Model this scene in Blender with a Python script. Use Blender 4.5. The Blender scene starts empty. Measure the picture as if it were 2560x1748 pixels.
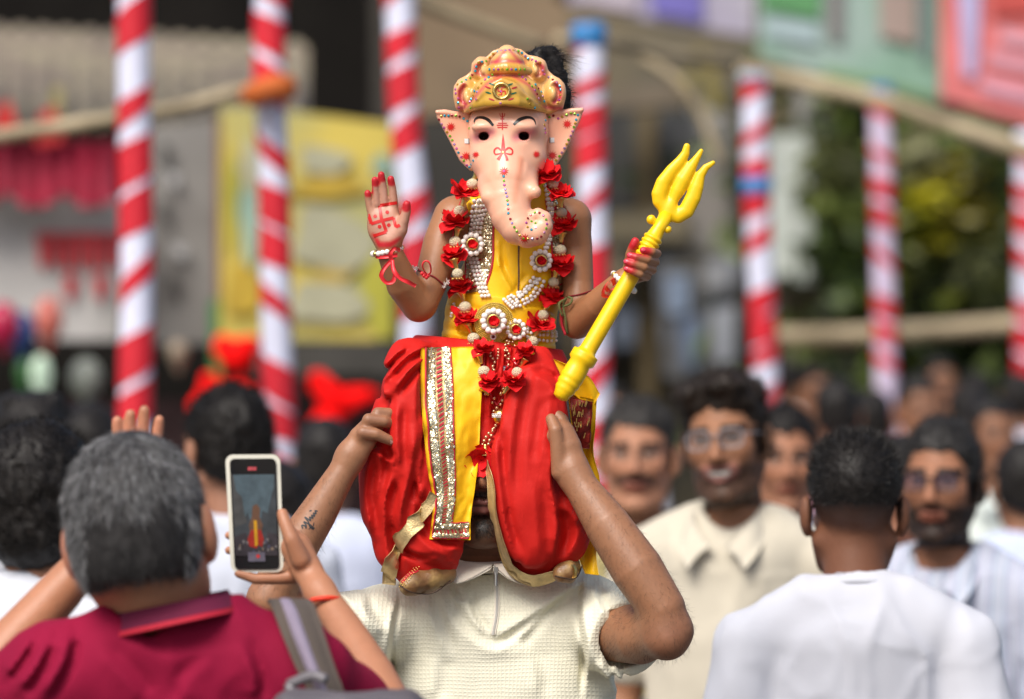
import bpy, bmesh, math, random
import numpy as np
from mathutils import Vector, Matrix
from mathutils.bvhtree import BVHTree

# ------------------------------------------------------------------ camera, sky, sun, exposure
sc = bpy.context.scene
C = bpy.context.collection
rnd = random.Random(7)
NR = np.random.RandomState(11)

FMM = 163.0
FPX = FMM / 36.0 * 2560.0            # focal length in photo pixels
CAMZ = 1.62
PITCH = math.atan((1140 - 874) / FPX)
D = 7.0                              # distance of the carried child
cam_d = bpy.data.cameras.new('camera')
cam = bpy.data.objects.new('camera', cam_d); C.objects.link(cam)
cam_d.lens = FMM; cam_d.sensor_width = 36.0; cam_d.clip_end = 500
cam.location = (0, 0, CAMZ); cam.rotation_euler = (math.pi / 2 + PITCH, 0, 0)
cam_d.dof.use_dof = True; cam_d.dof.focus_distance = D - 0.10; cam_d.dof.aperture_fstop = 3.1
sc.camera = cam

SUN_EL, SUN_AZ = math.radians(49), math.radians(207)   # high, behind the camera and a little left
w = bpy.data.worlds.new('World'); sc.world = w; w.use_nodes = True
wn = w.node_tree
sky = wn.nodes.new('ShaderNodeTexSky'); sky.sky_type = 'NISHITA'; sky.sun_disc = False
sky.sun_elevation = SUN_EL; sky.sun_rotation = SUN_AZ
sky.air_density = 1.0; sky.dust_density = 4.0; sky.ozone_density = 1.0
bg = wn.nodes['Background']; bg.inputs['Strength'].default_value = 0.080
wn.links.new(sky.outputs[0], bg.inputs[0])
sun_d = bpy.data.lights.new('sun', 'SUN'); sun_d.energy = 2.1; sun_d.angle = math.radians(32)
sun_d.color = (1.0, 0.965, 0.91)
sun = bpy.data.objects.new('sun', sun_d); C.objects.link(sun)
sdir = Vector((math.sin(SUN_AZ) * math.cos(SUN_EL), math.cos(SUN_AZ) * math.cos(SUN_EL), math.sin(SUN_EL)))
sun.rotation_euler = sdir.to_track_quat('Z', 'Y').to_euler()
sc.view_settings.view_transform = 'Standard'; sc.view_settings.look = 'None'
sc.view_settings.gamma = 1.0; sc.view_settings.use_curve_mapping = False
sc.view_settings.exposure = 0.80
sc.render.engine = 'CYCLES'
sc.cycles.use_denoising = True
sc.cycles.max_bounces = 6

# ------------------------------------------------------------------ pixel -> place
_fwd = np.array([0, math.cos(PITCH), math.sin(PITCH)]); _up = np.array([0, -math.sin(PITCH), math.cos(PITCH)])
def P(px, py, Y):
    d = _fwd * FPX + np.array([1.0, 0, 0]) * (px - 1280) + _up * (874 - py)
    return np.array([0, 0, CAMZ]) + d * (Y / d[1])
def S(px, py, dy=0.0): return P(px, py, D + dy)
def px2m(r, Y=D): return r * Y / FPX

# ------------------------------------------------------------------ noise
_tab = NR.rand(32, 32, 32).astype(np.float32)
def vnoise(p):
    p = np.asarray(p, np.float32); i = np.floor(p).astype(np.int64); f = p - i
    f = f * f * (3 - 2 * f)
    i &= 31; j = (i + 1) & 31
    x0, y0, z0 = i[..., 0], i[..., 1], i[..., 2]; x1, y1, z1 = j[..., 0], j[..., 1], j[..., 2]
    fx, fy, fz = f[..., 0], f[..., 1], f[..., 2]
    a = _tab[x0, y0, z0] * (1 - fx) + _tab[x1, y0, z0] * fx
    b = _tab[x0, y1, z0] * (1 - fx) + _tab[x1, y1, z0] * fx
    c = _tab[x0, y0, z1] * (1 - fx) + _tab[x1, y0, z1] * fx
    d = _tab[x0, y1, z1] * (1 - fx) + _tab[x1, y1, z1] * fx
    return ((a * (1 - fy) + b * fy) * (1 - fz) + (c * (1 - fy) + d * fy) * fz) * 2 - 1
def fbm(p, o=3):
    s = 0; a = 1.0
    for k in range(o):
        s = s + a * vnoise(np.asarray(p) * (2 ** k) + 7.3 * k); a *= 0.5
    return s

# ------------------------------------------------------------------ signed-distance modelling -> smooth meshes
def _segd(p, a, b, ra, rb):
    ab = b - a; L = float(ab @ ab) + 1e-12
    t = np.clip(((p - a) @ ab) / L, 0, 1)
    q = p - a - t[..., None] * ab
    return np.sqrt((q * q).sum(-1)) - (ra + (rb - ra) * t)
def chain_d(p, pts, rad):
    d = None
    if len(pts) == 1:
        q = p - pts[0]; return np.sqrt((q * q).sum(-1)) - rad[0]
    for k in range(len(pts) - 1):
        e = _segd(p, pts[k], pts[k + 1], rad[k], rad[k + 1])
        d = e if d is None else np.minimum(d, e)
    return d
class Prim:
    def __init__(s, kind, pts=None, rad=None, k=0.01, op='add', sq=None, rot=None, c=None, r=None):
        s.kind, s.k, s.op = kind, k, op
        if kind == 'chain':
            s.pts = np.array(pts, float); s.rad = list(rad)
            s.sq = None if sq is None else np.array(sq, float)
            R = max(rad) * (1 if sq is None else max(1, max(sq)))
            s.lo = s.pts.min(0) - R; s.hi = s.pts.max(0) + R
        else:
            s.c = np.array(c, float); s.r = np.array(r, float)
            s.M = np.eye(3) if rot is None else np.array(rot.to_matrix() if hasattr(rot, 'to_matrix') else rot)
            R = np.abs(s.M) @ s.r
            s.lo = s.c - R; s.hi = s.c + R
    @staticmethod
    def poly(poly, y0, t, r, slope=(0, 0), k=0.01, op='add'):
        q = Prim.__new__(Prim); q.kind, q.k, q.op = 'poly', k, op
        q.w = np.array([[a[0], a[2]] for a in (P(x, y, y0) for x, y in poly)]); q.y0, q.t, q.rr, q.sl = y0, t, r, slope
        q.c0 = q.w.mean(0); e = np.abs(q.w - q.c0).max(0) @ np.abs(slope) + t
        q.lo = np.array([q.w[:, 0].min(), y0 - e, q.w[:, 1].min()]); q.hi = np.array([q.w[:, 0].max(), y0 + e, q.w[:, 1].max()])
        return q
    def _polyd(s, p):
        w = s.w; m = len(w); x = p[..., 0]; z = p[..., 2]
        best = np.full(x.shape, 1e9); ins = np.zeros(x.shape, bool)
        for i in range(m):
            a, b = w[i], w[(i + 1) % m]; e = b - a
            t = np.clip(((x - a[0]) * e[0] + (z - a[1]) * e[1]) / (e @ e + 1e-12), 0, 1)
            dx = x - a[0] - t * e[0]; dz = z - a[1] - t * e[1]; best = np.minimum(best, dx * dx + dz * dz)
            c = ((a[1] > z) != (b[1] > z)) & (x < (b[0] - a[0]) * (z - a[1]) / (b[1] - a[1] + 1e-12) + a[0]); ins ^= c
        d2 = np.sqrt(best) * np.where(ins, -1, 1)
        yc = s.y0 + s.sl[0] * (x - s.c0[0]) + s.sl[1] * (z - s.c0[1])
        e1 = d2 + s.rr; e2 = np.abs(p[..., 1] - yc) - s.t + s.rr
        return np.sqrt(np.maximum(e1, 0) ** 2 + np.maximum(e2, 0) ** 2) + np.minimum(np.maximum(e1, e2), 0) - s.rr
    def d(s, p):
        if s.kind == 'poly': return s._polyd(p)
        if s.kind == 'chain':
            if s.sq is None: return chain_d(p, s.pts, s.rad)
            return chain_d(p / s.sq, s.pts / s.sq, s.rad) * min(1.0, s.sq.min())
        q = (p - s.c) @ s.M
        if s.kind == 'ell':
            u = q / s.r; k0 = np.sqrt((u * u).sum(-1)); v = q / (s.r ** 2); k1 = np.sqrt((v * v).sum(-1)) + 1e-9
            return k0 * (k0 - 1) / k1
        if s.kind == 'box':
            rr = min(s.r) * 0.45
            e = np.abs(q) - (s.r - rr); o = np.maximum(e, 0)
            return np.sqrt((o * o).sum(-1)) + np.minimum(e.max(-1), 0) - rr
class SDF:
    def __init__(s, h=0.003): s.h = h; s.pr = []; s.disp = []; s.paints = []; s.clips = []
    def chain(s, pts, rad, k=0.01, op='add', sq=None):
        if np.isscalar(rad): rad = [rad] * len(pts)
        s.pr.append(Prim('chain', pts, rad, k, op, sq)); return s
    def px(s, L, k=0.01, op='add', sq=None, D0=None):
        """L: (px, py, dy, radius_px) at the carried child's distance (or D0)"""
        d0 = D if D0 is None else D0
        return s.chain([P(a, b, d0 + c) for a, b, c, r in L], [px2m(r, d0) for *_, r in L], k, op, sq)
    def ell(s, c, r, rot=None, k=0.01, op='add'): s.pr.append(Prim('ell', c=c, r=r, rot=rot, k=k, op=op)); return s
    def poly(s, pts, dy, t, r, slope=(0, 0), k=0.01, op='add', D0=None): s.pr.append(Prim.poly(pts, (D if D0 is None else D0) + dy, t, r, slope, k, op)); return s
    def ellpx(s, x, y, dy, rx, ryd, rz, k=0.01, op='add', rot=None):
        return s.ell(S(x, y, dy), (px2m(rx), ryd, px2m(rz)), rot, k, op)
    def folds(s, F, front=None):
        """cloth folds: (photo polyline, height m, half width px[, valley side]) pressed into the cloth along its own normal"""
        for pts, A, wpx, *side in F:
            q = spline([S(a, b)[[0, 2]] for a, b in pts], len(pts) * 4) if len(pts) > 2 else np.array([S(a, b)[[0, 2]] for a, b in pts])
            w = px2m(wpx); sd = side[0] if side else 1
            def fn(p, q=q, A=A, w=w, sd=sd):
                out = np.zeros(len(p)); R = 4 * w
                m = (p[:, 0] > q[:, 0].min() - R) & (p[:, 0] < q[:, 0].max() + R) & (p[:, 2] > q[:, 1].min() - R) & (p[:, 2] < q[:, 1].max() + R)
                if front is not None: m &= p[:, 1] < front
                x = p[m][:, [0, 2]]
                if len(x) == 0: return out
                best = np.full(len(x), 1e9); sg = np.zeros(len(x)); tt = np.zeros(len(x)); n = len(q) - 1
                for i in range(n):
                    a, e = q[i], q[i + 1] - q[i]; t = np.clip(((x - a) @ e) / (e @ e + 1e-12), 0, 1); d = x - a - t[:, None] * e
                    dd = (d * d).sum(1); u = dd < best
                    best[u] = dd[u]; sg[u] = np.sign(e[0] * d[u, 1] - e[1] * d[u, 0]); tt[u] = (i + t[u]) / n
                sd_ = np.sqrt(best) * sg * sd; fade = np.clip(np.minimum(tt, 1 - tt) * 5 + 0.15, 0, 1)
                out[m] = -A * fade * (np.where(sd_ > 0, np.exp(-(sd_ / (.55 * w)) ** 1.3), np.exp(-(-sd_ / (1.7 * w)) ** 1.15)) - 0.8 * np.exp(-((sd_ - 1.25 * w) / (.75 * w)) ** 2))
                return out
            s.disp.append(fn)
        return s
    def box(s, c, r, rot=None, k=0.01, op='add'): s.pr.append(Prim('box', c=c, r=r, rot=rot, k=k, op=op)); return s
    def mesh(s, name, mat, parent=None, base=(0.8, 0.8, 0.8), smooth=0):
        h = s.h
        adds = [q for q in s.pr if q.op == 'add']
        lo = np.min([q.lo for q in adds], 0) - 4 * h; hi = np.max([q.hi for q in adds], 0) + 4 * h
        n = np.ceil((hi - lo) / h).astype(int) + 1
        f = np.full(n, 0.1, np.float32)
        for q in s.pr:
            m = q.k + 4 * h
            a = np.maximum(np.floor((q.lo - m - lo) / h).astype(int), 0)
            b = np.minimum(np.ceil((q.hi + m - lo) / h).astype(int) + 1, n)
            if (b <= a).any(): continue
            ax = [np.arange(a[i], b[i]) * h + lo[i] for i in range(3)]
            p = np.stack(np.meshgrid(*ax, indexing='ij'), -1)
            d = q.d(p).astype(np.float32)
            sl = tuple(slice(a[i], b[i]) for i in range(3)); g = f[sl]; k = max(q.k, 1e-5)
            if q.op == 'add':
                t = np.clip(0.5 + 0.5 * (g - d) / k, 0, 1); f[sl] = g * (1 - t) + d * t - k * t * (1 - t)
            elif q.op == 'sub':
                t = np.clip(0.5 - 0.5 * (g + d) / k, 0, 1); f[sl] = g * (1 - t) - d * t + k * t * (1 - t)
            elif q.op == 'and':
                f[sl] = np.maximum(g, d)
        if s.disp or s.clips:
            idx = np.nonzero(np.abs(f) < 0.025); p = np.stack(idx, -1) * h + lo
            v = f[idx]
            for fn in s.disp: v = v + fn(p)
            for fn in s.clips: v = np.maximum(v, fn(p))
            f[idx] = v
            if s.clips:
                idx = np.nonzero(f <= -0.025); p = np.stack(idx, -1) * h + lo; v = f[idx]
                for fn in s.clips: v = np.maximum(v, fn(p))
                f[idx] = v
        V, Q = surface_nets(f, lo, h)
        if smooth: V = lap(V, Q, smooth)
        me = bpy.data.meshes.new(name); me.from_pydata([], [], [])
        me.vertices.add(len(V)); me.vertices.foreach_set('co', V.astype(np.float32).ravel())
        me.loops.add(len(Q) * 4); me.loops.foreach_set('vertex_index', Q.astype(np.int32).ravel())
        me.polygons.add(len(Q)); me.polygons.foreach_set('loop_start', np.arange(len(Q), dtype=np.int32) * 4)
        me.polygons.foreach_set('loop_total', np.full(len(Q), 4, np.int32))
        me.polygons.foreach_set('use_smooth', np.ones(len(Q), bool))
        me.update(calc_edges=True); me.validate()
        col = np.tile(np.array([*base, 1.0], np.float32), (len(V), 1))
        for fn in s.paints: fn(V, col)
        at = me.color_attributes.new('Col', 'FLOAT_COLOR', 'POINT'); at.data.foreach_set('color', col.ravel())
        o = bpy.data.objects.new(name, me); C.objects.link(o)
        if mat: me.materials.append(mat)
        if parent: o.parent = parent
        return o
def surface_nets(f, lo, h):
    s = f < 0
    nx, ny, nz = f.shape
    cnt = np.zeros((nx - 1, ny - 1, nz - 1), np.int8)
    for a in (0, 1):
        for b in (0, 1):
            for c in (0, 1): cnt += s[a:nx - 1 + a, b:ny - 1 + b, c:nz - 1 + c]
    act = (cnt > 0) & (cnt < 8)
    I = np.nonzero(act); idm = np.full(act.shape, -1, np.int64); idm[I] = np.arange(len(I[0]))
    base = np.stack(I, -1); acc = np.zeros((len(base), 3)); num = np.zeros(len(base))
    cor = [(a, b, c) for a in (0, 1) for b in (0, 1) for c in (0, 1)]
    val = {c: f[I[0] + c[0], I[1] + c[1], I[2] + c[2]] for c in cor}
    for c0 in cor:
        for ax in range(3):
            if c0[ax]: continue
            c1 = list(c0); c1[ax] = 1; c1 = tuple(c1)
            a, b = val[c0], val[c1]; m = (a < 0) != (b < 0)
            t = np.where(m, a / np.where(m, a - b, 1), 0)
            pos = np.array(c0, float) + t[:, None] * (np.array(c1) - np.array(c0))
            acc[m] += pos[m]; num[m] += 1
    V = (base + acc / np.maximum(num, 1)[:, None]) * h + lo
    Q = []
    for ax in range(3):
        u, v = (ax + 1) % 3, (ax + 2) % 3
        s0 = np.take(s, range(0, f.shape[ax] - 1), ax); s1 = np.take(s, range(1, f.shape[ax]), ax)
        E = np.stack(np.nonzero(s0 != s1), -1)
        E = E[(E[:, u] > 0) & (E[:, v] > 0) & (E[:, u] < f.shape[u] - 1) & (E[:, v] < f.shape[v] - 1)]
        if len(E) == 0: continue
        def g(du, dv):
            e = E.copy(); e[:, u] += du; e[:, v] += dv; return idm[e[:, 0], e[:, 1], e[:, 2]]
        q = np.stack([g(-1, -1), g(0, -1), g(0, 0), g(-1, 0)], -1)
        fl = s1[E[:, 0], E[:, 1], E[:, 2]]
        q[fl] = q[fl][:, ::-1]
        Q.append(q)
    Q = np.concatenate(Q); Q = Q[(Q >= 0).all(1)]
    return V, Q
def lap(V, Q, it):
    for _ in range(it):
        A = np.zeros_like(V); n = np.zeros(len(V))
        for k in range(4):
            for j in (1, 3):
                np.add.at(A, Q[:, k], V[Q[:, (k + j) % 4]]); np.add.at(n, Q[:, k], 1)
        V = V * 0.4 + 0.6 * A / np.maximum(n, 1)[:, None]
    return V
def paint(pts, rad, colr, soft=0.003, noise=0.0, ns=60, sq=None):
    pr = Prim('chain', pts, [rad] * len(pts) if np.isscalar(rad) else rad, sq=sq)
    def fn(V, col):
        d = pr.d(V)
        if noise: d = d + noise * fbm(V * ns)
        t = np.clip(0.5 - d / (2 * soft), 0, 1)[:, None]
        col[:, :3] = col[:, :3] * (1 - t) + np.array(colr) * t
    return fn
def paint2d(L, colr, soft=0.003, ymax=1e9, noise=0.0, D0=None):
    """paint a stroke seen from the front: (px, py, radius px)"""
    d0 = D if D0 is None else D0; w = np.array([P(a, b, d0)[[0, 2]] for a, b, r in L]); rr = [px2m(r, d0) for *_, r in L]
    def fn(V, col):
        q = np.stack([V[:, 0] / V[:, 1] * d0, (V[:, 2] - CAMZ) / V[:, 1] * d0 + CAMZ], -1)
        d = chain_d(q, w, rr)
        if noise: d = d + noise * fbm(V * 60)
        t = (np.clip(0.5 - d / (2 * soft), 0, 1) * (V[:, 1] < ymax))[:, None]; col[:, :3] = col[:, :3] * (1 - t) + np.array(colr) * t
    return fn
def paintpx(L, colr, soft=0.003, noise=0.0, D0=None):
    d0 = D if D0 is None else D0
    return paint([P(a, b, d0 + c) for a, b, c, r in L], [px2m(r, d0) for *_, r in L], colr, soft, noise)

# ------------------------------------------------------------------ plain mesh helpers
def mobj(name, verts, faces, mat=None, parent=None, smooth=False, cols=None):
    me = bpy.data.meshes.new(name); me.from_pydata([tuple(map(float, v)) for v in verts], [], [tuple(map(int, f)) for f in faces])
    if smooth: me.polygons.foreach_set('use_smooth', [True] * len(me.polygons))
    if mat: me.materials.append(mat)
    if cols is not None:
        at = me.color_attributes.new('Col', 'FLOAT_COLOR', 'POINT')
        at.data.foreach_set('color', np.c_[np.array(cols), np.ones(len(cols))].astype(np.float32).ravel())
    me.update()
    o = bpy.data.objects.new(name, me); C.objects.link(o)
    if parent: o.parent = parent
    return o
def inst(name, me, loc, rot=None, scale=1.0, parent=None):
    o = bpy.data.objects.new(name, me); C.objects.link(o)
    R = (rot if isinstance(rot, Matrix) else Matrix.Identity(3)) if not hasattr(rot, 'to_matrix') else rot.to_matrix()
    s = (scale,) * 3 if np.isscalar(scale) else scale
    o.matrix_world = Matrix.Translation(Vector(loc)) @ R.to_4x4() @ Matrix.Diagonal((*s, 1))
    if parent:
        o.parent = parent; o.matrix_parent_inverse = parent.matrix_world.inverted() if parent.type != 'EMPTY' else Matrix.Identity(4)
        if parent.type == 'EMPTY': o.matrix_parent_inverse = Matrix.Translation(-parent.location)
    return o
class MB:
    def __init__(s): s.v = []; s.f = []; s.c = []
    def add(s, v, f, col=None):
        o = len(s.v); s.v += [tuple(map(float, x)) for x in v]; s.f += [tuple(o + i for i in q) for q in f]
        s.c += [col or (1, 1, 1)] * len(v)
    def tube(s, pts, rad, n=8, cap=True, sq=None):
        pts = [np.array(p, float) for p in pts]
        if np.isscalar(rad): rad = [rad] * len(pts)
        V, Fc = [], []
        t0 = pts[1] - pts[0]; ref = np.array([0, 0, 1.0]) if abs(t0[2]) < 0.9 * np.linalg.norm(t0) else np.array([1.0, 0, 0])
        for k, p in enumerate(pts):
            t = pts[min(k + 1, len(pts) - 1)] - pts[max(k - 1, 0)]; t = t / (np.linalg.norm(t) + 1e-12)
            a = np.cross(t, ref); a /= np.linalg.norm(a) + 1e-12; b = np.cross(t, a); ref = -b if False else np.cross(a, t)
            for j in range(n):
                an = 2 * math.pi * j / n
                V.append(p + rad[k] * (a * math.cos(an) + b * math.sin(an)))
        for k in range(len(pts) - 1):
            for j in range(n):
                Fc.append((k * n + j, k * n + (j + 1) % n, (k + 1) * n + (j + 1) % n, (k + 1) * n + j))
        if cap: Fc.append(tuple(range(n))[::-1]); Fc.append(tuple((len(pts) - 1) * n + j for j in range(n)))
        s.add(V, Fc)
    def sphere(s, c, r, n=8, m=6, sq=(1, 1, 1)):
        V = [(c[0], c[1], c[2] + r * sq[2])]; Fc = []
        for i in range(1, m):
            th = math.pi * i / m
            for j in range(n):
                ph = 2 * math.pi * j / n
                V.append((c[0] + r * sq[0] * math.sin(th) * math.cos(ph), c[1] + r * sq[1] * math.sin(th) * math.sin(ph), c[2] + r * sq[2] * math.cos(th)))
        V.append((c[0], c[1], c[2] - r * sq[2])); last = len(V) - 1
        for j in range(n):
            Fc.append((0, 1 + j, 1 + (j + 1) % n)); Fc.append((last, 1 + (m - 2) * n + (j + 1) % n, 1 + (m - 2) * n + j))
            for i in range(m - 2): Fc.append((1 + i * n + j, 1 + (i + 1) * n + j, 1 + (i + 1) * n + (j + 1) % n, 1 + i * n + (j + 1) % n))
        s.add(V, Fc)
    def lathe(s, prof, base, axis, n=14):
        """prof: (t along axis, radius)"""
        base = np.array(base, float); ax = np.array(axis, float); ax /= np.linalg.norm(ax)
        ref = np.array([0, 1.0, 0]) if abs(ax[1]) < 0.9 else np.array([1.0, 0, 0])
        a = np.cross(ax, ref); a /= np.linalg.norm(a); b = np.cross(ax, a)
        V = []; Fc = []
        for t, r in prof:
            for j in range(n):
                an = 2 * math.pi * j / n; V.append(base + ax * t + r * (a * math.cos(an) + b * math.sin(an)))
        for k in range(len(prof) - 1):
            for j in range(n): Fc.append((k * n + j, k * n + (j + 1) % n, (k + 1) * n + (j + 1) % n, (k + 1) * n + j))
        Fc.append(tuple(range(n))[::-1]); Fc.append(tuple((len(prof) - 1) * n + j for j in range(n)))
        s.add(V, Fc)
    def box(s, c, r, R=None):
        R = np.eye(3) if R is None else np.array(R)
        V = [np.array(c) + R @ (np.array([a, b, d]) * np.array(r)) for a in (-1, 1) for b in (-1, 1) for d in (-1, 1)]
        s.add(V, [(0, 1, 3, 2), (4, 6, 7, 5), (0, 4, 5, 1), (2, 3, 7, 6), (0, 2, 6, 4), (1, 5, 7, 3)])
    def grid(s, G, thick=0.0, nrm=None):
        """G[i][j] points; optional thickness along vertex normals"""
        G = np.array(G, float); a, b = G.shape[:2]
        Fc = [(i * b + j, i * b + j + 1, (i + 1) * b + j + 1, (i + 1) * b + j) for i in range(a - 1) for j in range(b - 1)]
        if not thick: s.add(G.reshape(-1, 3), Fc); return
        du = np.gradient(G, axis=0); dv = np.gradient(G, axis=1); N = np.cross(du, dv); N /= np.linalg.norm(N, axis=-1, keepdims=True) + 1e-12
        G2 = G - N * thick; m = a * b
        F2 = [tuple(m + i for i in q[::-1]) for q in Fc]
        rim = [(i, 0) for i in range(a)] + [(a - 1, j) for j in range(1, b)] + [(i, b - 1) for i in range(a - 2, -1, -1)] + [(0, j) for j in range(b - 2, 0, -1)]
        ids = [i * b + j for i, j in rim]
        F3 = [(ids[k], ids[(k + 1) % len(ids)], m + ids[(k + 1) % len(ids)], m + ids[k])[::-1] for k in range(len(ids))]
        s.add(np.concatenate([G.reshape(-1, 3), G2.reshape(-1, 3)]), Fc + F2 + F3)
    def build(s, name, mat, parent=None, smooth=False, cols=False):
        return mobj(name, s.v, s.f, mat, parent, smooth, s.c if cols else None)
def spline(pts, n, closed=False):
    """Catmull-Rom through points -> n samples"""
    p = np.array(pts, float)
    if closed: q = np.concatenate([p[-1:], p, p[:2]])
    else: q = np.concatenate([2 * p[:1] - p[1:2], p, 2 * p[-1:] - p[-2:-1]])
    m = len(q) - 3; out = []
    for t in np.linspace(0, m, n, endpoint=not closed):
        i = min(int(t), m - 1); u = t - i; a, b, c, d = q[i:i + 4]
        out.append(0.5 * ((2 * b) + (c - a) * u + (2 * a - 5 * b + 4 * c - d) * u * u + (3 * b - a - 3 * c + d) * u ** 3))
    return np.array(out)
def even(pts, step):
    """resample polyline at even spacing"""
    p = np.array(pts, float); L = np.r_[0, np.cumsum(np.linalg.norm(np.diff(p, axis=0), axis=1))]
    n = max(int(L[-1] / step), 1); t = np.linspace(0, L[-1], n + 1)
    return np.stack([np.interp(t, L, p[:, i]) for i in range(p.shape[1])], -1)
def empty(name, loc=(0, 0, 0), label=None, cat=None, group=None):
    o = bpy.data.objects.new(name, None); C.objects.link(o); o.location = loc
    o.empty_display_size = 0.1
    bpy.context.view_layer.update()
    return tag(o, label, cat, group)
def tag(o, label=None, cat=None, group=None, kind=None):
    if label: o['label'] = label
    if cat: o['category'] = cat
    if group: o['group'] = group
    if kind: o['kind'] = kind
    return o
def adopt(parent, *obs):
    """parent world-space meshes to an Empty that stands elsewhere, keeping them where they are"""
    for o in obs:
        o.parent = parent; o.matrix_parent_inverse = parent.matrix_world.inverted()
    return obs[0] if obs else None

# ------------------------------------------------------------------ surface lookup
class Surf:
    def __init__(s, *obs):
        V = []; Fc = []
        for o in obs:
            k = len(V); V += [tuple(o.matrix_world @ v.co) for v in o.data.vertices]; Fc += [tuple(k + i for i in q.vertices) for q in o.data.polygons]
        s.t = BVHTree.FromPolygons(V, Fc)
    def hit(s, px, py):
        a = Vector((0, 0, CAMZ)); d = (Vector(P(px, py, D)) - a).normalized()
        h = s.t.ray_cast(a, d)
        return (np.array(h[0]), np.array(h[1])) if h[0] is not None else (None, None)
    def at(s, px, py, off=0.0, dflt=0.0):
        p, n = s.hit(px, py)
        if p is None: return S(px, py, dflt)
        if n[1] > 0: n = -n
        return p + n * off
def decal(surf, poly, off=0.0006, n=None, dflt=0.0):
    """flat print: a 2D polygon in photo pixels laid onto a surface; returns verts, faces (fan from centre with rings)"""
    poly = np.array(poly, float); c = poly.mean(0) if n is None else np.array(n)
    rings = [0.0, 0.35, 0.7, 1.0]; V = []; m = len(poly); Fc = []
    for r in rings[1:]:
        for q in poly: V.append(surf.at(*(c + (q - c) * r), off, dflt))
    V.append(surf.at(c[0], c[1], off, dflt)); z = len(V) - 1
    for j in range(m):
        Fc.append((z, j, (j + 1) % m))
        for k in range(len(rings) - 2): Fc.append((k * m + j, (k + 1) * m + j, (k + 1) * m + (j + 1) % m, k * m + (j + 1) % m))
    return V, Fc
def stroke(surf, pts, wid, off=0.0006, dflt=0.0, step=4):
    p = even(spline(pts, max(len(pts) * 6, 8)) if len(pts) > 2 else pts, step)
    if np.isscalar(wid): wid = [wid] * len(p)
    else: wid = np.interp(np.linspace(0, 1, len(p)), np.linspace(0, 1, len(wid)), wid)
    t = np.gradient(p, axis=0); t /= np.linalg.norm(t, axis=1, keepdims=True) + 1e-9; nn = np.stack([-t[:, 1], t[:, 0]], -1)
    G = [[surf.at(*(q + v * k * wd / 2), off, dflt) for k in (-1, 0, 1)] for q, v, wd in zip(p, nn, wid)]
    return G
def star(c, r, n=11, ri=0.42, rot=0.3):
    return [(c[0] + (r if k % 2 == 0 else r * ri) * math.cos(rot + math.pi * k / n), c[1] + (r if k % 2 == 0 else r * ri) * math.sin(rot + math.pi * k / n)) for k in range(2 * n)]

# ------------------------------------------------------------------ materials
MATS = {}
def srgb(r, g, b):
    f = lambda c: (c / 255 / 12.92) if c / 255 < 0.04045 else ((c / 255 + 0.055) / 1.055) ** 2.4
    return (f(r), f(g), f(b))
def mat(name, col=(0.5, 0.5, 0.5), rough=0.6, metal=0.0, spec=0.5, var=0.15, vs=8.0, bump=0.0, bs=80.0, attr=False, sheen=0.0, coat=0.0, sss=0.0, emit=0.0, rvar=0.0, detail=4.0):
    if name in MATS: return MATS[name]
    m = bpy.data.materials.new(name); m.use_nodes = True; MATS[name] = m
    nt = m.node_tree; b = nt.nodes['Principled BSDF']; N = nt.nodes.new; L = nt.links.new
    b.inputs['Roughness'].default_value = rough; b.inputs['Metallic'].default_value = metal
    b.inputs['Specular IOR Level'].default_value = spec
    tc = N('ShaderNodeTexCoord')
    if attr:
        a = N('ShaderNodeAttribute'); a.attribute_name = 'Col'; src = a.outputs['Color']
    else:
        r = N('ShaderNodeRGB'); r.outputs[0].default_value = (*col, 1); src = r.outputs[0]
    if var:
        nz = N('ShaderNodeTexNoise'); nz.inputs['Scale'].default_value = vs; nz.inputs['Detail'].default_value = detail
        L(tc.outputs['Object'], nz.inputs['Vector'])
        mr = N('ShaderNodeMapRange'); mr.inputs[1].default_value = 0.3; mr.inputs[2].default_value = 0.7; mr.inputs[3].default_value = 1 - var; mr.inputs[4].default_value = 1 + var
        L(nz.outputs[0], mr.inputs[0])
        hs = N('ShaderNodeHueSaturation'); L(src, hs.inputs['Color']); L(mr.outputs[0], hs.inputs['Value']); src = hs.outputs[0]
    L(src, b.inputs['Base Color'])
    if bump:
        nb = N('ShaderNodeTexNoise'); nb.inputs['Scale'].default_value = bs; nb.inputs['Detail'].default_value = 5
        L(tc.outputs['Object'], nb.inputs['Vector'])
        bp = N('ShaderNodeBump'); bp.inputs['Strength'].default_value = 1.0; bp.inputs['Distance'].default_value = bump
        L(nb.outputs[0], bp.inputs['Height']); L(bp.outputs[0], b.inputs['Normal'])
        if rvar:
            rr = N('ShaderNodeMapRange'); rr.inputs[3].default_value = rough - rvar; rr.inputs[4].default_value = rough + rvar
            L(nb.outputs[0], rr.inputs[0]); L(rr.outputs[0], b.inputs['Roughness'])
    if sheen: b.inputs['Sheen Weight'].default_value = sheen
    if coat: b.inputs['Coat Weight'].default_value = coat; b.inputs['Coat Roughness'].default_value = 0.12
    if sss:
        b.inputs['Subsurface Weight'].default_value = sss; b.inputs['Subsurface Radius'].default_value = (1.0, 0.35, 0.2); b.inputs['Subsurface Scale'].default_value = 0.008
    if emit: b.inputs['Emission Color'].default_value = (*col, 1); b.inputs['Emission Strength'].default_value = emit
    return m
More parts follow.
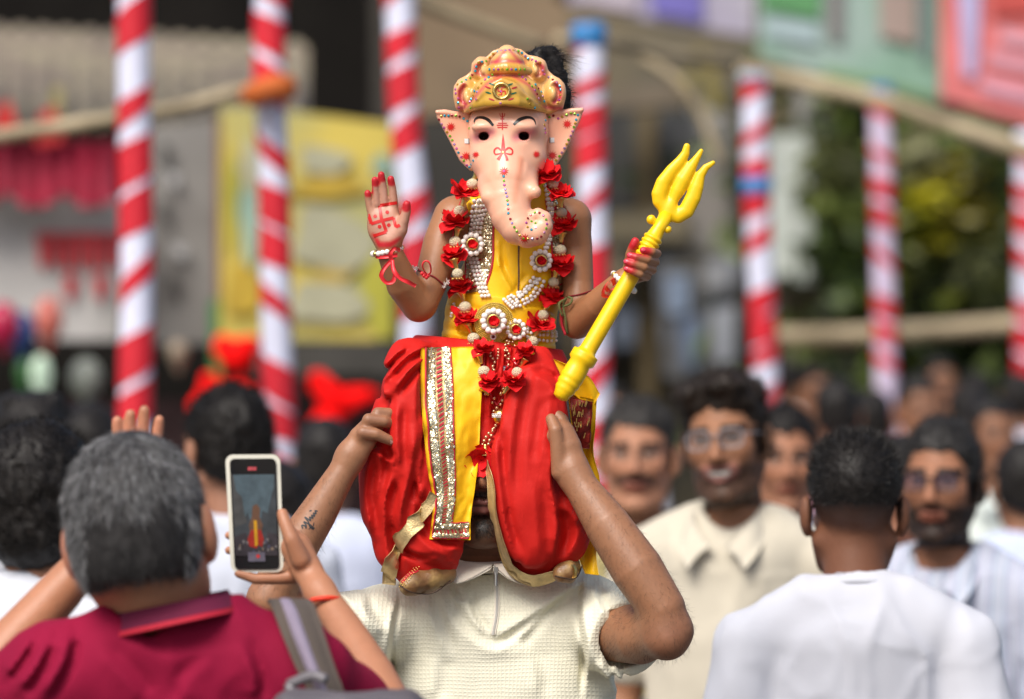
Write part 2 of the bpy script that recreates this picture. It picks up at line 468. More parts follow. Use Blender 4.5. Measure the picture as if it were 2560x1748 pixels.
def weave(name, col, scale, dist, rough=0.85, var=0.08, vs=5, sheen=0.0, power=1.0):
    """cloth with a square woven relief, from object coordinates"""
    m = mat(name, col, rough, var=var, vs=vs, sheen=sheen, spec=0.08)
    nt = m.node_tree; N = nt.nodes.new; L = nt.links.new; b = nt.nodes['Principled BSDF']
    tc = N('ShaderNodeTexCoord'); sp = N('ShaderNodeSeparateXYZ'); dn = N('ShaderNodeTexNoise'); dn.inputs['Scale'].default_value = 9; L(tc.outputs['Object'], dn.inputs['Vector']); ds = N('ShaderNodeVectorMath'); ds.operation = 'SCALE'; ds.inputs['Scale'].default_value = .022; L(dn.outputs['Color'], ds.inputs[0]); da = N('ShaderNodeVectorMath'); L(tc.outputs['Object'], da.inputs[0]); L(ds.outputs[0], da.inputs[1]); L(da.outputs[0], sp.inputs[0])
    hs = []
    for ax in ('X', 'Z'):
        mu = N('ShaderNodeMath'); mu.operation = 'MULTIPLY'; mu.inputs[1].default_value = scale; L(sp.outputs[ax], mu.inputs[0])
        s = N('ShaderNodeMath'); s.operation = 'SINE'; L(mu.outputs[0], s.inputs[0]); hs.append(s)
    pw = []
    for s in hs:
        a_ = N('ShaderNodeMath'); a_.operation = 'ABSOLUTE'; L(s.outputs[0], a_.inputs[0]); q_ = N('ShaderNodeMath'); q_.operation = 'POWER'; q_.inputs[1].default_value = 4.0; L(a_.outputs[0], q_.inputs[0]); pw.append(q_)
    mx = N('ShaderNodeMath'); mx.operation = 'MAXIMUM'; L(pw[0].outputs[0], mx.inputs[0]); L(pw[1].outputs[0], mx.inputs[1])
    bp = N('ShaderNodeBump'); bp.inputs['Distance'].default_value = dist; L(mx.outputs[0], bp.inputs['Height']); L(bp.outputs[0], b.inputs['Normal'])
    return m
# ================================================================== street, stalls, poles, banners, trees
def mix_noise(m, c2, scale, lo=.45, hi=.6, stretch=None):
    """second colour in blotches"""
    nt = m.node_tree; N = nt.nodes.new; L = nt.links.new; b_ = nt.nodes['Principled BSDF']; tc = N('ShaderNodeTexCoord'); nz = N('ShaderNodeTexNoise'); nz.inputs['Scale'].default_value = scale; nz.inputs['Detail'].default_value = 3
    if stretch: mp = N('ShaderNodeMapping'); mp.inputs['Scale'].default_value = stretch; L(tc.outputs['Object'], mp.inputs[0]); L(mp.outputs[0], nz.inputs['Vector'])
    else: L(tc.outputs['Object'], nz.inputs['Vector'])
    mr = N('ShaderNodeMapRange'); mr.inputs[1].default_value = lo; mr.inputs[2].default_value = hi; L(nz.outputs[0], mr.inputs[0])
    mx = N('ShaderNodeMix'); mx.data_type = 'RGBA'; L(mr.outputs[0], mx.inputs[0]); old = b_.inputs['Base Color'].links[0].from_socket; L(old, mx.inputs[6]); mx.inputs[7].default_value = (*c2, 1); L(mx.outputs[2], b_.inputs['Base Color']); return m
mb = MB(); mb.grid([[(x, y, 0) for x in (-250, 250)] for y in (-60, 400)])
grd = tag(mb.build('ground', mix_noise(mat('asphalt', (.075, .070, .065), rough=.9, var=.25, vs=3, bump=.006, bs=40), (.12, .11, .10), .8)), kind='structure')
mb = MB(); mb.box((0, 23.2, .06), (40, 1.2, .06)); tag(mb.build('pavement', mat('paving', (.25, .23, .20), rough=.9, var=.2)), kind='structure')

def quadbox(name, pxpoly, Y, th, m_, parent=None, Y2=None):
    """a flat board: photo outline at its own distance, with thickness; Y2 = distance of the right side"""
    xs = [p[0] for p in pxpoly]; a, c_ = min(xs), max(xs); f_ = lambda x: Y if Y2 is None else Y + (Y2 - Y) * (x - a) / (c_ - a)
    A = [P(x, y, f_(x)) for x, y in pxpoly]; Bq = [p + np.array([0, th, 0]) for p in A]; n = len(A)
    return mobj(name, A + Bq, [tuple(range(n)), tuple(range(2 * n - 1, n - 1, -1))] + [(i, n + i, n + (i + 1) % n, (i + 1) % n) for i in range(n)], m_, parent)
def wallbox(x0, x1, y0, Y, th=.2, ground=False):
    return [(x0, y0), (x1, y0)]
M_dark = mat('dark_interior', (.008, .007, .006), rough=.9, spec=.1, var=.4, vs=2)  # near black: the shade inside the stall is put into the wall colour
M_brown = mat('weathered_brown', (.10, .075, .05), rough=.9, var=.3, vs=1.5)
M_bamboo = mix_noise(mat('bamboo', (.36, .29, .18), rough=.6, var=.25, vs=4), (.24, .19, .11), 6)
def thing_at(name, px, py, Y, label, cat, group=None): p = P(px, py, Y); return empty(name, (p[0], Y, 0), label, cat, group)
def board(t, name, poly, Y, th, m_, Y2=None): o = quadbox(name, poly, Y, th, m_, None, Y2); adopt(t, o); return o
yG = lambda Y: 1140 + CAMZ * FPX / Y        # photo row of the ground at a distance

# --- striped poles: white wrapped bamboo with a red ribbon wound round
M_wrap = mat('white_wrap', (.70, .71, .86), rough=.6, var=.06, vs=6); M_rwrap = mat('red_wrap', (.60, .010, .025), rough=.55, var=.12, vs=6)
M_pinkw = mat('pale_pink_wrap', (.66, .55, .72), rough=.6, var=.12, vs=5)
def pole(path, Y, rpx, pitch, duty, label, cap=None, hand=1, mw=None, phase=0.0):
    pts = [P(x, y, Y) for x, y in path]; top, bot = pts[0], np.array([pts[-1][0], Y, 0.0]); pts = pts + [bot]
    t = empty('striped_pole', (bot[0], Y, 0), label, 'pole', 'striped poles along the stalls'); r = px2m(rpx, Y)
    ln = even(spline(pts, 60), .12); mb = MB(); mb.tube(ln, r, 20); adopt(t, mb.build('wrapped_pole', mw or M_wrap, None, True))
    Lg = np.r_[0, np.cumsum(np.linalg.norm(np.diff(ln, axis=0), axis=1))]; pm = px2m(pitch, Y); n = int(Lg[-1] / pm * 28); G_ = []; sd0 = path[0][0]
    for k in range(n + 1):
        s_ = Lg[-1] * k / n; row = []
        for e in np.linspace(0, 1, 5):
            ss_ = s_ + (e - .5) * pm * duty * (1 + .35 * math.sin(s_ / pm * 2.1 + sd0)) + .02 * math.sin(s_ * 9 + sd0); q = np.array([np.interp(min(ss_, Lg[-1]), Lg, ln[:, i]) for i in range(3)]); a = hand * 2 * math.pi * (s_ / pm + .28 * math.sin(s_ / pm * 1.7 + sd0)) + phase
            row.append(q + (r + .004) * np.array([math.cos(a), math.sin(a), 0]))
        G_.append(row)
    mb = MB(); mb.grid(G_); adopt(t, mb.build('red_ribbon', M_rwrap, None, True))
    if cap:
        for (y0, y1, m_) in cap: mb = MB(); x0 = np.interp(y0, [q[1] for q in path], [q[0] for q in path]); mb.lathe([(0, r * 1.0), (.01, r * 1.22), (px2m(y1 - y0, Y) - .01, r * 1.22), (px2m(y1 - y0, Y), r)], P(x0, y1, Y), (0, 0, 1), 18); adopt(t, mb.build('blue_tape', m_, None, True))
    return t
M_blue = mat('blue_tape', (.03, .20, .48), rough=.5, var=.15)
pole([(333, -120), (336, 300), (342, 700), (338, 1000), (335, 1300)], 13.6, 41, 156, .54, 'thick red and white striped pole tied to no rail, beside the red lettered board', hand=-1, phase=.5)
pole([(676, -120), (673, 210), (684, 400), (690, 800), (700, 1200)], 14.4, 38, 138, .54, 'red and white striped pole crossed by an orange tied bamboo rail', phase=1.2)
pole([(995, -120), (1012, 300), (1040, 600), (1035, 1000), (1035, 1400)], 15.2, 37, 136, .53, 'red and white striped pole behind the raised hand', hand=-1, phase=2)
pole([(1472, 60), (1478, 400), (1486, 800), (1492, 1300)], 15.6, 36, 106, .55, 'striped pole with a blue top behind the trident shaft', cap=[(58, 120, M_blue)], hand=-1, phase=.3)
pole([(1886, 180), (1892, 500), (1912, 900), (1916, 1300)], 17.6, 32, 100, .54, 'striped pole with a pale blue top and a blue tape lower down', cap=[(180, 210, mat('pale_blue_tape', (.30, .42, .55), rough=.5)), (440, 490, M_blue)], hand=-1, phase=1)
pole([(2200, 215), (2208, 600), (2216, 1000), (2220, 1300)], 20.5, 27, 93, .42, 'slim pink and white striped pole with a dark blue top before the trees', cap=[(212, 262, mat('deep_blue_tape', (.01, .10, .32), rough=.5))], mw=M_pinkw, phase=0)
pole([(2566, 330), (2566, 900), (2566, 1300)], 20.5, 28, 93, .5, 'striped pole under the pink banner corner', phase=.6)

# --- bamboo rails
def rail(path, Y, rpx, label, Y2=None):
    n_ = len(path); pts = [P(x, y, Y + ((Y2 or Y) - Y) * i / (n_ - 1)) for i, (x, y) in enumerate(path)]
    t = empty('bamboo_rail', tuple(pts[0]), label, 'rail', 'bamboo rails lashed to the poles'); ln = even(spline(pts, 40), .05); r = px2m(rpx, Y)
    rad = [r * (1 + .12 * math.exp(-((k * .05) % .42 - .03) ** 2 / .0006) + .05 * math.sin(k * .3)) for k in range(len(ln))]
    mb = MB(); mb.tube(ln, rad, 12); adopt(t, mb.build('bamboo', M_bamboo, None, True)); return t
ra = rail([(-150, 372), (0, 340), (150, 318), (330, 290), (480, 262), (600, 228), (740, 200)], 14.33, 18, 'sagging bamboo rail tied with orange cloth to the second striped pole')
mb = MB()
for k in range(7): mb.tube([P(672 + (-62 + 10 * k) + 0, 238 - 3 * k + 14, 14.30), P(672 + (-62 + 10 * k) + 30, 232 - 4 * k - 16, 14.28)], .022, 8)
mb.tube([P(628, 240, 14.26), P(672, 222, 14.22), P(726, 218, 14.26)], .040, 10); tie = mb.build('orange_tie', mat('orange_cloth', (.58, .13, .02), rough=.8, var=.2), None, True); adopt(ra, tie)
rail([(940, -40), (1060, 10), (1250, 78), (1360, 118)], 15.3, 17, 'bamboo rail rising from the blue topped pole towards the stall roof', 15.5)
rail([(1395, 100), (1530, 108), (1680, 138), (1830, 160)], 15.55, 17, 'bamboo rail level with the blue pole top', 16.6)
rail([(1840, 178), (2000, 205), (2200, 250), (2400, 320), (2620, 392)], 20.2, 22, 'thick bamboo rail slanting under the green banner', 19.5)
rail([(1930, 842), (2100, 840), (2330, 826), (2620, 805)], 20.9, 24, 'long level bamboo rail in front of the trees')
rail([(1600, 140), (1690, 200), (1760, 300), (1800, 420)], 18.5, 12, 'short crooked bamboo strut by the pale wall')

# --- stall building on the left
st = thing_at('stall_building', 300, 0, 22.5, 'dark stall building with a grey brown corrugated awning', 'building')
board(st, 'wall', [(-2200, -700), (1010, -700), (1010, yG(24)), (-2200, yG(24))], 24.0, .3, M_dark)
mb = MB(); rows = []
for k in range(120):
    x = -420 + k * 10; z = .022 * math.sin(k * 1.1)
    rows.append([P(x, 78 + .055 * max(x, 0) , 22.0) + np.array([0, z, z]), P(x, 200 + .02 * x, 20.5) + np.array([0, z, z]), P(x, 318 - .02 * x, 19.4) + np.array([0, z, z])])
mb.grid(rows, .02); adopt(st, mb.build('awning', mix_noise(mat('grey_awning', (.155, .125, .098), rough=.8, var=.25, vs=2), (.22, .19, .13), 3), None, True))
for k in range(7): x = -60 + k * 95; board(st, 'awning_patch', [(x, 215 + 10 * math.sin(k)), (x + 24, 212), (x + 26, 290), (x + 2, 288)], 19.25, .02, mat('ochre_flag', (.28, .24, .09), rough=.9)) if k in (0, 2) else None
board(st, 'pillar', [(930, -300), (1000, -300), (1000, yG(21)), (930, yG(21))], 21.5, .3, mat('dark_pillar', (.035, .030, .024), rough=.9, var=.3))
board(st, 'board', [(980, -200), (1420, -200), (1420, 250), (1010, 300)], 23.0, .2, mix_noise(mat('tan_board', (.19, .135, .082), rough=.9, var=.2, vs=1), (.12, .09, .06), 1.5))
board(st, 'grey_panel', [(365, 315), (540, 300), (540, 860), (365, 860)], 19.2, .1, mix_noise(mat('grey_shutter', (.22, .21, .195), rough=.8, var=.15, vs=2), (.14, .13, .12), 2))
for k, (x, y, w, hh) in enumerate(((405, 360, 22, 60), (420, 430, 26, 40), (402, 500, 20, 60), (432, 610, 34, 36), (420, 690, 26, 44))): board(st, 'painted_sign_mark', [(x, y), (x + w, y + 6), (x + w - 4, y + hh), (x + 4, y + hh - 8)], 19.15, .02, mat('dark_sign_paint' if k % 2 == 0 else 'light_sign_paint', (.035, .033, .03) if k % 2 == 0 else (.36, .36, .36), rough=.8))
board(st, 'frame_post', [(540, 290), (562, 290), (562, 850), (540, 850)], 19.0, .1, mat('rust_post', (.16, .05, .02), rough=.8))
board(st, 'canopy_edge', [(640, 860), (980, 850), (980, 935), (640, 940)], 18.8, .2, mat('charcoal_canopy', (.045, .042, .036), rough=.9, var=.2))
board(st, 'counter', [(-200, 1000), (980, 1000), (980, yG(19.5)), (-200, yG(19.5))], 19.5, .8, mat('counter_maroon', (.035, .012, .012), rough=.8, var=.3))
# lettered board
lb = thing_at('lettered_sign', 150, 600, 18.9, 'white sign board with red lettering under a crimson cloth valance', 'sign')
board(lb, 'panel', [(-120, 470), (300, 470), (300, 850), (-120, 850)], 18.9, .06, mix_noise(mat('sign_white', (.40, .385, .37), rough=.7, var=.1), (.28, .27, .25), 2))
M_let = mat('sign_red', (.40, .012, .02), rough=.6, var=.15); M_val = mat('crimson_cloth', (.30, .008, .035), rough=.7, var=.3, vs=3)
rowsv = []
for k in range(60):
    x = -120 + k * 7.1; dz = .03 * math.sin(k * .9); dp = 130 + 35 * abs(math.sin(k * .16))
    rowsv.append([P(x, 355, 18.75) + np.array([0, dz, 0]), P(x, 355 + dp * .5, 18.7) + np.array([0, dz * 1.5, 0]), P(x, 355 + dp, 18.72) + np.array([0, dz * 2, 0])])
mb = MB(); mb.grid(rowsv, .01); adopt(lb, mb.build('valance', M_val, None, True))
board(lb, 'letter_bar', [(90, 582), (300, 582), (300, 610), (90, 610)], 18.87, .02, M_let)
for k, (x, w_, y1) in enumerate(((95, 24, 672), (128, 20, 668), (156, 30, 676), (194, 18, 670), (220, 26, 676), (254, 18, 668), (280, 18, 672))): board(lb, 'letter_stroke', [(x, 612), (x + w_, 612), (x + w_ - 3, y1), (x + 2, y1 - 8)], 18.86, .02, M_let)
for x in (158, 232): board(lb, 'letter_stroke', [(x, 690), (x + 34, 688), (x + 26, 748), (x + 8, 746)], 18.86, .02, M_let)
for x, y, m_ in ((10, 300, 'a'), (120, 315, 'b')): board(lb, 'red_flag', [(x - 20, y - 30), (x + 14, y - 50), (x + 40, y + 40), (x - 30, y + 50)], 18.6, .02, mat('flag_red', (.42, .008, .006), rough=.7))
# yellow poster
yp = thing_at('yellow_poster', 770, 560, 19.0, 'large yellow poster with pale and teal printed patches', 'poster')
board(yp, 'sheet', [(552, 268), (705, 275), (985, 312), (985, 850), (552, 850)], 18.95, .03, mix_noise(mat('poster_yellow', (.50, .39, .07), rough=.6, var=.12, vs=2), (.36, .34, .13), 1.6))
for c_, polys in (((.34, .33, .22), [[(600, 360), (650, 350), (655, 470), (605, 470)], [(745, 375), (850, 360), (870, 430), (760, 440)], [(730, 520), (900, 500), (930, 640), (820, 680), (740, 640)], [(715, 700), (900, 690), (910, 810), (720, 815)]]), ((.22, .33, .26), [[(595, 460), (645, 450), (650, 640), (610, 650)], [(930, 390), (985, 380), (985, 440), (940, 445)], [(770, 540), (830, 530), (840, 600), (780, 610)]]), ((.42, .28, .02), [[(715, 440), (930, 450), (930, 490), (715, 490)], [(560, 640), (640, 660), (640, 790), (575, 800)], [(800, 640), (860, 620), (890, 690), (820, 700)]]), ((.36, .34, .03), [[(900, 640), (985, 620), (985, 850), (920, 850)], [(560, 400), (590, 400), (590, 600), (560, 620)]])):
    for q in polys:
        xs_ = [a[0] for a in q]; ys_ = [a[1] for a in q]; cx_, cy_, ax_, ay_ = np.mean(xs_), np.mean(ys_), (max(xs_) - min(xs_)) / 2, (max(ys_) - min(ys_)) / 2
        q = [(cx_ + ax_ * math.cos(t) * (1 + .22 * math.sin(3 * t + cx_)), cy_ + ay_ * math.sin(t) * (1 + .22 * math.cos(2 * t + cy_))) for t in np.arange(18) * math.pi / 9]
        q = [(min(max(a[0], 556), 980), min(a[1], 846)) for a in q]
        board(yp, 'printed_patch', q, 18.93 - .002 * len(polys), .008, mat('print_%d' % int(c_[0] * 1000 + c_[1] * 100), c_, rough=.6, var=.2, vs=4))
board(st, 'green_post', [(525, 760), (548, 740), (552, 960), (530, 980)], 18.7, .05, mat('green_paint', (.03, .16, .03), rough=.7, var=.2))
# goods and lights on the stall
def blob(name, px, py, Y, rx, rz, m_, label, cat, hang=None):
    t = SDF(.012); p = P(px, py, Y); t.ell(p, (px2m(rx, Y), px2m(rx, Y), px2m(rz, Y)), None, .01); t.chain([p - np.array([0, 0, px2m(rz, Y)]), p - np.array([0, 0, px2m(rz, Y) + .03])], [.02, .012], .02); return tag(t.mesh(name, m_), label, cat, 'balloons and lanterns hung on the stall')
blob('balloon', 8, 812, 17.5, 42, 58, mat('balloon_red', (.36, .008, .05), rough=.3, var=.1), 'dark pink balloon at the stall edge', 'balloon')
blob('balloon', 55, 830, 17.8, 36, 52, mat('balloon_blue', (.01, .045, .16), rough=.3, var=.1), 'navy balloon beside the dark pink one', 'balloon')
blob('balloon', 122, 800, 18.0, 36, 60, mat('balloon_coral', (.46, .12, .09), rough=.4, var=.1), 'coral balloon in front of the white sign board', 'balloon')
blob('lantern', 102, 935, 18.0, 26, 48, mat('lantern_white', (.52, .66, .50), rough=.4, var=.05, emit=.25), 'pale green glowing lantern hanging at the stall', 'lantern')
blob('lantern', 215, 945, 18.2, 40, 50, mat('lantern_grey', (.26, .28, .24), rough=.5, var=.1), 'dull white paper lantern between the pole and the pale green one', 'lantern')
blob('lantern', 445, 880, 18.2, 26, 30, mat('lantern_tan', (.26, .20, .14), rough=.5, var=.1), 'small tan paper lantern behind the first striped pole', 'lantern')
blob('balloon', 62, 930, 18.1, 22, 40, mat('balloon_green', (.03, .12, .03), rough=.4), 'dark green balloon by the glowing lantern', 'balloon')
M_rc = mat('bright_red_cloth', (.86, .003, .003), rough=.7, spec=.1, var=.25, vs=9)
def bundle(L, Y, label):
    t = SDF(.014)
    for x, y, rx, rz in L: t.ell(P(x, y, Y), (px2m(rx, Y), px2m((rx + rz) / 2, Y), px2m(rz, Y)), None, .03)
    t.disp.append(lambda p: -.022 * fbm(p * 11) - .010 * fbm(p * 30)); return tag(t.mesh('red_cloth_bundle', M_rc), label, 'decoration', 'red cloth decorations hung on the stall')
bundle([(575, 868, 34, 34), (615, 880, 36, 38), (590, 895, 40, 26)], 18.3, 'bright red cloth bundle next to the green post')
bundle([(520, 970, 34, 44), (565, 995, 44, 38), (610, 1000, 36, 40), (525, 1020, 40, 36)], 18.2, 'wide bright red cloth bundle above the smooth black hair')
bundle([(805, 962, 34, 32), (830, 1000, 40, 36), (895, 992, 50, 22), (825, 1050, 40, 40), (800, 1090, 34, 30)], 18.1, 'jagged bright red cloth bundle above the loose white shirt')

# --- far building in the middle with shutters, pale walls and hoarding
fb = thing_at('far_building', 1700, 0, 27, 'far building with dark shutters, brown columns and pale wall panels', 'building')
board(fb, 'wall', [(1000, -700), (2120, -700), (2120, yG(28)), (1000, yG(28))], 28, .4, mix_noise(mat('olive_grey_wall', (.10, .092, .07), rough=.9, var=.25, vs=.7), (.16, .13, .08), .9))
for x0, x1, c_ in ((1440, 1580, (.035, .035, .034)), (1640, 1710, (.04, .042, .045)), (1040, 1420, (.03, .027, .022))): board(fb, 'shutter', [(x0, 290), (x1, 270), (x1, 880), (x0, 880)], 27.7, .1, mat('shutter_%d' % x0, c_, rough=.8, var=.3, vs=1))
for x, w_ in ((1600, 38), (1425, 18), (2085, 30)): board(fb, 'column', [(x, 260), (x + w_, 260), (x + w_, yG(27)), (x, yG(27))], 27.4, .2, mat('brown_column', (.13, .095, .045), rough=.9, var=.25))
board(fb, 'pale_panel', [(1712, 240), (1850, 300), (1850, 640), (1712, 620)], 27.2, .1, mix_noise(mat('pale_plaster', (.30, .31, .30), rough=.9, var=.12), (.24, .22, .20), 1))
board(fb, 'blue_sheet', [(1640, 650), (1850, 640), (1850, 960), (1660, 940)], 26.6, .05, mix_noise(mat('blue_white_sheet', (.17, .185, .22), rough=.8, var=.2, vs=2), (.085, .08, .07), 2.2))
for x, y, w_, h_, c_ in ((1665, 690, 60, 90, (.20, .26, .36)), (1760, 660, 70, 60, (.30, .31, .33)), (1700, 800, 50, 110, (.12, .16, .24)), (1780, 770, 60, 130, (.32, .34, .38)), (1500, 640, 70, 90, (.16, .13, .08)), (1530, 780, 60, 80, (.10, .12, .16)), (1455, 330, 50, 140, (.08, .085, .09))): board(fb, 'hung_cloth', [(x, y), (x + w_, y - 8), (x + w_ * .9, y + h_), (x + w_ * .4, y + h_ * 1.1), (x + 4, y + h_ * .95)], 26.5, .03, mat('hung_%d' % x, c_, rough=.8, var=.2, vs=3))
board(fb, 'white_panel', [(1905, 335), (2030, 335), (2030, 705), (1905, 700)], 26.5, .1, mat('off_white_panel', (.48, .52, .48), rough=.8, var=.06))
board(fb, 'grey_post', [(1990, 180), (2030, 190), (2030, 335), (1990, 335)], 26.6, .1, mat('grey_post', (.26, .25, .23), rough=.8))
board(fb, 'beam', [(1430, 230), (1720, 200), (1720, 262), (1430, 285)], 26.9, .2, mat('beam_brown', (.15, .12, .085), rough=.9, var=.2))
board(fb, 'balcony', [(1450, 540), (1720, 520), (1720, 600), (1450, 610)], 27.0, .3, mat('balcony_olive', (.16, .135, .085), rough=.9, var=.25))
board(fb, 'lower_wall', [(1900, 705), (2090, 705), (2090, 1030), (1900, 1030)], 26.8, .2, mix_noise(mat('sandy_wall', (.20, .155, .09), rough=.9, var=.25), (.10, .085, .06), 1.2))
for k, (x, y) in enumerate(((1735, 130), (1760, 180), (1700, 190), (1770, 230))): board(fb, 'wire_bundle', [(x, y), (x + 26, y - 10), (x + 34, y + 40), (x + 4, y + 46)], 26.2, .1, mat('dry_leaf_yellow', (.28, .23, .06), rough=.9, var=.3))

# --- overhead banners
def banner(poly, Y, m_, label, patches, Y2=None):
    t = thing_at('banner', poly[0][0], poly[0][1], Y, label, 'banner', 'printed banners hung over the street'); t.location.z = P(0, poly[0][1], Y)[2]; bpy.context.view_layer.update(); board(t, 'cloth', poly, Y, .02, m_, Y2)
    for q, c_ in patches: board(t, 'printed_patch', q, Y - .03, .01, mat('bp_%d_%d_%d' % tuple(int(v * 100) for v in c_), c_, rough=.6, var=.15, vs=3))
    return t
banner([(1380, -300), (1885, -300), (1885, 92), (1640, 52), (1390, 0)], 23.0, mix_noise(mat('banner_lilac', (.32, .29, .40), rough=.7, var=.1), (.42, .40, .46), 1.5), 'lilac and purple banner hung over the street', [([(1610, -200), (1760, -200), (1755, 55), (1630, 32)], (.14, .12, .40)), ([(1440, -200), (1590, -200), (1590, 28), (1450, 6)], (.44, .38, .44))])
banner([(1895, -300), (2350, -300), (2350, 262), (2100, 200), (1898, 138)], 22.6, mix_noise(mat('banner_green', (.20, .34, .26), rough=.7, var=.1), (.28, .38, .34), 1.8), 'green printed banner beside the pink one', [([(1905, -200), (2050, -200), (2050, 45), (1905, 20)], (.09, .27, .10)), ([(1910, 45), (2040, 62), (2045, 110), (1912, 85)], (.34, .44, .46)), ([(2070, -200), (2110, -200), (2105, 110), (2070, 90)], (.17, .15, .15)), ([(2190, -200), (2290, -200), (2290, 110), (2200, 90)], (.30, .23, .20)), ([(2296, -200), (2330, -200), (2325, 150), (2300, 140)], (.15, .20, .20)), ([(2060, 165), (2340, 240), (2340, 258), (2060, 190)], (.13, .24, .10))])
banner([(2352, -300), (2760, -300), (2760, 380), (2560, 306), (2352, 246)], 22.2, mix_noise(mat('banner_pink', (.62, .16, .16), rough=.7, var=.1), (.55, .12, .11), 1.5), 'pink and red printed banner at the street corner', [([(2380, -200), (2460, -200), (2440, 190), (2410, 190)], (.42, .38, .60)), ([(2480, -200), (2700, -200), (2700, 20), (2480, 40)], (.46, .06, .05)), ([(2500, 70), (2700, 110), (2700, 140), (2500, 105)], (.60, .30, .36)), ([(2470, 125), (2700, 175), (2700, 205), (2470, 160)], (.60, .28, .34)), ([(2450, 195), (2700, 250), (2700, 285), (2450, 225)], (.60, .30, .38))])

# --- trees behind the rail on the right
M_trunk = mat('bark', (.05, .04, .03), rough=.95, var=.3, vs=6, bump=.02, bs=12)
def leaf_mat(name, col): return mat(name, col, rough=.5, var=.35, vs=3)
def tree(px, Y, ztop, zlow, rad, label, cols, seed, n=2600, sprays=()):
    r = np.random.RandomState(seed); p = P(px, 1140, Y); t = empty('tree', (p[0], Y, 0), label, 'tree', 'trees behind the bamboo rail')
    mb = MB(); tips = []
    mb.tube([(p[0], Y, 0), (p[0] + .1, Y, zlow), (p[0], Y + .1, (zlow + ztop) / 2), (p[0] + .1, Y, ztop * .92)], [.20, .16, .10, .03], 10)
    for k in range(9):
        a = r.rand() * 6.28; z0 = zlow + (ztop - zlow) * (.0 + .7 * r.rand()); e = np.array([p[0] + rad * .85 * math.cos(a), Y + rad * .6 * math.sin(a), z0 + r.rand() * 1.2]); mb.tube([(p[0], Y, z0 - .2), (np.array([p[0], Y, z0]) + e) / 2 + np.array([0, 0, .15]), e], [.07, .045, .015], 7)
    adopt(t, mb.build('trunk', M_trunk, None, True))
    cl = [np.array([p[0], Y, (zlow + ztop) / 2]) + r.randn(3) * np.array([rad * .5, rad * .4, (ztop - zlow) * .28]) for _ in range(26)]
    for ci, (c_, sh) in enumerate(cols):
        m = int(n * sh); V = []; Fc = []
        for _ in range(m):
            q = cl[r.randint(len(cl))] + r.randn(3) * .32; u = r.randn(3); u /= np.linalg.norm(u); v_ = np.cross(u, r.randn(3)); v_ /= np.linalg.norm(v_); s_ = .07 + .07 * r.rand(); k = len(V)
            V += [q - u * s_, q + v_ * s_ * .45 + np.cross(u, v_) * .01, q + u * s_, q - v_ * s_ * .45 + np.cross(u, v_) * .01]; Fc.append((k, k + 1, k + 2, k + 3))
        o = mobj('crown', V, Fc, leaf_mat('leaf_%d_%d' % (seed, ci), c_)); adopt(t, o)
    for ax_, ay, s0, cc in sprays:
        V = []; Fc = []; q0 = P(ax_, ay, Y - 1.9)
        for _ in range(110):
            q = q0 + r.randn(3) * s0; u = r.randn(3); u[2] *= .4; u /= np.linalg.norm(u); v_ = np.cross(u, r.randn(3)); v_ /= np.linalg.norm(v_); s_ = .05 + .05 * r.rand(); k = len(V)
            V += [q - u * s_, q + v_ * s_ * .5, q + u * s_, q - v_ * s_ * .5]; Fc.append((k, k + 1, k + 2, k + 3))
        adopt(t, tag(mobj('leaf_spray', V, Fc, leaf_mat('spray_%d' % int(cc[0] * 1000), cc)), kind='stuff'))
DG, MG, YL = (.018, .030, .008), (.08, .115, .016), (.55, .50, .012)  # last colour: sunlight on the yellow leaves put into the leaf colour
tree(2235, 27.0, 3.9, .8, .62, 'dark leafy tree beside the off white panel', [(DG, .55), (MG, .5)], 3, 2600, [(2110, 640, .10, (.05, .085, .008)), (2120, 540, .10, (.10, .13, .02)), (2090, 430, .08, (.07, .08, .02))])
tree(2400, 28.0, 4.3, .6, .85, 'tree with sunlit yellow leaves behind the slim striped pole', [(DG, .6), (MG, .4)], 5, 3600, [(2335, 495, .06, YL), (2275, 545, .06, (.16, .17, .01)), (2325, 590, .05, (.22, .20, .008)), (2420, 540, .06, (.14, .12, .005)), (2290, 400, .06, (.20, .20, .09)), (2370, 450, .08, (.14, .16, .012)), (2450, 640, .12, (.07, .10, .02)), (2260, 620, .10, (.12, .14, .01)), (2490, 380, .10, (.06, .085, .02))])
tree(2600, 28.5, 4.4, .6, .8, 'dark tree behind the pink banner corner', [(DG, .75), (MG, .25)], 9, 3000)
bw = thing_at('boundary_wall', 2330, 0, 31, 'dark mossy wall behind the trees', 'wall'); board(bw, 'wall', [(2000, -900), (4200, -900), (4200, yG(31)), (2000, yG(31))], 31, .3, mix_noise(mat('mossy_wall', (.018, .022, .012), rough=.95, var=.4, vs=1), (.05, .06, .03), .9))
